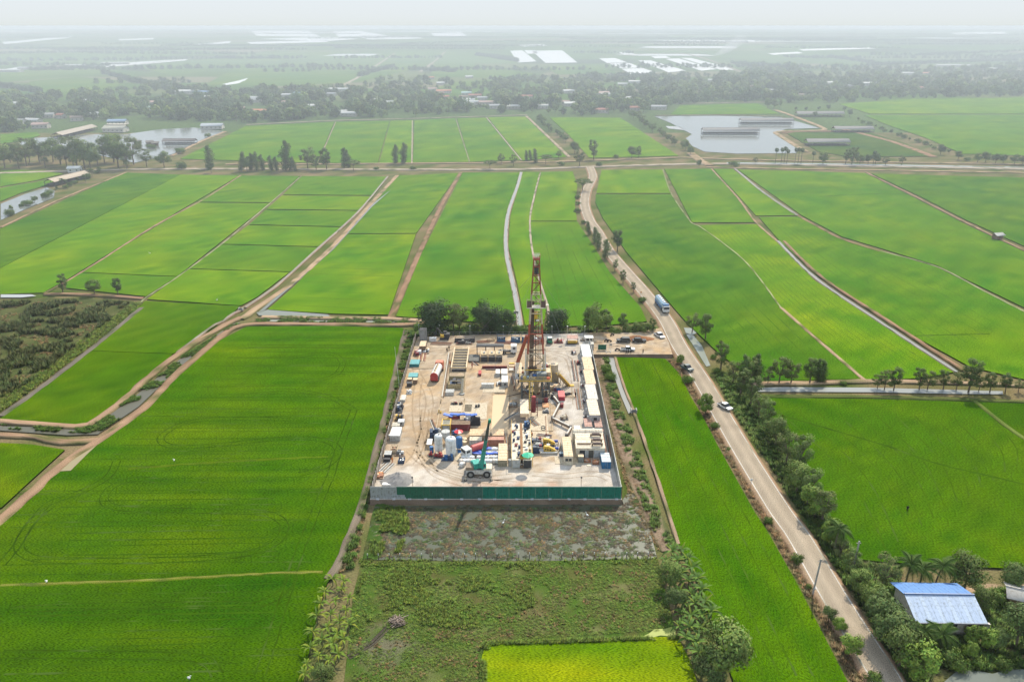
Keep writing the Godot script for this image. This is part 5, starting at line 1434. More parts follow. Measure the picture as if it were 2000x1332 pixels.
func build_rig() -> void:
	var rig := thing("drilling_rig", "tall red and cream drilling rig with its mast standing upright on the yard", "drilling rig", Vector3(6.7, YARD, -209.5))
	var steel := mat(0.135, 0.145, 0.14, 0.6, 0.3)
	var cream := mat(0.50, 0.41, 0.29, 0.65)
	var red := mat(0.34, 0.075, 0.04, 0.65)
	var deep := mat(0.27, 0.075, 0.04, 0.65)
	var yellow := mat(0.62, 0.38, 0.04, 0.6)
	# substructure
	for x in [-3.9, -1.6, 2.0, 3.9]:
		for z in [-4.0, -1.0, 4.0]: bx(rig, "column", Vector3(0.4, 5.1, 0.4), Vector3(x, 0, z), steel)
	for z in [-4.0, 4.0]:
		for a in [[-3.9, -1.6], [2.0, 3.9]]:
			bar(rig, "brace", Vector3(a[0], 0.3, z), Vector3(a[1], 4.9, z), 0.16, steel)
			bar(rig, "brace", Vector3(a[1], 0.3, z), Vector3(a[0], 4.9, z), 0.16, steel)
			bar(rig, "brace", Vector3(a[0], 2.5, z), Vector3(a[1], 2.5, z), 0.2, mat(0.35, 0.36, 0.34, 0.6))
	for x in [-3.9, 3.9]:
		bar(rig, "brace", Vector3(x, 0.3, -4), Vector3(x, 4.9, -1), 0.18, steel)
		bar(rig, "brace", Vector3(x, 0.3, 4), Vector3(x, 4.9, -1), 0.18, steel)
		bar(rig, "skid", Vector3(x, 0.2, -4.6), Vector3(x, 0.2, 4.6), 0.4, steel)
	bx(rig, "rig_floor", Vector3(9.2, 0.5, 9.2), Vector3(0, 5.1, 0), mat(0.34, 0.28, 0.18, 0.9))
	bx(rig, "floor_edge", Vector3(9.3, 0.22, 0.12), Vector3(0, 5.44, 4.6), yellow)
	for k in 26:
		var w2 := 0.5 + 0.13 * (k * 7 % 6)
		bx(rig, ["pump", "valve", "junction_box", "locker"][k % 4], Vector3(w2, 0.5 + 0.2 * (k * 5 % 5), w2 * 0.9), Vector3(-3.6 + 1.45 * (k % 6), 5.6 if k < 12 else 0.0, -4.0 + 1.6 * int(k % 12 / 2.4) + (0 if k < 12 else 1.0)), [mat(0.05, 0.05, 0.05, 0.7), deep, mat(0.3, 0.22, 0.13, 0.7), mat(0.14, 0.1, 0.07, 0.8), mat(0.04, 0.1, 0.2, 0.6)][k % 5], 0.2 * k)
	cy(rig, "blowout_preventer", 0.7, 3.4, Vector3(0.3, 0.2, 1.5), mat(0.45, 0.33, 0.18, 0.6))
	ball(rig, "preventer_cap", Vector3(0.95, 0.7, 0.95), Vector3(0.3, 3.7, 1.5), mat(0.6, 0.45, 0.24, 0.6))
	cy(rig, "preventer_arm", 0.35, 2.6, Vector3(0.3, 1.9, 1.6), mat(0.55, 0.42, 0.24, 0.6), 0)
	# railing
	for s in [-1, 1]:
		for k in 5: bx(rig, "rail_post", Vector3(0.07, 1.1, 0.07), Vector3(s * 4.5, 5.6, -4.4 + k * 2.2), yellow)
		for y in [6.15, 6.65]: bar(rig, "rail", Vector3(s * 4.5, y, -4.5), Vector3(s * 4.5, y, 4.5), 0.06, yellow)
	for k in 5: bx(rig, "rail_post", Vector3(0.07, 1.1, 0.07), Vector3(-4.4 + k * 2.2, 5.6, 4.5), yellow)
	for y in [6.15, 6.65]: bar(rig, "rail", Vector3(-4.5, y, 4.5), Vector3(4.5, y, 4.5), 0.06, yellow)
	# machinery on the floor
	bx(rig, "drawworks", Vector3(2.8, 1.7, 2.0), Vector3(1.7, 5.6, 2.6), mat(0.17, 0.19, 0.19, 0.6))
	cy(rig, "winch_drum", 0.7, 2.4, Vector3(-0.6, 6.4, -2.6), mat(0.22, 0.15, 0.10, 0.7), 0)
	bx(rig, "rotary_table", Vector3(2.4, 0.4, 2.2), Vector3(-0.6, 5.6, 0.4), mat(0.12, 0.12, 0.12, 0.6))
	bx(rig, "tong", Vector3(1.3, 0.5, 0.5), Vector3(-0.1, 6.3, 2.9), mat(0.03, 0.12, 0.34, 0.5))
	bx(rig, "tong", Vector3(0.8, 0.4, 0.6), Vector3(1.1, 6.6, 3.1), mat(0.7, 0.5, 0.1, 0.5))
	for k in 4: cy(rig, "drum", 0.32, 0.9, Vector3(-4.0 + k * 0.9, 5.6, 3.6), [mat(0.03, 0.12, 0.3, 0.5), mat(0.6, 0.45, 0.1, 0.6), mat(0.05, 0.2, 0.35, 0.5), mat(0.4, 0.38, 0.34, 0.6)][k])
	bx(rig, "tool_box", Vector3(0.9, 0.6, 0.7), Vector3(3.6, 5.6, 3.6), mat(0.55, 0.05, 0.04, 0.6))
	bx(rig, "tool_locker", Vector3(1.2, 1.6, 3.2), Vector3(3.7, 5.6, 0.8), mat(0.52, 0.42, 0.28, 0.7))
	# mast
	var half := func(y: float) -> Vector2:
		var t: float = (y - 5.6) / 34.0
		return Vector2(lerpf(2.55, 0.72, t), lerpf(1.5, 0.6, t))
	var paint := func(y: float) -> Material:
		return cream if y < 12.0 else red if y < 21.0 else cream if y < 29.5 else deep
	var steps := [5.6, 9.0, 12.2, 15.2, 18.2, 21.2, 24.2, 27.0, 29.8, 32.6, 35.2, 37.6, 39.6]
	for k in steps.size() - 1:
		var y0: float = steps[k]
		var y1: float = steps[k + 1]
		var a: Vector2 = half.call(y0)
		var b: Vector2 = half.call(y1)
		var m: Material = paint.call((y0 + y1) / 2)
		for sx in [-1, 1]:
			for sz in [-1, 1]:
				bar(rig, "mast_leg", Vector3(sx * a.x, y0, sz * a.y - 0.6), Vector3(sx * b.x, y1, sz * b.y - 0.6), 0.46 if y0 < 29 else 0.34, m)
			bar(rig, "girt", Vector3(sx * b.x, y1, -b.y - 0.6), Vector3(sx * b.x, y1, b.y - 0.6), 0.16, m)
			bar(rig, "mast_brace", Vector3(sx * a.x, y0, (-a.y if k % 2 else a.y) - 0.6), Vector3(sx * b.x, y1, (b.y if k % 2 else -b.y) - 0.6), 0.13, m)
		bar(rig, "girt", Vector3(-b.x, y1, -b.y - 0.6), Vector3(b.x, y1, -b.y - 0.6), 0.26, m)
		if k % 2 == 1 or k > 8: bar(rig, "girt", Vector3(-b.x, y1, b.y - 0.6), Vector3(b.x, y1, b.y - 0.6), 0.26, m)
		bar(rig, "mast_brace", Vector3(a.x * (1 if k % 2 else -1), y0, -a.y - 0.6), Vector3(b.x * (-1 if k % 2 else 1), y1, -b.y - 0.6), 0.2, m)
	# crown
	bx(rig, "crown_block", Vector3(1.9, 0.5, 1.7), Vector3(0, 39.5, -0.6), red)
	for s in [-1, 1]: bx(rig, "crown_rail", Vector3(0.08, 1.0, 1.7), Vector3(s * 0.95, 40.0, -0.6), red)
	for s in [-1, 1]: bx(rig, "crown_rail", Vector3(1.9, 0.12, 0.08), Vector3(0, 40.9, -0.6 + s * 0.8), mat(0.7, 0.68, 0.62, 0.6))
	for k in 3: cy(rig, "crown_sheave", 0.55, 0.16, Vector3(-0.4 + k * 0.4, 40.2, -0.6), mat(0.6, 0.58, 0.52, 0.6), 0)
	bx(rig, "crown_machinery", Vector3(1.2, 2.0, 1.0), Vector3(0, 35.6, -0.6), mat(0.05, 0.045, 0.06, 0.6))
	# monkey board: a railed cage round the mast
	bx(rig, "monkey_board", Vector3(5.2, 0.22, 2.6), Vector3(0, 26.2, 0.6), mat(0.72, 0.68, 0.58, 0.7))
	for s in [-1, 1]: bx(rig, "wind_wall", Vector3(1.3, 1.9, 0.1), Vector3(s * 1.85, 26.5, 1.8), mat(0.13, 0.085, 0.07, 0.8))
	for s in [-1, 1]: bx(rig, "wind_wall", Vector3(0.1, 1.9, 2.3), Vector3(s * 2.5, 26.5, 0.6), mat(0.15, 0.10, 0.08, 0.8))
	for x in [-2.6, -1.25, 1.25, 2.6]: bx(rig, "board_post", Vector3(0.13, 2.4, 0.13), Vector3(x, 26.4, 1.9), cream)
	bar(rig, "board_rail", Vector3(-2.6, 28.8, 1.9), Vector3(2.6, 28.8, 1.9), 0.13, cream)
	bx(rig, "board_step", Vector3(0.9, 0.15, 0.7), Vector3(3.0, 26.9, 0.9), mat(0.7, 0.68, 0.62, 0.7))
	# travelling block with its lines and the hook
	for k in 6: bar(rig, "cable", Vector3(-0.3 + 0.12 * k, 39.4, -0.5), Vector3(-0.3 + 0.12 * k, 24.0, -0.3), 0.05, mat(0.1, 0.1, 0.1, 0.5, 0.4))
	bx(rig, "travelling_block", Vector3(0.9, 1.9, 0.7), Vector3(0, 22.4, -0.3), yellow)
	bx(rig, "hook", Vector3(0.5, 0.9, 0.4), Vector3(0, 21.5, -0.3), mat(0.1, 0.09, 0.08, 0.6))
	bx(rig, "block_guard", Vector3(0.9, 0.35, 0.5), Vector3(0.5, 21.9, 0.0), mat(0.75, 0.73, 0.7, 0.6))
	cy(rig, "kelly", 0.11, 15.6, Vector3(0, 5.9, -0.3), mat(0.12, 0.10, 0.09, 0.5, 0.5), 1, -1.0, 8)
	# stands of pipe set back in the mast
	for k in 14:
		var x := -1.75 + (k % 7) * 0.19
		bar(rig, "drill_pipe", Vector3(x, 5.7, -1.1 - 0.35 * int(k / 7.0)), Vector3(x * 0.8, 27.4, -0.9 - 0.3 * int(k / 7.0)), 0.15, mat(0.12, 0.085, 0.065, 0.6, 0.3))
	for k in 4: bar(rig, "standpipe", Vector3(0.5 + k * 0.35, 5.7, -1.9), Vector3(0.45 + k * 0.25, 24.0, -1.4), 0.12, [cream, deep, mat(0.4, 0.38, 0.34, 0.5), cream][k])
	# cream props of the lower mast
	for s in [-1, 1]:
		bar(rig, "a_frame_leg", Vector3(s * 3.0, 5.6, 1.6), Vector3(s * 2.7, 13.2, -1.0), 0.3, mat(0.58, 0.56, 0.5, 0.6))
		bar(rig, "a_frame_brace", Vector3(s * 3.0, 9.2, 0.4), Vector3(0.0, 12.0, -0.8), 0.2, cream)
	bar(rig, "a_frame_beam", Vector3(-2.9, 12.9, -0.8), Vector3(2.9, 12.9, -0.8), 0.26, cream)
	bar(rig, "a_frame_beam", Vector3(-3.0, 7.4, 1.2), Vector3(3.0, 7.4, 1.2), 0.2, yellow)
	# red slanting raising boom on the left
	bar(rig, "raising_boom", Vector3(-5.9, 0.2, -15.5), Vector3(-2.5, 16.6, -2.2), 0.7, red)
	bar(rig, "raising_boom_rail", Vector3(-5.2, 0.2, -15.5), Vector3(-2.2, 16.2, -2.2), 0.22, deep)
	# guy lines
	for e in [Vector3(-24, 0, -28), Vector3(17, 0, -34), Vector3(-20, 0, 34), Vector3(16, 0, 34)]: bar(rig, "guy_line", Vector3(0, 36.5, -0.6), e, 0.035, mat(0.2, 0.2, 0.2, 0.5))
	# yellow stair at the front
	for s in [-0.45, 0.45]: bar(rig, "stair_rail", Vector3(-1.4 + s, 0.2, 12.0), Vector3(-1.4 + s, 5.6, 4.6), 0.16, yellow)
	for k in 14: bx(rig, "stair_step", Vector3(0.9, 0.06, 0.3), Vector3(-1.4, 0.35 + k * 0.385, 11.8 - k * 0.53), mat(0.5, 0.36, 0.12, 0.7))
	# doghouse, ramp and the tank by the floor
	crate("doghouse", "tall white cabin with tan roof standing at the left side of the rig floor", "cabin", slab(1006, 1019.5, 741, 729, 708, 5.0), mat(0.62, 0.64, 0.66, 0.6), mat(0.66, 0.53, 0.38, 0.8), ["window", "legs"])
	var ramp := thing("slide_ramp", "yellow slide running from the rig floor down to the gravel on the right", "ramp")
	for s in [-0.55, 0.55]:
		bar(ramp, "side_beam", P(1090, 730, 6.2) + Vector3(s, 0, s), P(1110, 752, YARD + 0.3) + Vector3(s, 0, s), 0.28, yellow)
	bar(ramp, "slide", P(1090, 730, 6.1), P(1110, 752, YARD + 0.2), 0.85, mat(0.40, 0.30, 0.14, 0.6))
	bx(ramp, "foot_plate", Vector3(1.9, 0.25, 1.2), P(1115, 753.5, YARD), yellow)
	for k in 2: bar(ramp, "prop", P(1098, 739, 4.4) + Vector3(k - 0.5, 0, 0), P(1098, 747, YARD) + Vector3(k - 0.5, 0, 0), 0.18, steel)
	var tank := thing("round_tank", "big tan drum-shaped tank lying at the right edge of the rig floor", "tank", P(1081, 744, YARD))
	bx(tank, "skid", Vector3(3.0, 3.2, 2.6), Vector3(0, 0, 0), mat(0.30, 0.24, 0.16, 0.8))
	cy(tank, "drum", 1.35, 2.4, Vector3(0, 3.2, 0), mat(0.52, 0.43, 0.31, 0.7), 1, -1.0, 24)
	cy(tank, "lid", 0.7, 0.15, Vector3(-0.2, 5.6, 0), mat(0.25, 0.22, 0.18, 0.7), 1, -1.0, 20)

func paintbox() -> Dictionary:
	return {"white": mat(0.66, 0.66, 0.65, 0.6), "tan": mat(0.64, 0.49, 0.32, 0.75), "cream": mat(0.62, 0.54, 0.42, 0.7), "grey": mat(0.42, 0.42, 0.41, 0.7), "pale": mat(0.56, 0.53, 0.48, 0.75), "dark": mat(0.045, 0.045, 0.05, 0.7), "red": mat(0.40, 0.045, 0.04, 0.6), "maroon": mat(0.19, 0.03, 0.035, 0.7), "rust": mat(0.33, 0.15, 0.09, 0.85),
		"brown": mat(0.21, 0.14, 0.09, 0.85), "yellow": mat(0.60, 0.38, 0.05, 0.6), "blue": mat(0.025, 0.12, 0.30, 0.55), "navy": mat(0.02, 0.05, 0.11, 0.6), "teal": mat(0.03, 0.22, 0.24, 0.6), "steel": mat(0.27, 0.28, 0.28, 0.55, 0.3), "brick": mat(0.36, 0.17, 0.12, 0.85), "pink": mat(0.44, 0.27, 0.22, 0.85), "green": mat(0.02, 0.20, 0.12, 0.6), "orange": mat(0.62, 0.22, 0.05, 0.6)}

# a skid of machinery: a base frame with dark lumps of many sizes
func machine(called: String, label: String, category: String, at: Vector3, w: float, d: float, h: float, colors: Array, sd: int, group := "") -> Node3D:
	var r := RandomNumberGenerator.new()
	r.seed = sd
	var o := thing(called, label, category, at, 0.0, group)
	bx(o, "skid", Vector3(w, 0.22, d), Vector3.ZERO, colors[0])
	var n := int(4 + w * d / 1.6)
	for k in mini(n, 13):
		var sx := r.randf_range(0.18, 0.42) * w
		var sz := r.randf_range(0.18, 0.42) * d
		var sy := r.randf_range(0.3, 0.95) * h
		var at2 := Vector3(r.randf_range(-0.5, 0.5) * (w - sx), 0.2, r.randf_range(-0.5, 0.5) * (d - sz))
		if r.randf() < 0.35: cy(o, ["pump", "cylinder", "filter"][k % 3], minf(sx, sz) * 0.5, sy, at2, colors[1 + r.randi() % (colors.size() - 1)])
		else: bx(o, ["engine", "gearbox", "control_box", "motor"][k % 4], Vector3(sx, sy, sz), at2, colors[1 + r.randi() % (colors.size() - 1)])
	for k in 2: bar(o, "hose", Vector3(-w * 0.45, h * 0.5, d * (k - 0.5) * 0.7), Vector3(w * 0.45, h * 0.35, d * (0.5 - k) * 0.6), 0.12, colors[1])
	return o

# an open frame of bars with crates or pipes in it
func basket(called: String, label: String, s: Dictionary, frame: Material, fill: Array, sd: int, group := "") -> Node3D:
	var r := RandomNumberGenerator.new()
	r.seed = sd
	var o := thing(called, label, "basket", s.at, 0.0, group)
	var w: float = s.w
	var h: float = s.h
	var d: float = s.d
	bx(o, "floor", Vector3(w, 0.15, d), Vector3.ZERO, frame)
	for a in [-1, 1]:
		bx(o, "side", Vector3(0.08, h * 0.55, d), Vector3(a * (w / 2 - 0.04), 0.1, 0), frame)
		bx(o, "end", Vector3(w, h * 0.55, 0.08), Vector3(0, 0.1, a * (d / 2 - 0.04)), frame)
		for b in [-1, 1]: bx(o, "post", Vector3(0.12, h, 0.12), Vector3(a * (w / 2 - 0.06), 0, b * (d / 2 - 0.06)), frame)
		bar(o, "top_rail", Vector3(-w / 2, h, a * d / 2), Vector3(w / 2, h, a * d / 2), 0.1, frame)
	for k in 6: bx(o, "load", Vector3(w * r.randf_range(0.15, 0.35), h * r.randf_range(0.3, 0.7), d * r.randf_range(0.2, 0.5)), Vector3(r.randf_range(-0.32, 0.32) * w, 0.15, r.randf_range(-0.25, 0.25) * d), fill[k % fill.size()])
	return o

func pipes(called: String, label: String, a: Vector3, b: Vector3, n: int, gap: float, dia: float, m: Array, group := "") -> Node3D:
	var o := thing(called, label, "pipe pile", a, 0.0, group)
	var d := (b - a).normalized()
	var side := Vector3(-d.z, 0, d.x)
	for k in n:
		var off := side * (k - (n - 1) / 2.0) * gap + Vector3(0, dia / 2 + (dia * 0.8 if k % 4 == 3 else 0.0), 0) + d * rng.randf_range(-0.3, 0.3)
		bar(o, "pipe", off, b - a + off, dia, m[k % m.size()], true)
	return o

func build_site() -> void:
	var c := paintbox()
	build_fence(c)
	# the row of cabins along the right fence
	var row := "row of office cabins along the right fence"
	var ends := [672.0, 697.0, 722.0, 750.0, 780.0, 811.0]
	var looks := [[c.white, c.white, "white cabin at the gate end"], [c.pale, c.tan, "tan-roofed cabin next to the white one"], [c.pale, c.tan, "tan-roofed cabin in the middle"], [c.grey, c.pale, "grey-roofed cabin"], [c.grey, c.cream, "pale-roofed cabin at the near end"]]
	for k in 5:
		var z0 := P(1000, ends[k], 4.0).z
		var z1 := P(1000, ends[k + 1], 4.0).z
		var x := lerpf(23.6, 22.0, k / 4.0)
		var s := {"at": Vector3(x, YARD, (z0 + z1) / 2), "w": 2.9, "h": 2.8, "d": z1 - z0 - 0.25}
		crate("cabin", "long %s in the row along the right fence" % looks[k][2], "cabin", s, looks[k][0], looks[k][1], ["door_left", "window"], row)
		if k: machine("air_conditioner", "small red and grey boxes standing before the %s" % looks[k][2], "equipment", s.at + Vector3(-2.2, 0, 1.0), 0.9, 2.2, 1.0, [c.steel, c.maroon, c.grey, c.dark, c.white], 60 + k)
	crate("cabin", "white box behind the first white cabin at the gate", "cabin", slab(1150, 1160, 684, 672, 668), c.pale, c.pale)
	crate("container", "small container with a rusty brown roof at the end of the cabin row", "container", slab(1162, 1177, 842, 834, 816), mat(0.24, 0.33, 0.38, 0.7), c.pink, [], "rusty-roofed containers by the cabin row")
	crate("container", "container with an orange brown roof left of the rusty one", "container", slab(1142, 1157, 842, 833, 817), mat(0.36, 0.40, 0.42, 0.7), c.pink, [], "rusty-roofed containers by the cabin row")
	crate("container", "low pale blue box in front of the two rusty containers", "container", slab(1142, 1162, 846, 841, 836), mat(0.45, 0.48, 0.49, 0.6), mat(0.55, 0.55, 0.52, 0.7))
	crate("container", "low brown-topped box in front of the two rusty containers", "container", slab(1163, 1180, 846, 842, 837), mat(0.3, 0.3, 0.3, 0.6), c.pink)
	# generator sheds with silencers
	for k in 4:
		var rows: Array = [[859, 850, 843], [870, 861, 852.5], [880, 871, 863], [896, 881, 872.5]]
		var q: Array = rows[k]
		var s := slab([1119, 1124, 1124, 1125][k], [1177, 1178, 1180, 1182][k], q[0], q[1], q[2])
		s.h = 3.1
		s.d = 2.6
		s.at = P([1148, 1151, 1152, 1153][k], [868, 878, 889, 897][k], YARD) - Vector3(0, 0, 1.3)
		var o := crate("generator_house", "long cream generator housing, %s of four side by side" % ["farthest", "second from the back", "third from the back", "nearest"][k], "generator", s, c.cream, c.cream, [], "cream generator housings")
		var w: float = s.w
		if k:
			cy(o, "silencer", 0.42, 1.9, Vector3(w / 2 - 1.9, 3.75, 0.2), mat(0.16, 0.11, 0.09, 0.7), 0)
			for a in [-1, 1]: cy(o, "exhaust_pipe", 0.2, 0.75, Vector3(w / 2 - 1.9 + a * 1.2, 3.05, 0.2), c.brown)
		else: cy(o, "roof_curve", 1.2, w - 0.3, Vector3(0, 2.5, 0), c.cream, 0, -1.0, 20)
		if k == 3:
			for a in 4: bx(o, "shutter", Vector3([1.3, 0.9, 1.2, 2.6][a], 2.1, 0.08), Vector3([-2.0, -0.9, 0.1, 2.1][a], 0.35, 1.3), [c.dark, c.grey, mat(0.1, 0.09, 0.07, 0.8), c.grey][a])
			for a in 3: bar(o, "pipe_run", Vector3(-w / 2 + 0.4, 3.2 + 0.1 * a, -0.9 + 0.5 * a), Vector3(w / 2 - 3.4, 3.2 + 0.1 * a, -0.9 + 0.5 * a), 0.14, c.brown, true)
	crate("cabin", "tall narrow cream cabin with a long tan roof beside the generators", "cabin", slab(1101.5, 1119, 909, 891, 853), c.cream, c.tan, ["windows"])
	crate("hut", "small cream hut with a domed roof in front of the generators", "hut", slab(1129, 1140, 905, 892, 886), mat(0.2, 0.21, 0.2, 0.7), c.tan)
	for k in 2:
		var s := slab([1141, 1157.5][k], [1154, 1170][k], [905, 908][k], [899, 901][k], [895, 896][k])
		basket("scrap_basket", ["brick red basket with orange and white scrap, beside the small hut", "brick red basket with orange and white scrap, nearer the blue container"][k], s, c.rust, [c.orange, c.white, c.orange, c.tan], 20 + k, "red scrap baskets")
	crate("container", "blue container with a pale grey roof in the front right corner", "container", slab(1175.5, 1193, 916, 902, 884), mat(0.02, 0.16, 0.36, 0.5), mat(0.42, 0.48, 0.52, 0.5), ["doors"])
	cy(thing("plate", "small pale plate lying before the red baskets", "plate", P(1150, 909, YARD)), "disc", 0.5, 0.1, Vector3.ZERO, c.cream)
	# mud pumps
	for k in 2:
		var at := P([1063, 1064][k], [869, 883][k], YARD)
		var o := thing("mud_pump", ["yellow mud pump with a dark engine, farther one of the pair", "yellow mud pump with a dark engine, nearer one of the pair"][k], "pump", at, 0.0, "pair of yellow mud pumps")
		bx(o, "skid", Vector3(6.4, 0.35, 1.7), Vector3(-0.6, 0, 0), c.navy)
		var hull := obj("yellow_guard", prism([Vector2(-0.3, 0.3), Vector2(2.6, 0.3), Vector2(2.7, 0.9), Vector2(1.0, 1.9), Vector2(-0.1, 2.0), Vector2(-0.35, 1.7)], 0.7), c.yellow, o)
		hull.position = Vector3(0, 0, 0.35)
		hull.scale = Vector3.ONE
		for a in 3: cy(o, "guard_hole", 0.22, 0.74, Vector3(0.15 + a * 0.6, 1.2 - a * 0.12, 0.36), c.dark, 2)
		bx(o, "engine", Vector3(1.9, 1.3, 1.2), Vector3(-2.4, 0.3, 0), c.navy)
		bx(o, "radiator", Vector3(0.5, 1.5, 1.5), Vector3(-3.6, 0.3, 0), c.dark)
		cy(o, "exhaust", 0.16, 1.0, Vector3(-1.9, 1.5, 0.3), c.steel)
		bx(o, "red_valve", Vector3(0.7, 0.8, 0.7), Vector3(-1.1, 1.2, -0.2), c.maroon)
		cy(o, "pulse_damper", 0.5, 0.9, Vector3(0.9, 0.9, -0.7), c.grey)
		cy(o, "blue_motor", 0.35, 0.9, Vector3(3.0, 0.9, -0.3), mat(0.02, 0.06, 0.35, 0.5), 0)
		bar(o, "suction_pipe", Vector3(-3.2, 1.9, 0.6), Vector3(-0.6, 1.5, 0.6), 0.2, c.steel, true)
	var pb := thing("pipe", "thick pale pipe lying in front of the yellow pumps", "pipe", P(1072, 887, YARD))
	cy(pb, "barrel", 0.33, 4.4, Vector3(0, 0.33, 0), c.pale, 0)
	for s in [-1, 1]: cy(pb, "flange", 0.4, 0.15, Vector3(s * 2.15, 0.42, 0), c.cream, 0)
	crate("crate", "dark blue crate with pale sheeting beside the cream cabin", "crate", slab(1093, 1101, 893, 886, 882), c.navy, mat(0.3, 0.36, 0.42, 0.7))
	pipes("pipe_pile", "short brown timbers leaning between pumps and cream cabin", P(1092, 883, YARD), P(1094, 866, YARD), 6, 0.3, 0.25, [c.pale, c.brown])
	# zigzag of steel conveyor troughs
	var zig := [[1078, 772], [1093, 790], [1079, 818], [1116, 836], [1106, 852]]
	for k in 4:
		var a := P(zig[k][0], zig[k][1], YARD + 0.8)
		var b := P(zig[k + 1][0], zig[k + 1][1], YARD + 0.8)
		var o := thing("conveyor_trough", "grey brown steel conveyor, %s" % ["piece by the red tank", "piece running to the left corner", "longest piece, right of the concrete slab", "short end piece before the cream cabin"][k], "conveyor", a, 0.0, "zigzag of conveyor troughs")
		bar(o, "trough", Vector3.ZERO, b - a, 0.55, c.brown)
		bar(o, "cover", Vector3(0, 0.32, 0), b - a + Vector3(0, 0.32, 0), 0.34, c.pale)
		for t in [0.1, 0.5, 0.9]: bx(o, "leg", Vector3(0.2, 0.8, 0.2), (b - a) * t + Vector3(0, -0.8, 0), c.dark)
		bx(o, "drive", Vector3(0.8, 0.8, 0.8), b - a - (b - a).normalized() * 0.3 + Vector3(0, -0.3, 0), c.dark)
	machine("pump_skid", "brown pump skid standing alone on the gravel right of the conveyor", "machine", P(1102, 818, YARD), 2.2, 1.6, 1.5, [c.dark, c.brown, c.dark, c.rust, c.cream], 3)
	crate("tank", "bright red square tank on the gravel right of the rig", "tank", slab(1091, 1103.5, 783, 775, 763), mat(0.36, 0.025, 0.05, 0.6), mat(0.62, 0.12, 0.12, 0.6))
	crate("box", "small dark red box in front of the red tank", "box", slab(1094, 1101, 797, 790, 786), c.maroon, c.maroon)
	machine("pipework", "thin yellowish pipe frame right of the red tank", "machine", P(1110, 774, YARD), 3.6, 1.6, 0.9, [c.tan, c.cream, c.dark, c.brown], 8)
	crate("tank", "small tan-topped blue tank between the rig and the slide", "tank", slab(1082, 1095, 765, 757, 750), c.blue, c.tan)
	machine("pump_skid", "red and brown pumps on the right of the rig legs", "machine", P(1078, 762, YARD), 3.0, 2.6, 1.7, [c.brown, c.maroon, c.tan, c.brown, c.rust], 11)
	machine("pump_skid", "brown and tan pumps at the right front leg of the rig", "machine", P(1074, 778, YARD), 3.2, 2.4, 1.8, [c.dark, c.brown, c.tan, c.dark], 12)
	machine("generator_skid", "red and blue machines behind the round tank", "machine", P(1068, 722, YARD), 3.4, 3.0, 2.6, [c.dark, c.navy, c.maroon, c.tan, c.grey], 13)
	machine("barrel_stand", "blue and grey barrels by the cabin row near the gate", "machine", P(1121, 690, YARD), 1.6, 2.6, 1.1, [c.brown, c.blue, c.dark, c.pink, c.white], 14)
	machine("barrel_stand", "red bins before the second cabin of the row", "machine", P(1130, 711, YARD), 1.2, 1.6, 1.2, [c.dark, c.red, c.dark, c.steel], 15)
	# mud tank system: a long deck with a walkway and pumps
	var deck := thing("mud_tank", "long tan mud tank with a brown walkway down its middle and pumps on top", "tank", Vector3.ZERO)
	var z0 := P(1014, 826, 3.6).z
	var z1 := P(1014, 898, 3.6).z
	var mid := (z0 + z1) / 2
	for k in 5:
		for s in [-1, 1]: bx(deck, "tank_cell", Vector3(2.15, 2.3, (z1 - z0) / 5 - 0.15), Vector3(1.85 + s * 1.35 + 0.5, YARD, z0 + (k + 0.5) * (z1 - z0) / 5), c.cream)
	bx(deck, "walkway", Vector3(0.62, 0.1, z1 - z0), Vector3(2.35, 3.52, mid), mat(0.26, 0.14, 0.065, 0.9))
	for s in [-1, 1]:
		for k in 9: bx(deck, "rail_post", Vector3(0.07, 1.0, 0.07), Vector3(2.35 + s * 2.45, 3.5, lerpf(z0, z1, k / 8.0)), c.yellow)
		bar(deck, "rail", Vector3(2.35 + s * 2.45, 4.5, z0), Vector3(2.35 + s * 2.45, 4.5, z1), 0.07, c.yellow)
	var r := RandomNumberGenerator.new()
	r.seed = 99
	for k in 30:
		var s := -1 if k % 2 else 1
		var at := Vector3(2.35 + s * r.randf_range(0.55, 2.2), 3.52, lerpf(z0 + 0.6, z1 - 0.6, (k + 0.5) / 30.0))
		if k % 3 == 0: cy(deck, "agitator", 0.3, 0.8, at, [c.navy, c.dark, c.brown][k % 3])
		elif k % 3 == 1: bx(deck, "gear_box", Vector3(0.7, 0.45, 0.5), at, [c.dark, c.navy, c.white, c.maroon][k % 4])
		else: bx(deck, "hatch", Vector3(0.8, 0.12, 0.35), at, [c.dark, c.brown, c.dark, c.navy][k % 4])
	for s in [-1, 1]: bx(deck, "end_plate", Vector3(1.8, 1.9, 0.1), Vector3(2.35 + s * 1.35, YARD + 0.2, z1 + 0.03), [c.grey, c.dark][0 if s < 0 else 1])
	var st := thing("stair", "yellow stair at the front right corner of the mud tank", "stair", P(1037, 912, YARD))
	for s in [-0.4, 0.4]: bar(st, "rail", Vector3(s, 0.1, 0), Vector3(s, 3.4, -3.4), 0.12, c.yellow)
	for s in [-0.4, 0.4]: bar(st, "handrail", Vector3(s, 1.1, 0), Vector3(s, 4.4, -3.4), 0.09, c.yellow)
	for k in 9: bx(st, "step", Vector3(0.8, 0.05, 0.28), Vector3(0, 0.3 + 0.36 * k, -0.2 - 0.36 * k), c.tan)
	crate("bin", "grey bin with vertical stripes in front of the mud tank", "bin", slab(993, 1011, 911, 899, 896), c.grey, c.grey, ["ribs"])
	basket("bin", "brown bin with rags at the front end of the mud tank", slab(1015, 1032, 915, 905, 899), c.brown, [c.white, c.dark, c.navy], 31)
	umbrella("garden_umbrella", "open green umbrella on the front end of the mud tank", P(1031, 888, 5.4), 1.45, [mat(0.03, 0.42, 0.24, 0.6)])
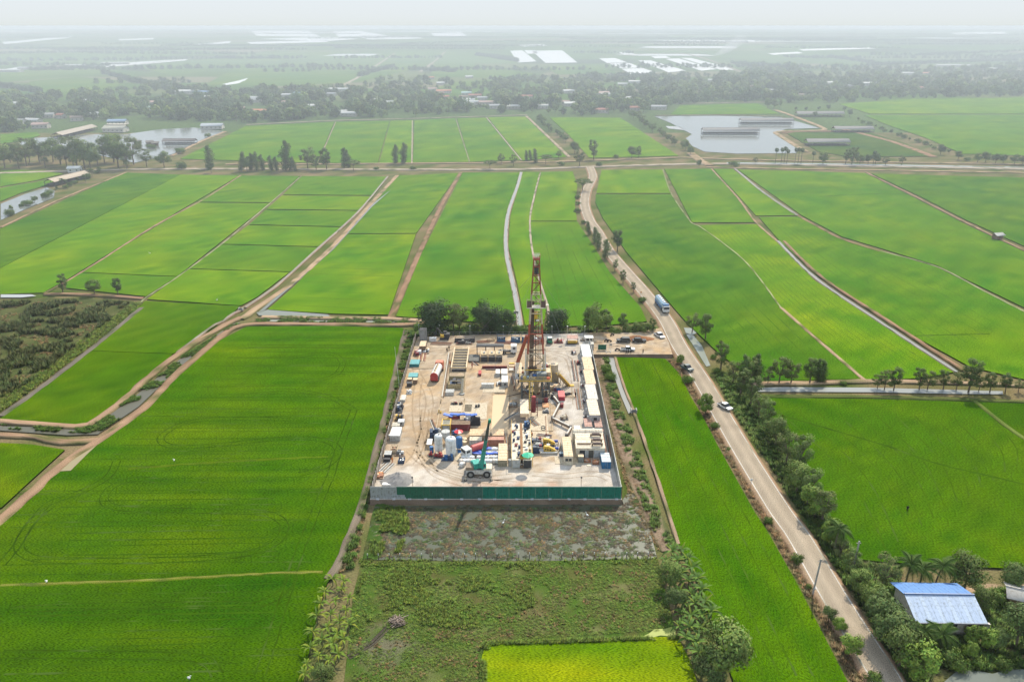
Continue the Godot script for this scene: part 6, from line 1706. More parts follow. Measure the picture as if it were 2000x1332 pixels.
	machine("shaker", "yellow trough and cans under the green umbrella", "machine", P(1026, 893, 3.6), 2.6, 1.4, 0.8, [c.yellow, c.yellow, c.white, c.dark], 34)
	machine("shaker", "blue and grey pumps at the far end of the mud tank", "machine", P(1029, 832, 3.6), 1.6, 2.4, 1.4, [c.dark, c.navy, c.blue, c.grey, c.dark], 35)
	crate("cabin", "tan-roofed cabin on stilts in front of the rig", "cabin", slab(1016, 1033, 815, 808, 780, 3.2), c.tan, mat(0.68, 0.56, 0.42, 0.8), ["legs"])
	var sep := thing("gas_separator", "upright dark red gas separator in a pipe frame", "tank", P(1043.5, 812, YARD))
	cy(sep, "vessel", 0.62, 4.4, Vector3(-0.2, 1.2, 0), c.maroon)
	ball(sep, "dome", Vector3(0.62, 0.4, 0.62), Vector3(-0.2, 5.6, 0), c.red)
	for s in [-1, 1]:
		for q in [-1, 1]: bar(sep, "frame_leg", Vector3(s * 0.9, 0, q * 0.8), Vector3(s * 0.75, 4.6, q * 0.7), 0.12, c.maroon)
	for y in [1.5, 3.0, 4.5]: bar(sep, "frame_bar", Vector3(-0.9, y, 0.8), Vector3(0.9, y, 0.8), 0.1, c.maroon)
	bar(sep, "riser", Vector3(0.8, 0, 0.2), Vector3(0.8, 5.6, 0.2), 0.14, c.pink, true)
	crate("box", "flat orange-topped box on the concrete slab", "box", slab(1060, 1072, 798, 795, 787), c.tan, mat(0.62, 0.32, 0.16, 0.8))
	machine("pump_skid", "grey motor in front of the orange-topped box", "machine", P(1066, 806, YARD), 1.8, 1.3, 1.2, [c.dark, c.grey, c.steel, c.pale], 17)
	var hose := thing("hose", "black hose coiled on the concrete slab", "hose", P(1061, 836, YARD + 0.13))
	for k in 2: obj("coil", torus(0.55, 0.08), c.dark, hose).position = Vector3(0, 0.06, k * 1.1 - 0.5)
	pipes("pipe", "thin rusty pipe across the concrete slab", P(1066, 812, YARD + 0.15), P(1067, 850, YARD + 0.05), 1, 0.3, 0.16, [c.rust])
	machine("valves", "small dark valves at the end of the thin rusty pipe", "machine", P(1070, 852, YARD), 1.9, 0.4, 0.6, [c.dark, c.maroon, c.dark], 44)
	# flow line arching from the rig to the tanks
	pipes("flow_line", "dark hoses curving from the tan pit to the tank cabin", P(985, 822, YARD + 0.3), P(1012, 806, YARD + 2.6), 2, 0.7, 0.3, [c.dark, c.steel])
	# containers in the front middle
	var mid_group := "containers in the front middle of the yard"
	crate("container", "long tan-roofed container lying across the yard", "container", slab(917, 984, 862, 850, 838), mat(0.4, 0.3, 0.2, 0.8), mat(0.62, 0.43, 0.26, 0.8), [], mid_group)
	crate("container", "reddish brown ribbed container in front of the tan one", "container", slab(949.5, 984, 871, 859, 853), c.brick, mat(0.50, 0.26, 0.19, 0.8), ["ribs"], mid_group)
	crate("container", "half open white container in front of the tan one", "container", slab(917, 941, 872, 860, 853), c.pale, mat(0.58, 0.50, 0.38, 0.8), ["ribs"], mid_group)
	crate("container", "long dark red open-topped container under a blue tarpaulin", "container", slab(880, 918, 842, 829, 822), c.maroon, c.brown, [], mid_group)
	crate("cabin", "tan-roofed cabin standing lengthwise left of the mud tank", "cabin", slab(973, 990.5, 912, 899, 866), mat(0.3, 0.26, 0.18, 0.8), c.tan, ["door_left"])
	var tarp := thing("tarpaulin", "crumpled blue tarpaulin spread over crates behind the dark red container", "tarpaulin", P(902, 828, YARD))
	for k in 5: bx(tarp, "fold", Vector3(2.6 - 0.2 * k, 0.25, 1.0), Vector3(-3.6 + k * 1.7, 2.5 + 0.12 * (k % 3), -0.3 * (k % 2)), mat(0.05, 0.14, 0.5, 0.5), 0.15 * (k - 2)).rotation.z = 0.12 * ((k % 3) - 1)
	machine("crates", "dark and pale crates below the blue tarpaulin", "crates", P(904, 828, YARD), 9.5, 2.2, 2.6, [c.dark, c.dark, c.navy, c.maroon, c.tan, c.white], 52)
	basket("crate", "black crate at the right end of the blue tarpaulin", slab(918, 934, 832, 822, 814), c.dark, [c.dark, c.white, c.rust], 53)
	# cementing unit, silos
	var yf := thing("batch_tank", "yellow framed grey tank at the left end of the dark red container", "tank", slab(862, 879, 850, 845, 826).at)
	bx(yf, "tank", Vector3(2.0, 2.2, 3.2), Vector3.ZERO, c.grey)
	for s in [-1, 1]:
		bx(yf, "frame_side", Vector3(0.22, 2.5, 3.5), Vector3(s * 1.1, 0, 0), c.yellow)
		bx(yf, "frame_end", Vector3(2.4, 0.22, 0.22), Vector3(0, 2.3, s * 1.7), c.yellow)
	bx(yf, "contents", Vector3(1.6, 0.06, 2.8), Vector3(0, 2.2, 0), mat(0.2, 0.19, 0.14, 0.4))
	machine("cement_unit", "tall grey and dark blue cementing unit at the left of the silos", "machine", P(856, 856, YARD), 2.0, 2.6, 3.6, [c.dark, c.steel, c.grey, c.navy, c.grey], 71)
	machine("cement_unit", "dark blue pump unit left of the grey one", "machine", P(846, 856, YARD), 1.8, 3.0, 2.4, [c.dark, c.navy, c.navy, c.dark, c.grey], 72)
	crate("power_pack", "tan and white power pack left of the small silo", "machine", slab(833, 843, 876, 868, 857), c.tan, c.white, ["window"])
	silo("cement_silo", "slimmer upright white cement silo", P(857, 886, YARD), 1.0, 4.9)
	silo("cement_silo", "wider upright white cement silo", P(881, 893, YARD), 1.3, 5.0)
	var hop := thing("hopper", "grey hopper behind the two silos", "hopper", P(871, 866, YARD))
	cy(hop, "cone", 0.3, 1.6, Vector3(0, 0.7, 0), c.grey, 1, 1.1)
	cy(hop, "bin", 1.1, 1.2, Vector3(0, 2.3, 0), c.grey)
	for a in 4: bx(hop, "leg", Vector3(0.12, 2.4, 0.12), Vector3(cos(a * TAU / 4) * 1.0, 0, sin(a * TAU / 4) * 1.0), c.navy)
	var bt := thing("water_tank", "upright bright blue tank right of the wider silo", "tank", P(897, 879, YARD))
	cy(bt, "vessel", 0.85, 2.6, Vector3(0, 0.8, 0), c.blue)
	ball(bt, "dome", Vector3(0.85, 0.45, 0.85), Vector3(0, 3.4, 0), c.blue)
	for a in 3: bx(bt, "leg", Vector3(0.14, 0.9, 0.14), Vector3(cos(a * TAU / 3) * 0.7, 0, sin(a * TAU / 3) * 0.7), c.blue)
	bx(bt, "foot_frame", Vector3(1.9, 0.12, 1.6), Vector3(0.6, 0.02, 0.9), c.blue)
	cy(thing("barrel", "upright blue barrel before the power pack", "barrel", P(843, 884, YARD)), "drum", 0.5, 1.7, Vector3.ZERO, c.blue)
	machine("compressor", "red compressor before the slimmer silo", "machine", P(856, 893, YARD), 2.3, 1.6, 1.5, [c.dark, c.red, c.red, c.maroon], 73)
	machine("compressor", "small red pump at the far left of the silos", "machine", P(841, 891, YARD), 1.0, 0.9, 1.1, [c.dark, c.red, c.maroon], 74)
	machine("compressor", "dark blue compressor before the wider silo", "machine", P(874, 897, YARD), 3.0, 1.9, 1.7, [c.navy, c.navy, c.blue, c.navy], 75)
	machine("engine", "blue engine under the red umbrella", "machine", P(890, 848, YARD), 2.4, 1.6, 1.4, [c.dark, c.blue, c.blue, c.white], 76)
	machine("engine", "dark engine and hoses beside the blue tank", "machine", P(897, 859, YARD), 2.6, 1.8, 1.2, [c.dark, c.dark, c.steel, c.tan], 77)
	umbrella("garden_umbrella", "open red and white umbrella over the blue engine", P(895.5, 842, 3.6), 1.2, [mat(0.62, 0.04, 0.05, 0.6), mat(0.75, 0.6, 0.55, 0.6)])
	tarp_rock(P(908, 866, YARD), c.tan)
	# white big bags and the tarpaulins over them
	var n := 0
	for rowk in [[882, 928, 974, 8], [890, 912, 972, 10], [898, 902, 974, 12], [905, 898, 974, 12], [911, 900, 906, 2]]:
		for k in int(rowk[3]):
			var px := lerpf(rowk[1], rowk[2], (k + 0.5) / rowk[3])
			if px > 927 and px < 934 and rowk[0] > 895: continue
			bag(P(px + rng.randf_range(-0.5, 0.5), rowk[0] + rng.randf_range(-0.5, 0.5), YARD), n, "white bulk bag behind the crane, %s from the left in the %s row" % [ORD[k], {882: "farthest", 890: "second farthest", 898: "middle", 905: "second nearest", 911: "nearest"}[rowk[0]]])
			n += 1
	for k in 3:
		var o := thing("tarpaulin", "blue tarpaulin over the white bags, %s" % ["long strip in front", "short strip behind", "left end"][k], "tarpaulin", P([951, 944, 931][k], [893, 884, 890][k], YARD), 0.0, "blue tarpaulins over the bags")
		for j in 4: bx(o, "fold", Vector3([2.0, 1.2, 0.7][k], 0.12, 0.9), Vector3((j - 1.5) * [1.7, 1.0, 0.5][k], 1.15 + 0.08 * (j % 2), 0.1 * (j % 3)), mat(0.03, 0.10, 0.5, 0.45)).rotation.z = 0.1 * ((j % 3) - 1)
	machine("valves", "dark valve sets on the bare pad in front of the pale grey box, bigger one", "machine", P(887, 790, YARD), 2.0, 1.0, 0.9, [c.dark, c.dark, c.brown, c.maroon], 131)
	machine("valves", "small dark valve on the bare pad in front of the pale grey box", "machine", P(900, 790, YARD), 1.0, 0.8, 0.8, [c.dark, c.dark, c.brown], 132)
	machine("valves", "yellow valve on the line left of the dark red container", "machine", P(859, 806, YARD), 0.9, 0.9, 1.0, [c.yellow, c.yellow, c.tan], 133)
	for k in 2: cy(thing("barrel", "small dark barrel on the sand left of the tan pit, %s of two" % ["left", "right"][k], "barrel", P(930 + k * 5, 796 - k, YARD), 0.0, "two dark barrels by the pit"), "drum", 0.32, 0.8, Vector3.ZERO, c.dark)
	for k in 9: cy(thing("barrel", "oil drum standing by the mud tank, %s from the far end" % ORD[k], "barrel", P(1036.5 + (k % 2) * 2.2, 846 + k * 5, YARD), 0.0, "drums beside the mud tank"), "drum", 0.3, 0.85, Vector3.ZERO, [c.navy, c.rust, c.dark][k % 3])
	machine("manifold", "pipes and valves between the mud tank and the yellow pumps", "machine", P(1046, 872, YARD), 3.4, 3.6, 1.3, [c.dark, c.steel, c.maroon, c.navy, c.cream, c.dark], 134)
	machine("manifold", "choke pipes and valves in the shadow of the rig's front legs", "machine", P(1056, 786, YARD), 4.6, 2.0, 1.4, [c.dark, c.dark, c.maroon, c.steel, c.brown], 135)
	machine("tool_rack", "tools and tubs between the tan pit and the tank cabin", "machine", P(1002, 792, YARD), 2.4, 2.4, 0.8, [c.brown, c.dark, c.steel, c.cream], 136)
	machine("scrap", "pallets and tubs beside the nearest white cabin", "scrap", P(974, 752, YARD), 1.4, 2.2, 1.0, [c.brown, c.navy, c.white, c.dark], 137)
	pipes("pipe_pile", "bundle of pale pipes lying left of the conveyor", P(1070, 776, YARD), P(1084, 790, YARD), 5, 0.3, 0.2, [c.pale, c.white, c.steel])
	pipes("hose", "dark hose across the yard in front of the rig", P(990, 775, YARD + 0.05), P(1020, 768, YARD + 0.05), 1, 0.3, 0.18, [c.dark])
	for k in 12:
		var q: Array = [[1020, 758, 1034, 772, "dark pipes leaving the rig's left front leg"], [1084, 742, 1092, 752, "short red pipes by the slide"], [1120, 705, 1126, 745, "pale pipe run in front of the cabin row"], [1128, 760, 1134, 800, "second pale pipe run in front of the cabin row"], [950, 722, 985, 722, "brown pipes along the dark red beam"], [915, 700, 932, 714, "grey pipes between pipe rack and shakers"], [1000, 735, 1004, 750, "timbers at the doghouse foot"], [1036, 820, 1050, 832, "rusty pipes by the mud tank"], [842, 820, 850, 840, "hoses by the grey cementing unit"], [986, 846, 990, 880, "brown timbers left of the mud tank"], [1050, 850, 1078, 853, "brown pipe before the yellow pumps"], [1180, 850, 1186, 890, "dark cables by the right fence"]][k]
		pipes("pipe_pile", q[4], P(q[0], q[1], YARD), P(q[2], q[3], YARD), 3 + k % 4, 0.35, 0.2, [c.brown, c.steel, c.rust, c.dark, c.pale].slice(k % 3, k % 3 + 3))
	build_crane(c)
	build_left_side(c)
	build_back(c)

func torus(r: float, w: float) -> TorusMesh:
	var t := TorusMesh.new()
	t.inner_radius = r - w
	t.outer_radius = r + w
	t.rings = 20
	t.ring_segments = 6
	return t

func umbrella(called: String, label: String, at: Vector3, r: float, m: Array) -> void:
	var o := thing(called, label, "umbrella", Vector3(at.x, at.y - 1.9, at.z))
	cy(o, "pole", 0.04, 1.9, Vector3.ZERO, mat(0.3, 0.3, 0.3, 0.5))
	for k in 8:
		var st := SurfaceTool.new()
		st.begin(Mesh.PRIMITIVE_TRIANGLES)
		var a := TAU * k / 8
		var b := TAU * (k + 1) / 8
		tri(st, Vector3(0, 2.35, 0), Vector3(cos(a) * r, 1.75, sin(a) * r), Vector3(cos(b) * r, 1.75, sin(b) * r))
		st.generate_normals()
		obj("canopy_panel", st.commit(), m[k % m.size()] if k in [1, 4] else m[0], o)

func silo(called: String, label: String, at: Vector3, r: float, h: float) -> void:
	var c := mat(0.68, 0.69, 0.68, 0.5)
	var o := thing(called, label, "silo", at, 0.0, "white cement silos")
	cy(o, "vessel", r, h - 1.3, Vector3(0, 1.3, 0), c, 1, -1.0, 24)
	ball(o, "dome", Vector3(r, r * 0.55, r), Vector3(0, h, 0), c)
	cy(o, "cone", 0.2, 1.0, Vector3(0, 0.35, 0), c, 1, r * 0.98, 24)
	for k in 4: bx(o, "leg", Vector3(0.16, 1.9, 0.16), Vector3(cos(TAU * (k + 0.5) / 4) * r, 0, sin(TAU * (k + 0.5) / 4) * r), c)
	cy(o, "hatch", 0.25, 0.25, Vector3(0.2, h + r * 0.5, 0), mat(0.4, 0.4, 0.4, 0.5))
	for s in [-0.2, 0.2]: bar(o, "ladder_rail", Vector3(s, 0.5, r + 0.1), Vector3(s, h + 0.2, r + 0.1), 0.05, mat(0.45, 0.45, 0.44, 0.5))
	cy(o, "band", r + 0.02, 0.07, Vector3(0, h * 0.62, 0), mat(0.4, 0.41, 0.41, 0.5), 1, -1.0, 24)

func tarp_rock(at: Vector3, m: Material) -> void:
	var o := thing("canvas_cover", "crumpled tan canvas between the blue tank and the white container", "tarpaulin", at)
	for k in 4: bx(o, "fold", Vector3(0.9, 0.9 + 0.3 * (k % 2), 1.1), Vector3(-0.5 + 0.5 * (k % 2), 0, -1.2 + 0.8 * k), m, 0.3 * k)

func bag(at: Vector3, n: int, label: String) -> Node3D:
	if not leafy.has("bag"):
		var st := SurfaceTool.new()
		st.begin(Mesh.PRIMITIVE_TRIANGLES)
		var s := SphereMesh.new()
		s.radius = 1.0
		s.height = 2.0
		s.radial_segments = 16
		s.rings = 10
		var arrays := s.get_mesh_arrays()
		var v: PackedVector3Array = arrays[Mesh.ARRAY_VERTEX]
		for k in v.size():
			var p := v[k]
			var q := Vector3(signf(p.x) * pow(absf(p.x), 0.5), signf(p.y) * pow(absf(p.y), 0.45), signf(p.z) * pow(absf(p.z), 0.5))
			v[k] = Vector3(q.x * 0.52, (q.y + 1.0) * 0.55, q.z * 0.52)
		arrays[Mesh.ARRAY_VERTEX] = v
		var am := ArrayMesh.new()
		am.add_surface_from_arrays(Mesh.PRIMITIVE_TRIANGLES, arrays)
		st.create_from(am, 0)
		st.generate_normals()
		leafy["bag"] = st.commit()
	var o := obj("big_bag", leafy["bag"], [mat(0.70, 0.70, 0.70, 0.8), mat(0.66, 0.64, 0.62, 0.8), mat(0.60, 0.53, 0.47, 0.8)][n % 3 if n % 5 else 0])
	o.position = at
	o.rotation.y = rng.randf() * TAU
	tag(o, label, "bag", "white bulk bags behind the crane")
	return o

func build_fence(c: Dictionary) -> void:
	var steel := mat(0.36, 0.37, 0.36, 0.55, 0.2)
	var a := P(724, 974, YARD)
	var b := P(1213, 974, YARD)
	var front := thing("fence", "long sheet fence along the front, mostly green, bare grey at its left end", "fence", a)
	var n := 38
	var w := (b.x - a.x) / n
	for k in n:
		var t := k / float(n)
		var m := steel if t < 0.085 else mat(0.012, 0.115, 0.06, 0.6) if t < 0.2 + 0.03 else mat(0.015, 0.105, 0.065, 0.65) if t < 0.36 else mat(0.035, 0.115, 0.085, 0.65) if t < 0.425 else mat(0.002, 0.155, 0.105, 0.5)
		var o := bx(front, "panel", Vector3(w - 0.012, 3.05, 0.06), Vector3((k + 0.5) * w, 0, 0.02 * (k % 2)), m)
		if k % 2 == 0: bx(front, "post", Vector3(0.12, 3.15, 0.12), Vector3(k * w, 0, -0.12), c.steel)
	bx(front, "patch_sheet", Vector3(2.9, 1.0, 0.05), Vector3(a.x * 0 + 6.2, 0.02, 0.08), mat(0.33, 0.36, 0.36, 0.55))
	bx(front, "patch_sheet", Vector3(5.0, 0.45, 0.05), Vector3(5.4, 0.0, 0.11), mat(0.36, 0.37, 0.37, 0.55))
	bar(front, "top_rail", Vector3(0, 3.06, -0.1), Vector3(b.x - a.x, 3.06, -0.1), 0.08, c.steel)
	for k in 15: bx(front, "sandbag", Vector3(0.7, 0.2, 0.4), Vector3(1.0 + k * 3.9 + rng.randf_range(-0.8, 0.8), -0.02, 0.35), mat(0.5, 0.5, 0.5, 0.9), rng.randf_range(-0.2, 0.2))
	# right side: grey sheets with posts
	var r0 := P(1213, 973, YARD)
	var r1 := P(1151, 676, YARD)
	var right := thing("fence", "tall grey sheet fence along the right side of the yard", "fence", r0)
	n = 46
	for k in n:
		var p := (r1 - r0) * ((k + 0.5) / n)
		var len := r0.distance_to(r1) / n
		var turn := atan2((r1 - r0).x, (r1 - r0).z)
		var g := rng.randf_range(0.8, 1.15)
		bx(right, "panel", Vector3(0.06, 3.0, len - 0.05), p, mat(snappedf(0.30 * g, 0.02), snappedf(0.31 * g, 0.02), snappedf(0.30 * g, 0.02), 0.6, 0.2), turn)
		if k % 2 == 0: bx(right, "post", Vector3(0.12, 3.1, 0.12), (r1 - r0) * (k / float(n)) + Vector3(0.12, 0, 0), c.brown)
	bar(right, "top_rail", Vector3(-0.08, 3.0, 0), r1 - r0 + Vector3(-0.08, 3.0, 0), 0.09, c.steel)
	# left side: lower weathered sheets
	var l0 := P(724, 973, YARD)
	var l1 := P(812, 662, YARD)
	var left := thing("fence", "weathered pale sheet fence with posts along the left side of the yard", "fence", l0)
	n = 44
	for k in n:
		var len := l0.distance_to(l1) / n
		var turn := atan2((l1 - l0).x, (l1 - l0).z)
		var g := rng.randf_range(0.8, 1.15)
		bx(left, "panel", Vector3(0.06, 2.0 + 0.15 * (k % 3), len - 0.06), (l1 - l0) * ((k + 0.5) / n), mat(snappedf(0.36 * g, 0.02), snappedf(0.33 * g, 0.02), snappedf(0.30 * g, 0.02), 0.7), turn)
		bx(left, "post", Vector3(0.12, 2.4, 0.12), (l1 - l0) * (k / float(n)) + Vector3(0.12, 0, 0), mat(0.42, 0.33, 0.25, 0.8))
	# gate
	var gate := thing("gate", "open gate leaf of green sheet metal beside the driveway", "gate", P(1176, 684, YARD))
	bx(gate, "sheet", Vector3(2.6, 1.8, 0.08), Vector3(0, 0.15, 0), mat(0.012, 0.12, 0.07, 0.6))
	for s in [-1, 1]: bx(gate, "post", Vector3(0.12, 2.2, 0.12), Vector3(s * 1.35, 0, 0), c.pale)
	var g2 := thing("gate", "grey barred gate leaf by the guard hut", "gate", P(1169, 668, YARD))
	for k in 9: bx(g2, "bar", Vector3(0.08, 1.6, 0.06), Vector3(-1.5 + k * 0.375, 0.1, 0), c.grey)
	for y in [0.15, 0.9, 1.65]: bar(g2, "rail", Vector3(-1.55, y, 0), Vector3(1.55, y, 0), 0.09, c.pale)
	var sign := thing("sign", "small grey notice board on two legs beside the driveway", "sign", P(1193, 679, YARD))
	bx(sign, "board", Vector3(0.9, 0.7, 0.06), Vector3(0, 0.7, 0), mat(0.33, 0.31, 0.28, 0.6))
	for s in [-0.35, 0.35]: bx(sign, "leg", Vector3(0.06, 0.8, 0.06), Vector3(s, 0, 0), c.steel)

# a rubber wheel lying across x
func wheel(parent: Node, at: Vector3, r: float, w: float, axis := 0) -> void:
	var o := cy(parent, "wheel", r, w, at, mat(0.03, 0.03, 0.03, 0.9), axis, -1.0, 18)
	var rim := cy(o, "rim", r * 0.55, w + 0.03, Vector3.ZERO, mat(0.3, 0.29, 0.27, 0.6), 1, -1.0, 12)
	rim.position = Vector3.ZERO

func build_crane(c: Dictionary) -> void:
	var g := mat(0.02, 0.32, 0.26, 0.5)
	var at := P(935, 933, YARD)
	var o := thing("mobile_crane", "four-wheeled crane with a raised teal boom and outriggers, in the front of the yard", "crane", at)
	bx(o, "chassis", Vector3(6.0, 0.9, 2.7), Vector3(0, 0.9, -1.4), c.pale)
	bx(o, "engine_cover", Vector3(1.8, 0.8, 2.4), Vector3(-2.1, 1.8, -1.4), mat(0.24, 0.18, 0.13, 0.8))
	bx(o, "front_deck", Vector3(1.9, 0.5, 2.4), Vector3(2.1, 1.8, -1.4), c.cream)
	for x in [-1.9, 1.9]:
		for z in [-0.1, -2.7]: wheel(o, Vector3(x, 0.85, z), 0.85, 0.6, 2)
	for x in [-3.0, 3.0]:
		bx(o, "outrigger_beam", Vector3(0.4, 0.4, 5.4), Vector3(x, 0.8, -1.4), mat(0.22, 0.2, 0.18, 0.7))
		for z in [1.3, -4.1]:
			cy(o, "outrigger_jack", 0.12, 0.9, Vector3(x, 0, z), c.cream)
			cy(o, "jack_foot", 0.36, 0.12, Vector3(x, 0, z), c.dark)
	cy(o, "slew_ring", 1.0, 0.3, Vector3(0.1, 1.8, -1.4), c.dark)
	bx(o, "turret", Vector3(1.7, 1.4, 2.2), Vector3(-0.6, 2.0, -1.6), g, 0.3)
	bx(o, "cab", Vector3(1.0, 1.6, 1.5), Vector3(1.1, 2.0, -1.0), g, 0.3)
	bx(o, "cab_window", Vector3(0.8, 0.7, 0.06), Vector3(1.2, 2.7, -0.22), mat(0.04, 0.05, 0.06, 0.2), 0.3)
	bx(o, "counterweight", Vector3(1.9, 1.1, 0.8), Vector3(-1.0, 1.9, -2.8), g, 0.3)
	# the boom rises from the turret towards the back right
	var tip := P(955.5, 822, 18.0) - at
	var root := Vector3(0.6, 2.6, -0.5)
	for k in 4:
		var a := root.lerp(tip, [0.0, 0.34, 0.58, 0.80][k])
		var b := root.lerp(tip, [0.36, 0.60, 0.82, 1.0][k])
		bar(o, "boom_section", a, b, [0.95, 0.8, 0.64, 0.5][k], [g, mat(0.02, 0.22, 0.17, 0.5), mat(0.05, 0.07, 0.065, 0.6), mat(0.05, 0.07, 0.06, 0.6)][k])
	bar(o, "lift_ram", Vector3(-0.3, 2.4, -1.4), root.lerp(tip, 0.30), 0.26, mat(0.45, 0.45, 0.44, 0.4, 0.5), true)
	bx(o, "boom_head", Vector3(0.6, 0.8, 0.7), tip + Vector3(0.1, -0.4, 0), mat(0.03, 0.25, 0.14, 0.5))
	bar(o, "hoist_rope", tip + Vector3(0.35, -0.3, 0.1), tip + Vector3(0.35, -3.0, 0.1), 0.06, c.dark)
	bx(o, "hook_block", Vector3(0.3, 0.6, 0.3), tip + Vector3(0.35, -3.6, 0.1), c.dark)
	# lamps on poles inside the front fence
	for k in 3:
		var p := P([806, 938, 1135][k], [955, 955, 955][k], YARD)
		var l := thing("lamp_post", "thin lamp post with a dark lamp inside the front fence, %s" % ["beside the gravel heap", "before the crane", "before the blue container"][k], "lamp post", p, 0.0, "lamp posts along the front fence")
		cy(l, "pole", 0.05, 2.9, Vector3.ZERO, c.brown, 1, -1.0, 8)
		bx(l, "lamp", Vector3(0.35, 0.3, 0.3), Vector3(0, 2.9, 0), c.dark)

func build_left_side(c: Dictionary) -> void:
	var side := "things parked along the left fence"
	machine("machinery", "black and white machinery against the left fence", "machine", P(780, 800, YARD), 2.0, 4.6, 1.8, [c.dark, c.dark, c.grey, c.navy, c.white], 81)
	machine("machinery", "blue and black pump rack against the left fence", "machine", P(780, 817, YARD), 1.9, 3.4, 1.5, [c.dark, c.navy, c.dark, c.yellow], 82)
	crate("cabinet", "white cabinet behind the black machinery on the left", "cabinet", slab(781, 791, 786, 781, 771), c.grey, c.pale)
	crate("cabinet", "white switch box beside the pale cabin on the left", "cabinet", slab(777, 789, 832, 824, 818), c.grey, c.white, ["window"])
	crate("cabin", "grey-roofed cabin behind the long white container on the left", "cabin", slab(765, 780, 838, 832, 825), c.pale, mat(0.5, 0.47, 0.4, 0.8))
	crate("container", "long white container with a grey end at the left fence", "container", slab(761, 781, 862, 851, 834), c.grey, c.white, ["ribs", "door_left"])
	basket("rack", "rusty yellow rack in front of the white container", slab(763, 775, 886, 876, 868), c.tan, [c.brown, c.dark, c.rust], 83)
	crate("kiosk", "small grey-roofed shelter near the left front corner", "shelter", slab(750, 764, 897, 888, 880), c.dark, c.grey)
	crate("box", "black box under the grey-roofed shelter", "box", slab(748, 762, 903, 897, 894), c.dark, c.dark)
	machine("machinery", "dark pump and hoses beside the shelter", "machine", P(780, 888, YARD), 2.2, 1.8, 1.1, [c.brown, c.dark, c.white, c.steel], 84)
	basket("basket", "navy basket full of white tools before the gravel heap", slab(777, 789, 906, 900, 891), c.navy, [c.white, c.dark, c.white], 85)
	pipes("pipe_pile", "thin pipes and planks lying near the left front corner", P(742, 924, YARD), P(762, 905, YARD), 9, 0.35, 0.16, [c.pale, c.brown, c.white, c.steel])
	machine("scrap", "orange and white odds and ends in the left front corner", "scrap", P(740, 930, YARD), 2.2, 3.0, 0.7, [c.brown, c.rust, c.white, c.tan, c.orange], 86)
	crate("box", "big white flat box in the left front corner", "box", slab(746, 764, 950, 947, 942), c.white, c.white)
	for k in 2:
		crate("waste_skip", ["teal waste skip farther back at the left fence", "teal waste skip with tan boxes at the left fence"][k], "skip", slab([800, 797][k], [818, 815][k], [717, 742][k], [711, 736][k], [702, 728][k]), c.teal, mat(0.12, 0.36, 0.37, 0.6), [], "teal waste skips")
	for k in 3: crate("box", "%s in front of the nearer teal skip" % ["tan box", "second tan box", "dark open box"][k], "box", slab([795, 806, 794][k], [804, 815, 804][k], [746, 750, 756][k], [741, 742, 749][k], [737, 738, 745][k]), [c.brown, c.brown, c.dark][k], [c.tan, c.tan, c.dark][k])
	machine("generator", "small white generator by the left fence", "generator", P(799, 768, YARD), 1.6, 2.0, 1.4, [c.grey, c.white, c.white, c.grey], 87)
	crate("shelter", "tan-topped frame with red and white gear in the back left", "shelter", slab(819, 831, 688, 676, 666), c.brown, c.tan)
	machine("scrap", "red and white scrap in the back left of the yard", "scrap", P(816, 692, YARD), 3.0, 4.0, 1.3, [c.brown, c.maroon, c.white, c.pink, c.yellow], 88)
	machine("scrap", "pink and white tubes beside the tan-topped frame", "scrap", P(831, 688, YARD), 2.4, 3.0, 1.0, [c.brown, c.white, c.pink, c.tan, c.dark], 89)
	pipes("pipe_pile", "rusty red pipes behind the teal skips", P(822, 706, YARD), P(826, 686, YARD), 7, 0.4, 0.24, [c.rust, c.tan, c.maroon])
	crate("tank", "tall grey upright tank with a dark top in the back left corner", "tank", slab(819.5, 833, 668, 645, 640), c.steel, c.dark)
	crate("caravan", "small white box trailer by the tall grey tank", "trailer", slab(838, 852, 667, 661, 658), c.white, c.white)
	# antenna outside the fence
	var mast := thing("antenna", "very thin tall white pole leaning outside the left fence", "pole", P(780, 758, 0.3))
	bar(mast, "pole", Vector3.ZERO, Vector3(-0.7, 13.2, 0), 0.09, c.white, true)
	# tanker truck on the left
	var tk := thing("tanker_truck", "tank truck with a white barrel, red cab and red tail, parked on the left", "truck", P(849, 745, YARD), -0.10)
	bx(tk, "chassis", Vector3(2.0, 0.4, 9.8), Vector3(0, 0.6, -4.0), c.dark)
	cy(tk, "barrel", 1.15, 7.2, Vector3(0, 2.0, -2.9), c.white, 2, -1.0, 22)
	cy(tk, "tail_disc", 1.17, 0.25, Vector3(0, 2.0, 0.8), c.red, 2, -1.0, 22)
	bx(tk, "tail_box", Vector3(2.2, 1.3, 0.5), Vector3(0, 0.7, 0.9), c.red)
	bx(tk, "top_walk", Vector3(0.7, 0.12, 6.6), Vector3(0, 3.1, -2.9), c.tan)
	for k in 4: cy(tk, "manhole", 0.25, 0.2, Vector3(0, 3.2, -5.2 + k * 1.5), c.dark)
	bx(tk, "cab", Vector3(2.3, 2.3, 2.0), Vector3(0, 0.7, -8.2), mat(0.5, 0.12, 0.06, 0.5))
	bx(tk, "cab_roof", Vector3(2.1, 0.14, 1.8), Vector3(0, 3.0, -8.2), mat(0.6, 0.2, 0.12, 0.5))
	bx(tk, "windscreen", Vector3(2.0, 0.9, 0.06), Vector3(0, 1.9, -9.22), c.dark)
	for z in [-8.2, -1.4, -0.1]:
		for x in [-1, 1]: wheel(tk, Vector3(x * 1.0, 0.5, z), 0.5, 0.35)
	# red tank truck with white cab behind the bags
	var rt := thing("tanker_truck", "red tank truck with a white cab beside the white bags", "truck", P(926, 888, YARD), 0.0)
	var rot := Node3D.new()
	rot.name = "frame"
	var ang := deg_to_rad(35.0)
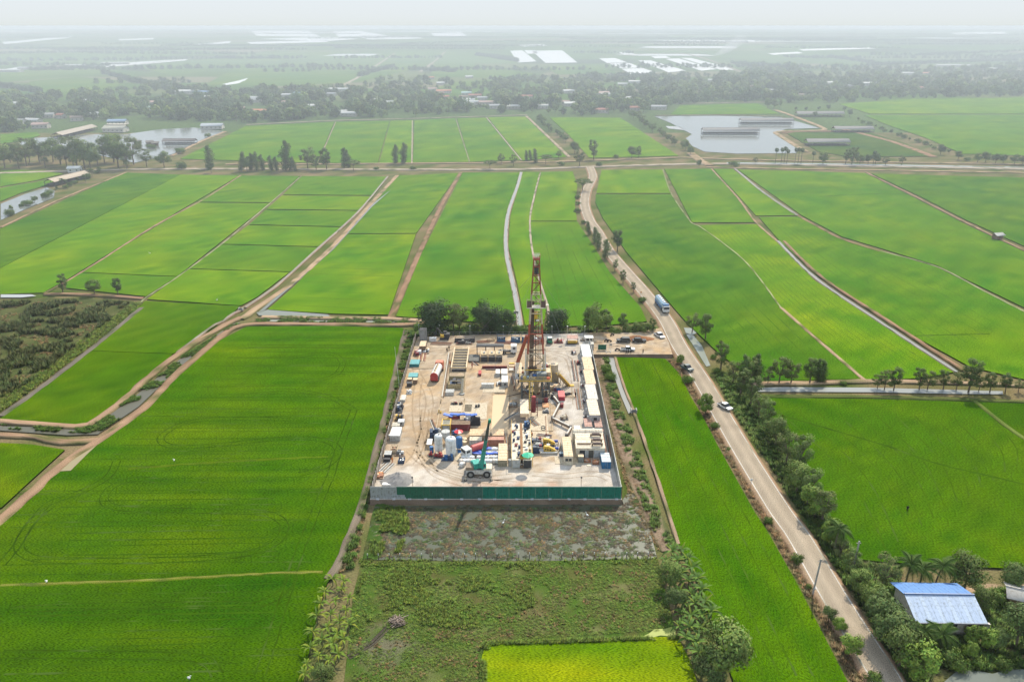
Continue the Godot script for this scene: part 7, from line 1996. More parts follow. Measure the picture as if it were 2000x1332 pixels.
	rt.rotation.y = ang
	rot.free()
	bx(rt, "chassis", Vector3(6.6, 0.35, 1.8), Vector3(0.3, 0.6, 0), c.dark)
	cy(rt, "barrel", 0.9, 4.2, Vector3(1.5, 1.85, 0), mat(0.42, 0.06, 0.055, 0.5), 0, -1.0, 22)
	for s in [-1, 1]: ball(rt, "barrel_end", Vector3(0.3, 0.9, 0.9), Vector3(1.5 + s * 2.1, 1.85, 0), mat(0.45, 0.08, 0.07, 0.5))
	bx(rt, "cab", Vector3(1.8, 1.9, 2.2), Vector3(-2.2, 0.7, 0), c.white)
	bx(rt, "windscreen", Vector3(0.06, 0.8, 1.9), Vector3(-3.12, 1.6, 0), c.dark)
	for s in [-1, 1]: bx(rt, "side_window", Vector3(1.0, 0.6, 0.05), Vector3(-2.3, 1.7, s * 1.1), c.dark)
	bx(rt, "bumper", Vector3(0.25, 0.4, 2.2), Vector3(-3.2, 0.45, 0), c.pale)
	for x in [-2.4, 1.2, 2.5]:
		for s in [-1, 1]: wheel(rt, Vector3(x, 0.5, s * 0.95), 0.5, 0.35, 2)

func build_back(c: Dictionary) -> void:
	# pipe rack pit with cross beams
	var pit := thing("pipe_rack", "long rack of pale cross beams over a dark trough, left of the shakers", "rack", P(896, 726, YARD))
	var far := P(897, 686, YARD).z - pit.position.z
	bx(pit, "trough", Vector3(4.4, 0.5, -far), Vector3(0, 0, far / 2), c.dark)
	for s in [-1, 1]: bx(pit, "side_beam", Vector3(0.35, 1.5, -far), Vector3(s * 2.3, 0, far / 2), c.tan)
	for k in 8: bx(pit, "cross_beam", Vector3(4.4, 0.3, 0.55), Vector3(0, 0.9, -0.6 + far * k / 7.6), mat(0.42, 0.33, 0.2, 0.85))
	pipes("pipe", "long pale pipe slanting beside the pipe rack", P(865, 775, YARD + 0.2), P(878, 690, YARD + 0.4), 2, 0.5, 0.3, [c.pale, c.brown])
	basket("pump_pit", "dark open tanks with beige rims in front of the pipe rack", slab(874, 906, 760, 744, 728), mat(0.40, 0.32, 0.18, 0.85), [c.dark, c.navy, c.dark], 91)
	var vt := thing("standpipe", "thick upright pale pipe in front of the pipe rack", "pipe", P(902, 770, YARD))
	bar(vt, "barrel", Vector3.ZERO, Vector3(0.2, 3.6, -3.0), 0.85, mat(0.42, 0.36, 0.26, 0.8), true)
	cy(vt, "foot", 0.8, 0.3, Vector3.ZERO, c.steel)
	crate("box", "pale grey box at the near end of the dark tanks", "box", slab(870, 886.5, 772, 766, 760), c.pale, c.grey)
	# shaker house: a dark frame and three shale shakers
	var sh := thing("tray_shelter", "dark steel frame with a tray roof behind three beige shakers", "frame", P(957, 697, YARD))
	bx(sh, "tray", Vector3(8.8, 0.3, 1.8), Vector3(0, 3.0, -1.8), c.dark)
	bx(sh, "tray_lip", Vector3(8.9, 0.15, 0.15), Vector3(0, 3.35, -2.7), c.pale)
	bar(sh, "pipe", Vector3(-4.3, 3.5, -1.4), Vector3(4.3, 3.5, -1.4), 0.2, c.steel, true)
	for x in [-4.2, -1.4, 1.4, 4.2]: bx(sh, "post", Vector3(0.25, 3.0, 0.25), Vector3(x, 0, -1.8), c.dark)
	bx(sh, "grating", Vector3(4.0, 0.2, 5.0), Vector3(-6.4, 0.3, 1.5), mat(0.10, 0.10, 0.095, 0.8))
	for k in 3:
		var s := thing("shale_shaker", "beige shaker with a black screen box, %s of three" % ["left", "middle", "right"][k], "machine", P([945.5, 960.5, 975][k], 707, YARD), 0.0, "beige shale shakers")
		bx(s, "screen_box", Vector3(1.9, 1.7, 1.1), Vector3(0, 0, -0.5), c.dark)
		bx(s, "screen_deck", Vector3(1.9, 0.3, 2.8), Vector3(0, 1.9, -2.4), mat(0.52, 0.41, 0.26, 0.8))
		for a in [-1, 1]: bx(s, "side_plate", Vector3(0.15, 1.1, 3.0), Vector3(a * 0.95, 1.3, -2.4), c.tan)
		bx(s, "motor", Vector3(0.6, 0.4, 0.6), Vector3(0, 2.2, -2.2), c.grey)
	crate("box", "low dark box between pipe rack and shakers", "box", slab(916, 936, 708, 705, 693), mat(0.10, 0.10, 0.10, 0.8), mat(0.13, 0.13, 0.12, 0.8))
	var beam := thing("steel_beam", "long dark red steel beam lying across before the shakers", "beam", P(966, 719, YARD))
	bx(beam, "flange", Vector3(7.8, 0.12, 0.7), Vector3(0, 0, 0), c.maroon)
	bx(beam, "web", Vector3(7.8, 0.6, 0.2), Vector3(0, 0.12, 0), c.maroon)
	bx(beam, "flange", Vector3(7.8, 0.12, 0.7), Vector3(0, 0.72, 0), c.brick)
	crate("box", "small dark red box on the pale ground left of the white cabins", "box", slab(934, 940, 735, 730, 723), c.maroon, c.red)
	crate("cabin", "small white cabin left of the two stacked lengthwise", "cabin", slab(968, 976.5, 736, 729, 721), c.grey, c.white)
	crate("cabin", "white cabin behind the nearest white cabin", "cabin", slab(979, 991, 738, 730, 720), c.grey, c.white, ["window"])
	crate("cabin", "nearest white cabin with a dark window beside the pit", "cabin", slab(979.5, 992, 757, 746, 733), c.grey, c.white, ["window"])
	crate("box", "wide flat grey box at the back end of the tan pit", "box", slab(940, 965, 758, 751, 747), c.pale, c.grey)
	for k in 3: crate("crate", "yellow crate in the small stack left of the doghouse, %s" % ["top back", "middle", "front"][k], "crate", slab(994, 1005, [715, 720, 727][k], [710, 715, 723][k], [708, 713, 719][k]), c.tan, [c.yellow, c.tan, c.pale][k], [], "yellow crates by the doghouse")
	# trucks and trailers at the back
	var tr := thing("tractor_truck", "white tractor truck without trailer by the shakers", "truck", P(995, 690, YARD))
	bx(tr, "cab", Vector3(1.9, 2.3, 2.2), Vector3(1.4, 0.7, 0), c.white)
	bx(tr, "windscreen", Vector3(0.06, 0.9, 1.9), Vector3(2.37, 1.8, 0), c.dark)
	bx(tr, "side_window", Vector3(0.9, 0.7, 0.05), Vector3(1.5, 1.8, 1.11), c.dark)
	bx(tr, "chassis", Vector3(5.2, 0.4, 1.1), Vector3(-1.0, 0.6, 0), c.dark)
	cy(tr, "coupling", 0.5, 0.15, Vector3(-2.2, 1.0, 0), c.steel)
	for x in [1.3, -1.6, -2.8]:
		for s in [-1, 1]: wheel(tr, Vector3(x, 0.5, s * 0.9), 0.5, 0.35, 2)
	for k in 4:
		var s := slab([971, 998, 1019, 1042][k], [987, 1016, 1036, 1062][k], 668, 657, 655)
		s.d = 2.4
		basket("open_frame", "blue and white open steel frame, %s of four at the back fence" % ["left one", "second from the left", "one behind the mast", "right one"][k], s, mat(0.05, 0.12, 0.22, 0.6), [c.navy, c.steel, c.dark, c.white], 100 + k, "blue open frames at the back fence")
	basket("trailer", "red-brown loaded trailer seen through the foot of the mast", slab(1040, 1063, 672, 664, 660), c.brick, [c.maroon, c.brown, c.navy], 121)
	pipes("pipe_pile", "low pile of pinkish pipes before the blue frames", P(968, 668, YARD), P(1004, 670, YARD), 9, 0.3, 0.22, [c.pink, c.rust, c.brick])
	basket("equipment_rack", "long dark rack of black equipment at the back fence", slab(888, 927, 669, 662, 658), c.dark, [c.dark, c.steel, c.dark, c.brown], 122)
	machine("scrap", "dark pinkish scrap before the black equipment rack", "scrap", P(906, 672, YARD), 5.6, 1.2, 0.9, [c.brown, c.maroon, c.dark, c.pink, c.steel], 123)
	pipes("pipe_pile", "rusty pipes lying flat near the excavator", P(842, 671, YARD), P(882, 672, YARD), 6, 0.45, 0.2, [c.rust, c.brown, c.pink])
	pipes("pipe_pile", "brown pipe pile between the black rack and the blue frames", P(932, 669, YARD), P(956, 667, YARD), 8, 0.3, 0.25, [c.brown, c.rust])
	basket("rack", "tan stand with orange bits left of the blue frames", slab(952, 966, 667, 662, 659), c.tan, [c.orange, c.tan, c.brown], 124)
	var ex := thing("excavator", "black and yellow excavator with its arm down, at the back of the yard", "excavator", P(868, 662, YARD))
	for z in [-0.9, 0.9]: bx(ex, "track", Vector3(3.0, 0.7, 0.5), Vector3(0, 0, z), c.dark)
	bx(ex, "counterweight", Vector3(1.9, 1.2, 2.0), Vector3(0.9, 0.9, 0), c.dark)
	bx(ex, "engine_cover", Vector3(1.4, 0.9, 1.6), Vector3(-0.6, 0.9, 0.2), c.yellow)
	bx(ex, "cab", Vector3(1.1, 1.6, 1.0), Vector3(0.2, 1.0, -0.5), c.dark)
	bar(ex, "boom", Vector3(-0.4, 1.4, 0), Vector3(-2.4, 4.0, 0), 0.4, c.dark)
	bar(ex, "stick", Vector3(-2.4, 4.0, 0), Vector3(-3.2, 1.0, 0), 0.3, c.dark)
	bx(ex, "bucket", Vector3(0.7, 0.7, 0.9), Vector3(-3.1, 0.3, 0), c.brown)
	var tg := thing("truck", "small green truck with a white top right of the mast foot", "truck", P(1074, 671, YARD))
	bx(tg, "cab", Vector3(1.5, 1.6, 1.5), Vector3(0, 0.5, 0), c.green)
	bx(tg, "roof", Vector3(1.4, 0.2, 1.4), Vector3(0, 2.1, 0), c.white)
	bx(tg, "windscreen", Vector3(1.3, 0.6, 0.05), Vector3(0, 1.4, 0.76), c.dark)
	bx(tg, "bed", Vector3(1.6, 0.7, 2.6), Vector3(0, 0.5, -2.1), c.teal)
	for z in [0.1, -2.4]:
		for s in [-1, 1]: wheel(tg, Vector3(s * 0.75, 0.4, z), 0.4, 0.3)
	machine("scrap", "dark red heap of drill tools by the green truck", "scrap", P(1091, 669, YARD), 3.0, 1.8, 1.3, [c.maroon, c.maroon, c.brown, c.brick], 125)
	umbrella("garden_umbrella", "small red and white umbrella at the back fence", P(1098, 664, 3.0), 0.7, [mat(0.55, 0.08, 0.06, 0.6), mat(0.7, 0.66, 0.62, 0.6)])
	var sh2 := thing("shelter", "open shelter with a rusty red roof and yellow machinery under it", "shelter", P(1118, 670, YARD))
	bx(sh2, "roof", Vector3(3.6, 0.12, 2.6), Vector3(0, 2.1, 0), c.pink).rotation.x = 0.12
	for a in [-1, 1]:
		for b in [-1, 1]: bx(sh2, "post", Vector3(0.1, 2.1, 0.1), Vector3(a * 1.7, 0, b * 1.1), c.dark)
	bx(sh2, "bench", Vector3(3.2, 0.8, 1.2), Vector3(0, 0, 0.2), c.yellow)
	bx(sh2, "floor", Vector3(4.2, 0.2, 3.0), Vector3(0, 0, 0), c.dark)
	var hut := thing("guard_hut", "small guard hut with a white flat roof by the gate", "hut", P(1150, 669, YARD))
	bx(hut, "wall", Vector3(2.4, 2.0, 2.0), Vector3.ZERO, c.pale)
	bx(hut, "roof", Vector3(2.9, 0.14, 2.5), Vector3(0, 2.0, 0), c.white)
	bx(hut, "window", Vector3(1.8, 0.8, 0.08), Vector3(0, 1.0, 1.0), c.dark)
	bx(hut, "door", Vector3(0.08, 1.7, 0.8), Vector3(1.2, 0, 0.3), c.steel)
	machine("table", "red table with bottles and cans beside the guard hut", "table", P(1138, 665, YARD), 1.6, 1.2, 1.2, [c.brown, c.white, c.red, c.tan, c.navy], 126)
	for k in 7:
		var p := P([818, 858, 918, 983, 1078, 1108, 1142][k], [652, 653, 654, 655, 655, 655, 655][k], YARD)
		var l := thing("lamp_post", "slim lamp post with a white lamp on the back fence line, %s from the left" % ORD[k], "lamp post", p, 0.0, "lamp posts on the back fence line")
		cy(l, "pole", 0.05, 3.2, Vector3.ZERO, c.pale, 1, -1.0, 8)
		bx(l, "lamp", Vector3(0.4, 0.25, 0.3), Vector3(0, 3.2, 0), c.white)
	var bf := thing("fence", "low mesh fence with thin posts along the back of the yard", "fence", P(812, 657, YARD))
	var be := P(1140, 655, YARD) - bf.position
	for k in 28: bx(bf, "post", Vector3(0.08, 1.5, 0.08), be * (k / 27.0), c.steel)
	for y in [0.7, 1.45]: bar(bf, "wire", Vector3(0, y, 0), be + Vector3(0, y, 0), 0.05, c.steel)

func ground_tone(kind: String, x: float, z: float, base: Color) -> Color:
	match kind:
		"site", "site_rut": return site_tone(x, z) if kind == "site" else site_tone(x, z).lerp(Color(0.27, 0.20, 0.125), 0.45)
		"weedbed":
			var n := fine.get_noise_2d(x / 5.0 + 20.0, z / 4.0)
			var left := clampf((-24.0 - x) / 4.0, 0.0, 1.0)
			var c := Color(0.075, 0.075, 0.055).lerp(Color(0.115, 0.095, 0.045), clampf(0.4 + n * 1.5, 0, 1))
			c = c.lerp(Color(0.055, 0.105, 0.02), clampf(left + fine.get_noise_2d(x / 8.0, z / 6.0 + 90.0) * 1.3 - 0.1, 0, 1))
			return c * (1.0 + 0.4 * fine.get_noise_2d(x * 1.3, z * 1.3))
		"marsh":
			var n := fine.get_noise_2d(x / 9.0, z / 6.0)
			var c := Color(0.065, 0.125, 0.018).lerp(Color(0.105, 0.105, 0.035), clampf(0.35 + n * 1.5, 0, 1))
			var pale := clampf(fine.get_noise_2d(x / 13.0 + 40.0, z / 9.0) * 2.0 - 0.35, 0.0, 0.8)
			c = c.lerp(Color(0.17, 0.165, 0.07), pale)
			var bare := clampf(1.0 - Vector2((x + 22.0) / 8.0, (z + 108.0) / 6.0).length() + n, 0.0, 0.8)
			c = c.lerp(Color(0.16, 0.145, 0.10), bare)
			return c * (1.0 + 0.35 * fine.get_noise_2d(x * 1.1, z * 1.1))
	return base * (1.0 + 0.2 * fine.get_noise_2d(x / 5.0, z / 5.0))

# ---------------------------------------------------------------- vehicles on the road, farms, village, small things

func car(called: String, label: String, category: String, at: Vector3, turn: float, paint: Material, pickup := false, tall_ := false) -> Node3D:
	var o := thing(called, label, category, at, turn)
	var glass := mat(0.02, 0.025, 0.03, 0.15)
	var h := 0.95 if tall_ else 0.8
	obj("body", prism([Vector2(-2.3, 0.35), Vector2(2.3, 0.35), Vector2(2.35, 0.75), Vector2(2.2, h), Vector2(1.0, h + 0.05), Vector2(-2.2, h + 0.05), Vector2(-2.35, 0.8)], 1.75), paint, o)
	if pickup:
		obj("cabin", prism([Vector2(-0.75, h), Vector2(1.25, h), Vector2(0.55, h + 0.72), Vector2(-0.65, h + 0.72)], 1.6), glass, o)
		bx(o, "roof", Vector3(1.2, 0.08, 1.5), Vector3(-0.05, h + 0.70, 0), paint)
		bx(o, "load_bed", Vector3(1.35, 0.06, 1.45), Vector3(-1.5, h + 0.055, 0), mat(0.05, 0.05, 0.05, 0.8))
	else:
		var back := -2.15 if tall_ else -1.75
		obj("cabin", prism([Vector2(back - 0.05, h), Vector2(1.15, h), Vector2(0.35, h + 0.65), Vector2(back + 0.35, h + 0.65)], 1.6), glass, o)
		bx(o, "roof", Vector3(0.25 - back, 0.08, 1.45), Vector3((back + 0.65) / 2, h + 0.63, 0), paint)
	for x in [-1.4, 1.4]:
		for s in [-1, 1]: wheel(o, Vector3(x, 0.36, s * 0.8), 0.36, 0.24, 2)
	for s in [-1, 1]:
		bx(o, "headlight", Vector3(0.08, 0.16, 0.35), Vector3(2.33, 0.6, s * 0.6), mat(0.7, 0.7, 0.68, 0.2))
		bx(o, "tail_light", Vector3(0.06, 0.18, 0.25), Vector3(-2.33, 0.68, s * 0.65), mat(0.4, 0.02, 0.02, 0.4))
	return o

func motorbike(at: Vector3, turn: float, label: String) -> void:
	var o := thing("motorcycle", label, "motorcycle", at, turn, "motorcycles near the gate")
	for x in [-0.6, 0.6]: cy(o, "wheel", 0.3, 0.12, Vector3(x, 0.3, 0), mat(0.02, 0.02, 0.02, 0.9), 2)
	bx(o, "body", Vector3(0.9, 0.4, 0.26), Vector3(0, 0.4, 0), mat(0.05, 0.04, 0.05, 0.5))
	bx(o, "seat", Vector3(0.6, 0.12, 0.26), Vector3(-0.25, 0.8, 0), mat(0.02, 0.02, 0.02, 0.8))
	bar(o, "handlebar", Vector3(0.45, 1.0, -0.3), Vector3(0.45, 1.0, 0.3), 0.05, mat(0.2, 0.2, 0.2, 0.4, 0.6))

func build_traffic() -> void:
	var c := paintbox()
	var white := mat(0.68, 0.68, 0.68, 0.35)
	car("parked_car", "dark grey van-like car parked before the red earth heap", "car", P(1218, 668, YARD), PI, mat(0.06, 0.065, 0.065, 0.35), false, true)
	car("parked_car", "black saloon parked right of the dark grey car", "car", P(1248.5, 668, YARD), 0.0, mat(0.02, 0.022, 0.025, 0.3))
	car("pickup_truck", "silver white pickup parked on the driveway in front of the dark cars", "pickup", P(1226, 685, YARD), 0.0, white, true)
	car("parked_car", "white car standing where the driveway meets the road", "car", P(1288, 658, YARD - 0.1), -1.15, white, true)
	car("pickup_truck", "white pickup parked on the road shoulder under the trees", "pickup", P(1416, 797, 0.72), -1.05, white, true)
	car("pickup_truck", "dark pickup with a white-framed load on the road by the green shrub", "pickup", P(1342, 722, 0.74), -1.1, mat(0.06, 0.09, 0.09, 0.4), true, true)
	crate("van", "white van between the generators and the conveyor", "van", slab(1122, 1134, 844, 839, 831), c.white, c.white, ["window"])
	motorbike(P(1185, 667, YARD), 0.2, "dark motorcycle parked by the grey barred gate, left one")
	motorbike(P(1190, 668, YARD), 0.1, "dark motorcycle parked by the grey barred gate, right one")
	motorbike(P(1206, 685, YARD), 0.1, "black motorcycle left of the silver pickup")
	motorbike(P(1196, 656, YARD), 0.6, "dark motorcycle under the trees behind the gate")
	# the blue and white tank truck driving towards the viewer
	var at := P(1300, 611, 0.74)
	var dir := (P(1299, 622, 0.74) - P(1277, 593, 0.74)).normalized()
	var t: Node3D = thing("tanker_truck", "blue and white tank truck driving on the concrete road", "truck", at, atan2(-dir.z, dir.x))
	var blue := mat(0.03, 0.14, 0.32, 0.45)
	bx(t, "cab", Vector3(1.9, 2.1, 2.3), Vector3(0.2, 0.7, 0), white)
	bx(t, "windscreen", Vector3(0.06, 0.9, 2.0), Vector3(1.17, 1.7, 0), c.dark)
	for s in [-1, 1]: bx(t, "side_window", Vector3(0.9, 0.6, 0.05), Vector3(0.4, 1.8, s * 1.16), c.dark)
	bx(t, "wind_deflector", Vector3(1.2, 0.6, 2.1), Vector3(-0.2, 2.8, 0), blue)
	bx(t, "chassis", Vector3(12.5, 0.4, 1.6), Vector3(-5.8, 0.6, 0), c.dark)
	cy(t, "barrel", 1.2, 9.6, Vector3(-6.6, 2.2, 0), mat(0.30, 0.42, 0.52, 0.4), 0, -1.0, 22)
	for s in [-1, 1]: bx(t, "side_skirt", Vector3(9.4, 0.9, 0.1), Vector3(-6.6, 1.0, s * 1.2), blue)
	bx(t, "top_walk", Vector3(8.6, 0.1, 0.8), Vector3(-6.6, 3.4, 0), white)
	for k in 4: cy(t, "manhole", 0.28, 0.2, Vector3(-3.4 - k * 2.1, 3.45, 0), blue)
	for x in [0.2, -2.4, -8.6, -9.8, -11.0]:
		for s in [-1, 1]: wheel(t, Vector3(x, 0.5, s * 1.0), 0.5, 0.4, 2)

# a long open shed or a house with a gabled roof; turn 0: ridge along x
func gabled(called: String, label: String, category: String, at: Vector3, w: float, d: float, h: float, rise: float, turn: float, wall: Material, roof: Material, open := false, group := "") -> Node3D:
	var o := thing(called, label, category, at, turn, group)
	if open:
		var n := maxi(3, int(w / 5.0))
		for k in n + 1:
			for s in [-1, 1]: bx(o, "post", Vector3(0.25, h, 0.25), Vector3(-w / 2 + 0.2 + (w - 0.4) * k / n, 0, s * (d / 2 - 0.3)), wall)
		bx(o, "floor", Vector3(w, 0.3, d - 0.4), Vector3(0, h * 0.25, 0), wall)
	else:
		bx(o, "wall", Vector3(w - 0.8, h, d - 0.8), Vector3.ZERO, wall)
		var n := maxi(1, int(w / 4.0))
		for k in n: bx(o, "window", Vector3(1.1, 0.9, 0.1), Vector3(-w / 2 + (k + 0.5) * w / n, h * 0.4, d / 2 - 0.4), mat(0.04, 0.045, 0.05, 0.3))
		bx(o, "door", Vector3(0.1, 2.0, 1.0), Vector3(w / 2 - 0.4, 0, 0.3), mat(0.12, 0.08, 0.05, 0.7))
	for s in [-1, 1]:
		var st := SurfaceTool.new()
		st.begin(Mesh.PRIMITIVE_TRIANGLES)
		var e := d / 2 + 0.3
		var x := w / 2 + 0.3
		var a := [Vector3(-x, h, s * e), Vector3(x, h, s * e), Vector3(x, h + rise, 0), Vector3(-x, h + rise, 0)]
		if s > 0: quad(st, a[0], a[3], a[2], a[1])
		else: quad(st, a[0], a[1], a[2], a[3])
		var b := [Vector3(-x, h - 0.12, s * e), Vector3(x, h - 0.12, s * e), Vector3(x, h, s * e), Vector3(-x, h, s * e)]
		quad(st, b[0], b[3], b[2], b[1])
		st.generate_normals()
		obj("roof_side", st.commit(), roof, o)
	bar(o, "ridge_cap", Vector3(-w / 2 - 0.3, h + rise, 0), Vector3(w / 2 + 0.3, h + rise, 0), 0.3, roof)
	if not open:
		for s in [-1, 1]:
			var g := obj("gable", prism([Vector2(-d / 2 + 0.4, 0), Vector2(d / 2 - 0.4, 0), Vector2(0, rise - 0.1)], 0.15), wall, o)
			g.position = Vector3(s * (w / 2 - 0.5), h, 0)
			g.rotation.y = PI / 2
	return o

func build_farm() -> void:
	var c := paintbox()
	var tin := mat(0.30, 0.275, 0.255, 0.8)
	var wood := mat(0.09, 0.085, 0.08, 0.9)
	# long duck sheds on the right: [left, right, foot row, label]
	var sheds := [[1558, 1650, 228, "long grey shed farthest back at the duck farm, among dark trees"], [1448, 1551, 242, "long grey shed standing in the pond, farther one"], [1374, 1484, 262, "long grey shed standing in the pond, nearer one"], [1632, 1708, 259, "long grey shed on dry ground right of the lane"], [1578, 1661, 285, "long grey shed on the grassy yard, nearest to the far road"]]
	for s in sheds:
		var a := P(s[0], s[2], 0.3)
		var b := P(s[1], s[2], 0.3)
		gabled("duck_shed", s[3], "shed", (a + b) / 2 - Vector3(0, 0, 5.0), a.distance_to(b), 11.0, 3.2, 2.6, 0.0, wood, tin, true, "long grey duck sheds")
	var l0 := P(110, 270, 0.3)
	var l1 := P(180, 253, 0.3)
	var dl := l1 - l0
	gabled("duck_shed", "long grey shed slanting into the left pond", "shed", (l0 + l1) / 2, dl.length(), 11.0, 3.0, 2.4, atan2(-dl.z, dl.x), wood, mat(0.36, 0.31, 0.26, 0.8), true, "sheds at the left pond")
	gabled("duck_shed", "low brown shed in the middle of the left pond", "shed", P(351, 281, 0.3), 29.0, 8.0, 2.6, 2.2, 0.02, wood, mat(0.24, 0.2, 0.18, 0.85), true, "sheds at the left pond")
	var d2 := gabled("barn", "big barn with two cream roofs at the back of the left pond", "barn", P(226, 257, 0.4), 22.0, 13.0, 3.6, 2.6, -0.05, c.pale, mat(0.52, 0.48, 0.38, 0.8), false, "sheds at the left pond")
	bx(d2, "upper_roof", Vector3(20.0, 0.3, 6.0), Vector3(0, 6.8, -3.0), mat(0.55, 0.5, 0.4, 0.8))
	gabled("barn", "wide pale grey roofed barn at the right end of the left pond", "barn", P(415, 251, 0.4), 22.0, 12.0, 3.2, 2.2, 0.08, c.pale, mat(0.48, 0.50, 0.52, 0.7), false, "sheds at the left pond")
	gabled("barn", "blue-roofed barn behind the cream double barn", "barn", P(230, 243, 0.4), 20.0, 10.0, 3.6, 2.0, 0.0, c.pale, mat(0.28, 0.38, 0.52, 0.6), false, "sheds at the left pond")
	var n0 := P(96, 363, 0.4)
	var n1 := P(166, 346, 0.4)
	var dn := n1 - n0
	gabled("duck_shed", "long tan-roofed shed at the head of the narrow left pond", "shed", (n0 + n1) / 2, dn.length(), 8.5, 2.8, 1.9, atan2(-dn.z, dn.x), wood, mat(0.44, 0.36, 0.28, 0.8), true, "sheds at the left pond")
	gabled("house", "small white house behind the long tan-roofed shed", "house", P(146, 336, 0.4), 9.0, 6.0, 3.0, 1.4, 0.1, c.white, mat(0.6, 0.6, 0.58, 0.7))
	for k in 3: gabled("hut", "little brown hut on the islet in the left pond, %s" % ORD[k], "hut", P([268, 292, 303][k], [281, 282, 284][k], 0.3), 6.0, 5.0, 2.2, 1.2, 0.2 * k, c.brown, mat(0.26, 0.22, 0.19, 0.85), false, "huts on the islet")
	# the house with the blue roof at the bottom right
	var blue := mat(0.085, 0.215, 0.50, 0.45)
	var pale := mat(0.34, 0.42, 0.56, 0.4)  # front slope only: glare of the sky painted into the same blue sheets
	var faded := mat(0.38, 0.46, 0.585, 0.4)  # second front tone, also painted sky glare, not worn paint
	var p0 := P(1787, 1243, 0.2)
	var p1 := P(1916, 1243, 0.2)
	var w := p1.x - p0.x
	var dep := 9.8
	var h := 3.3
	var o := thing("house", "pale house with a big blue corrugated metal roof by the pond", "house", Vector3((p0.x + p1.x) / 2, 0.2, p0.z - dep / 2), -0.02)
	bx(o, "wall", Vector3(w - 0.8, h, dep - 0.8), Vector3.ZERO, mat(0.55, 0.5, 0.42, 0.9))
	bx(o, "plinth", Vector3(w - 0.6, 0.7, dep - 0.6), Vector3.ZERO, mat(0.36, 0.33, 0.29, 0.9))
	for x in [-0.16, 0.1]:
		var win := bx(o, "window", Vector3(1.1, 1.0, 0.12), Vector3(x * w, 1.5, dep / 2 - 0.4), mat(0.62, 0.58, 0.5, 0.8))
		bx(win, "pane", Vector3(0.85, 0.75, 0.06), Vector3(0, -0.375, 0.05), mat(0.03, 0.03, 0.035, 0.2))
	for x in [-0.28, 0.0, 0.26]: bx(o, "pilaster", Vector3(0.2, h, 0.1), Vector3(x * w, 0, dep / 2 - 0.38), mat(0.42, 0.33, 0.24, 0.9))
	bx(o, "door", Vector3(0.9, 2.1, 0.1), Vector3(0.33 * w, 0.2, dep / 2 - 0.38), mat(0.2, 0.13, 0.09, 0.7))
	# two roof faces of corrugated sheets, ridge along x; the sheets are pieces of their own
	var rise := 1.7
	var run := dep / 2 + 0.5
	var slope := Vector2(run, rise).length()
	var n := 16
	for f in 2:
		for k in n:
			var st := SurfaceTool.new()
			st.begin(Mesh.PRIMITIVE_TRIANGLES)
			var sw := (w + 0.8) / n
			var s := -1.0 if f == 0 else 1.0
			var ribs := 5
			for j in ribs * 2:
				var xa := -sw / 2 + sw * j / (ribs * 2)
				var xb := -sw / 2 + sw * (j + 1) / (ribs * 2)
				var ya := 0.05 * (j % 2)
				var yb := 0.05 * ((j + 1) % 2)
				var q := [Vector3(xa, rise + ya, 0), Vector3(xb, rise + yb, 0), Vector3(xb, yb, s * run), Vector3(xa, ya, s * run)]
				if s > 0: quad(st, q[0], q[1], q[2], q[3])
				else: quad(st, q[0], q[3], q[2], q[1])
			st.set_smooth_group(-1)
			st.generate_normals()
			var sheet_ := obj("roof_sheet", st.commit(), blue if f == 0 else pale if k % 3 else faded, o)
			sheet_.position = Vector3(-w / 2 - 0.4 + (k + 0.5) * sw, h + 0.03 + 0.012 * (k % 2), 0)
	bar(o, "ridge_cap", Vector3(-w / 2 - 0.4, h + rise + 0.1, 0), Vector3(w / 2 + 0.4, h + rise + 0.1, 0), 0.3, mat(0.03, 0.10, 0.25, 0.5))
	bar(o, "gutter", Vector3(-w / 2 - 0.4, h - 0.02, run + 0.08), Vector3(w / 2 + 0.4, h - 0.02, run + 0.08), 0.16, mat(0.03, 0.05, 0.09, 0.5))
	for s in [-1, 1]:
		var g := obj("gable", prism([Vector2(-dep / 2 + 0.4, 0), Vector2(dep / 2 - 0.4, 0), Vector2(0, rise - 0.15)], 0.15), mat(0.52, 0.47, 0.4, 0.9), o)
		g.position = Vector3(s * (w / 2 - 0.5), h, 0)
		g.rotation.y = PI / 2
	crate("tank", "small grey box at the right end of the house wall", "box", slab(1922, 1932, 1236, 1220, 1216, 0.2), c.grey, c.pale)
	gabled("shed", "small shed with a pale tin roof at the right edge of the photo", "shed", P(1995, 1180, 0.2), 5.5, 4.5, 2.4, 0.8, -0.4, c.brown, mat(0.38, 0.36, 0.33, 0.8))
	struct("yard", sheet(PP([1870, 1150, 1930, 1140, 2010, 1140, 2010, 1170, 1950, 1176, 1900, 1172], 0.1), 0.1, 1.5, "dirt", SAND), tinted("earth", soil, soil_bump, 0.95, 0.7), "sandy yard beside the house")
	gabled("hut", "tiny farm hut on the brown path near the right edge", "hut", P(1949, 466, 0.5), 5.0, 3.6, 2.0, 0.9, 0.3, c.brown, c.pale)

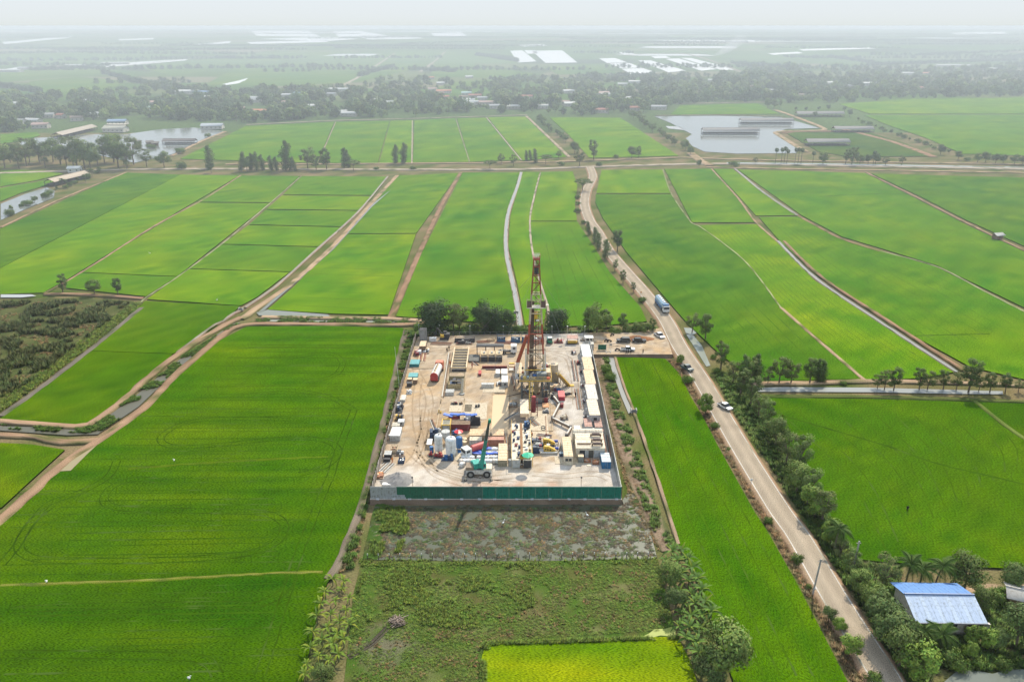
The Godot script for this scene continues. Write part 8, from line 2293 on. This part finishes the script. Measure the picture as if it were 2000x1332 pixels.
func build_village() -> void:
	var roofs := {"white": mat(0.62, 0.61, 0.58, 0.7), "red": mat(0.42, 0.16, 0.11, 0.8), "orange": mat(0.55, 0.22, 0.13, 0.8), "teal": mat(0.36, 0.5, 0.48, 0.7), "blue": mat(0.25, 0.36, 0.52, 0.6), "grey": mat(0.42, 0.42, 0.42, 0.8), "brown": mat(0.30, 0.22, 0.17, 0.85), "pink": mat(0.52, 0.35, 0.30, 0.8), "green": mat(0.40, 0.52, 0.40, 0.7)}
	# [px, py of the foot, width m, depth m, roof, where]
	var list := [[201, 190, 16, 10, "brown", "on the left rim of the village wood"], [159, 202, 13, 8, "white", "above the slanting pond shed"], [175, 204, 8, 6, "white", "second one above the slanting pond shed"], [297, 205, 22, 12, "pink", "large house above the left pond"], [296, 215, 24, 9, "green", "long one below the large pink-roofed house"], [366, 184, 30, 14, "white", "big hall among the trees left of the poplars' wood"], [399, 186, 28, 10, "blue", "long hall beside the big white one"], [402, 194, 18, 9, "white", "below the long blue hall"], [514, 222, 24, 11, "orange", "bright one at the wood's lower edge"], [451, 223, 11, 8, "white", "left of the bright orange roof"], [470, 217, 9, 7, "pink", "between white and orange roofs"],
		[31, 207, 18, 9, "white", "near the left edge in the village wood"], [91, 230, 14, 9, "grey", "above the left edge of the pond"], [65, 241, 16, 8, "white", "at the pond's left shore"], [119, 231, 8, 7, "red", "tiny red one above the pond"], [36, 242, 12, 8, "grey", "at the left edge above the pond"], [80, 250, 14, 8, "pink", "at the near left shore of the pond"], [150, 236, 11, 7, "brown", "above the pond's back shore"], [185, 228, 12, 8, "white", "left of the blue-roofed barn"], [490, 196, 18, 9, "white", "above the orange roof"], [500, 200, 12, 8, "grey", "just right above the orange roof"], [583, 187, 14, 8, "blue", "beside the tree row behind the village"], [560, 190, 12, 7, "white", "left of the small blue roof"], [661, 180, 26, 11, "white", "in the cluster left of the centre"], [640, 183, 14, 8, "white", "at the left of that cluster"], [648, 188, 12, 8, "grey", "below that cluster"],
		[682, 227, 16, 8, "white", "on the open ground at the wood's edge"], [668, 224, 10, 7, "white", "left on the open ground at the wood's edge"], [860, 166, 12, 8, "white", "at the top of the village lane"], [867, 182, 20, 12, "orange", "largest red one in the village middle"], [857, 187, 14, 9, "pink", "left of the largest red roof"], [863, 194, 18, 9, "red", "below the largest red roof"], [845, 178, 12, 8, "pink", "above left of the red roofs"], [911, 186, 13, 9, "teal", "right of the red roofs"], [928, 191, 16, 8, "red", "right of the pale teal roof"], [912, 200, 18, 9, "white", "below the pale teal roof"], [924, 204, 14, 8, "white", "lower of the middle white roofs"], [905, 194, 11, 8, "brown", "small, between the middle roofs"], [951, 205, 18, 8, "pink", "near the village lane's end"], [942, 196, 12, 8, "grey", "behind the village lane's end"], [917, 208, 10, 7, "white", "at the lane above the field"],
		[970, 212, 16, 7, "grey", "along the field edge by the lane"], [1000, 213, 18, 7, "white", "right along the field edge"], [1021, 193, 24, 9, "red", "long faded one right of the lane"], [1107, 182, 20, 9, "white", "in the wood's middle"], [1119, 207, 20, 11, "white", "large one above the square field"], [1105, 204, 10, 7, "pink", "beside the large one above the square field"], [1175, 186, 20, 10, "pink", "in the right half of the wood"], [1182, 189, 12, 8, "white", "next to the pink one in the right half"], [1175, 220, 14, 8, "red", "at the edge of the square field"], [1241, 163, 20, 12, "white", "high white one at the back of the wood"], [1216, 168, 14, 8, "white", "left of the high white one"], [1287, 214, 16, 9, "grey", "at the head of the duck pond hedge"], [1228, 196, 10, 7, "white", "hidden in the wood above the hedge"], [916, 153, 13, 8, "white", "among the trees behind the village"], [842, 155, 10, 7, "orange", "behind the village on the left"],
		[1473, 173, 18, 10, "pink", "in the dark woods above the duck pond"], [1500, 181, 14, 8, "white", "below the pink one above the duck pond"], [1389, 160, 10, 7, "white", "lone one in the dark woods"], [1625, 165, 20, 9, "white", "in the right woods, left one"], [1695, 168, 34, 12, "white", "long one in the right woods"], [1660, 172, 14, 8, "grey", "between the right wood's roofs"], [1807, 146, 22, 10, "orange", "behind the right woods"], [1774, 147, 30, 10, "white", "long one behind the right woods"], [1795, 176, 12, 8, "red", "small one in the right woods"], [1863, 131, 70, 10, "white", "very long one far behind the right woods"], [1566, 190, 10, 7, "brown", "at the lane of the duck farm"], [1940, 137, 24, 10, "white", "far right behind the woods"],
		[14, 141, 60, 16, "white", "far left hall on the plain"], [60, 136, 50, 14, "grey", "second far left hall on the plain"], [147, 131, 40, 18, "white", "big hall on the far left dyke"], [182, 133, 50, 14, "grey", "right of the big hall on the dyke"], [110, 134, 40, 14, "brown", "left of the big hall on the dyke"], [225, 126, 60, 14, "white", "long hall at the far pond"], [1240, 216, 11, 8, "red", "at the left end of the duck pond hedge"], [560, 205, 12, 8, "pink", "hidden in the left middle of the wood"], [610, 212, 12, 8, "white", "hidden near the wood's front"], [760, 205, 10, 7, "white", "alone in the wood left of the red roofs"], [730, 200, 12, 8, "white", "in a small clearing of the wood"], [1060, 212, 12, 8, "white", "beside the hedge of the white lane"]]
	for k in list.size():
		var a: Array = list[k]
		house_spots.append(Vector2(a[0], a[1]))
		gabled("house", "%s-roofed village building, %s" % [a[4], a[5]], "house", P(a[0], a[1], 0.0), a[2] * 1.2, a[3] * 1.15, 3.8 if a[2] < 25 else 5.0, 1.9, rng.randf_range(-0.35, 0.35), mat(0.5, 0.47, 0.42, 0.9), roofs[a[4]], false, "buildings of the hazy village")

func figure(called: String, label: String, at: Vector3, turn: float, shirt: Color, legs: Color, stride := 0.25, bend := 0.0, group := "") -> void:
	var key := "p%s%s%.2f%.2f" % [str(shirt), str(legs), stride, bend]
	if not leafy.has(key):
		var st := SurfaceTool.new()
		st.begin(Mesh.PRIMITIVE_TRIANGLES)
		st.set_smooth_group(0)
		var hip := Vector3(0, 0.92, 0)
		var neck := hip + Vector3(0, 0.52 * cos(bend), 0.52 * sin(bend))
		var skin := Color(0.25, 0.15, 0.10)
		for s in [-1, 1]:
			var knee := Vector3(s * 0.1, 0.48, stride * s * 0.5 + 0.04)
			st.set_color(enc(legs))
			limb(st, hip + Vector3(s * 0.09, 0, 0), knee, 0.105, 0.07, 8)
			limb(st, knee, Vector3(s * 0.1, 0.06, stride * s), 0.07, 0.045, 8)
			limb(st, Vector3(s * 0.1, 0.05, stride * s - 0.05), Vector3(s * 0.1, 0.03, stride * s + 0.17), 0.05, 0.04, 6)
			st.set_color(enc(shirt))
			var sh := neck + Vector3(s * 0.2, -0.06, 0)
			var el := sh + Vector3(s * 0.06, -0.28, -s * stride * 0.3)
			limb(st, sh, el, 0.06, 0.045, 8)
			st.set_color(enc(skin))
			limb(st, el, el + Vector3(0, -0.22, 0.1), 0.042, 0.03, 8)
			limb(st, el + Vector3(0, -0.22, 0.1), el + Vector3(0, -0.33, 0.13), 0.035, 0.02, 6)
		st.set_color(enc(shirt))
		limb(st, hip + Vector3(0, -0.05, 0), hip.lerp(neck, 0.6), 0.15, 0.19, 10)
		limb(st, hip.lerp(neck, 0.6), neck, 0.19, 0.08, 10)
		st.set_color(enc(skin))
		var up := (neck - hip).normalized()
		limb(st, neck, neck + up * 0.1, 0.06, 0.055, 8)
		limb(st, neck + up * 0.08, neck + up * 0.2, 0.075, 0.105, 10)
		st.set_color(enc(Color(0.02, 0.017, 0.015)))
		limb(st, neck + up * 0.2, neck + up * 0.31, 0.108, 0.05, 10)
		st.generate_normals()
		leafy[key] = st.commit()
	var o := obj(called, leafy[key], tinted("clothes", null, null, 0.9))
	o.position = at
	o.rotation.y = turn
	tag(o, label, "person", group)

func small_things() -> void:
	var dark := Color(0.02, 0.02, 0.025)
	figure("person", "person in dark clothes walking on the sand left of the pipe rack, front one", P(873, 688, YARD), 0.4, dark, dark)
	figure("person", "person in dark clothes walking on the sand left of the pipe rack, rear one", P(877, 684, YARD), 0.4, Color(0.05, 0.04, 0.04), dark)
	figure("person", "worker in orange standing by the pipe rack", P(879, 714, YARD), 0.0, Color(0.6, 0.18, 0.05), Color(0.55, 0.17, 0.05), 0.05)
	figure("person", "worker in dark red walking left of the rig legs", P(1004.5, 763, YARD), 1.2, Color(0.2, 0.04, 0.03), Color(0.12, 0.04, 0.03))
	figure("person", "small dark figure by the left rig leg", P(1012.5, 751, YARD), 0.2, dark, dark, 0.1)
	figure("person", "worker in dark clothes right of the red tank", P(1124, 776, YARD), 0.5, dark, Color(0.03, 0.03, 0.06), 0.1)
	figure("person", "worker in orange beside the grey-roofed shelter on the left", P(766, 904, YARD), 0.8, Color(0.6, 0.2, 0.05), Color(0.5, 0.16, 0.05), 0.06)
	figure("person", "person with a red shirt beside the thin pipe on the sand", P(922, 719, YARD), 0.1, Color(0.35, 0.1, 0.08), Color(0.25, 0.1, 0.08), 0.05)
	figure("person", "farmer in dark clothes standing in the large rice field on the right", P(1772.5, 999, 0.25), -0.6, Color(0.015, 0.018, 0.02), Color(0.02, 0.02, 0.03), 0.08, 0.25)
	for k in 4: figure("person", "%s of the people walking along the dirt wall of the driveway" % ORD[k], P([1223, 1227, 1232, 1256][k], [691.5, 691, 691.5, 691][k], YARD - 0.3), 1.0, dark, dark, 0.15, 0.0, "people at the driveway wall")
	# egrets in the fields
	var egret := thing("egret", "", "bird")
	var w := mat(0.72, 0.72, 0.70, 0.8)
	ball(egret, "body", Vector3(0.13, 0.16, 0.26), Vector3(0, 0.55, 0), w)
	bar(egret, "neck", Vector3(0, 0.62, 0.2), Vector3(0, 1.0, 0.28), 0.07, w, true)
	bar(egret, "head", Vector3(0, 0.98, 0.26), Vector3(0, 0.98, 0.48), 0.06, w, true)
	for s in [-0.05, 0.05]: bar(egret, "leg", Vector3(s, 0, 0), Vector3(s, 0.48, 0), 0.025, mat(0.03, 0.03, 0.03, 0.7))
	var spots := [[340, 903, "standing alone in the middle of the big rice field"], [369, 1330, "at the bottom edge of the big rice field"], [983, 1026, "on the weeds of the flooded plot"], [1147, 1011, "on the right part of the flooded plot"], [292, 497, "on the plot behind the three lone trees"], [91, 1141, "on the yellow bund of the big rice field"], [423, 589, "by the bend of the diagonal track"]]
	for k in spots.size():
		var o := egret if k == 0 else copy(egret, Vector3.ZERO, 0)
		o.position = P(spots[k][0], spots[k][1], 0.4 if k not in [2, 3] else 0.15)
		o.rotation.y = k * 1.3
		o.scale = Vector3.ONE * 1.25
		tag(o, "white egret %s" % spots[k][2], "bird", "egrets in the fields")
	# stakes between the pond and the marsh
	for k in 27:
		var p := P(lerpf(718, 1266, k / 26.0), lerpf(1093, 1090, k / 26.0), 0.2)
		var o := thing("stake", "thin white-tipped stake between pond and marsh, %s from the left" % ORD[k], "stake", p, 0.0, "line of stakes below the pond")
		cy(o, "shaft", 0.07, 1.0, Vector3.ZERO, mat(0.05, 0.045, 0.04, 0.8), 1, -1.0, 8)
		cy(o, "tip", 0.075, 0.45, Vector3(0, 1.0, 0), mat(0.6, 0.6, 0.57, 0.7), 1, -1.0, 8)
	# heap of cut branches
	var pile := thing("brushwood_pile", "round heap of grey cut branches lying in the marsh", "brushwood", P(775, 1216, 0.15))
	for k in 60:
		var t := rng.randf() * TAU
		var r := rng.randf_range(0.0, 1.3)
		var a := Vector3(cos(t) * r, 0.15 + rng.randf() * 0.9 * (1.0 - r / 1.8), sin(t) * r)
		var d := Vector3(rng.randf_range(-1, 1), rng.randf_range(-0.12, 0.25), rng.randf_range(-0.7, 0.7)).normalized() * rng.randf_range(0.6, 1.3)
		bar(pile, "branch", a - d, a + d, rng.randf_range(0.06, 0.14), [mat(0.27, 0.2, 0.16, 0.95), mat(0.34, 0.27, 0.22, 0.95), mat(0.18, 0.13, 0.1, 0.95)][k % 3], true)
	# power poles
	var conc := mat(0.33, 0.31, 0.29, 0.9)
	for k in 2:
		var p := P([1588, 1664][k], [1161, 1124][k], 0.2)
		var o := thing("power_pole", ["concrete power pole on the left verge of the road near the house", "concrete power pole among the trees left of the house"][k], "pole", p, 0.0, "concrete power poles")
		bar(o, "shaft", Vector3.ZERO, Vector3([0.45, 0.25][k], 8.0, 0), 0.24, conc)
		bx(o, "cross_arm", Vector3(0.9, 0.1, 0.1), Vector3([0.4, 0.2][k], 7.5, 0), conc)
		cy(o, "meter_box", 0.16, 0.35, Vector3(0.15, 1.3, 0.15), mat(0.5, 0.5, 0.5, 0.6))
	# marker posts at the road
	for k in 3:
		var o := thing("marker_post", ["road sign on a post at the far verge by the tank truck", "small orange marker at the road's left edge", "white marker post at the road above the house"][k], "post", P([1281, 1252, 1467][k], [585, 578, 948][k], 0.6))
		cy(o, "pole", 0.06, 1.5, Vector3.ZERO, mat(0.4, 0.4, 0.4, 0.6), 1, -1.0, 8)
		bx(o, "plate", Vector3(0.6, 0.5, 0.05), Vector3(0, 1.3, 0.05), [mat(0.15, 0.2, 0.25, 0.5), mat(0.6, 0.25, 0.03, 0.5), mat(0.7, 0.7, 0.7, 0.5)][k])
	# small concrete sluices
	for k in 4:
		var o := thing("sluice", "small concrete sluice box %s" % ["at the corner of the grey ditch", "where the white canal ends behind the mast", "at the bend of the diagonal track", "at the driveway end of the grey ditch"][k], "sluice", P([1238, 1008, 470, 1188][k], [805, 612, 606, 692][k], 0.4))
		for s in [-1, 1]: bx(o, "side", Vector3(0.25, 1.0, 1.6), Vector3(s * 0.7, 0, 0), conc)
		bx(o, "gate", Vector3(1.2, 0.9, 0.12), Vector3(0, 0, 0.2), mat(0.2, 0.2, 0.2, 0.7))
	# smoke of a field fire far off
	var m := FogMaterial.new()
	m.density = 0.004
	m.albedo = Color(0.99, 0.99, 0.985)
	for k in 4:
		var f := FogVolume.new()
		f.shape = RenderingServer.FOG_VOLUME_SHAPE_ELLIPSOID
		f.size = Vector3([40, 60, 80, 90][k], [12, 20, 30, 40][k], [60, 80, 90, 100][k])
		f.material = m
		f.name = numbered("smoke")
		f.position = P(1402 + k * 11, 108 - k * 0.5, 0) + Vector3(0, [5, 13, 26, 42][k], 0)
		f.rotation.z = 0.5
		add_child(f, true)
		tag(f, "white smoke drifting up from a field fire far off", "smoke", "", "stuff")
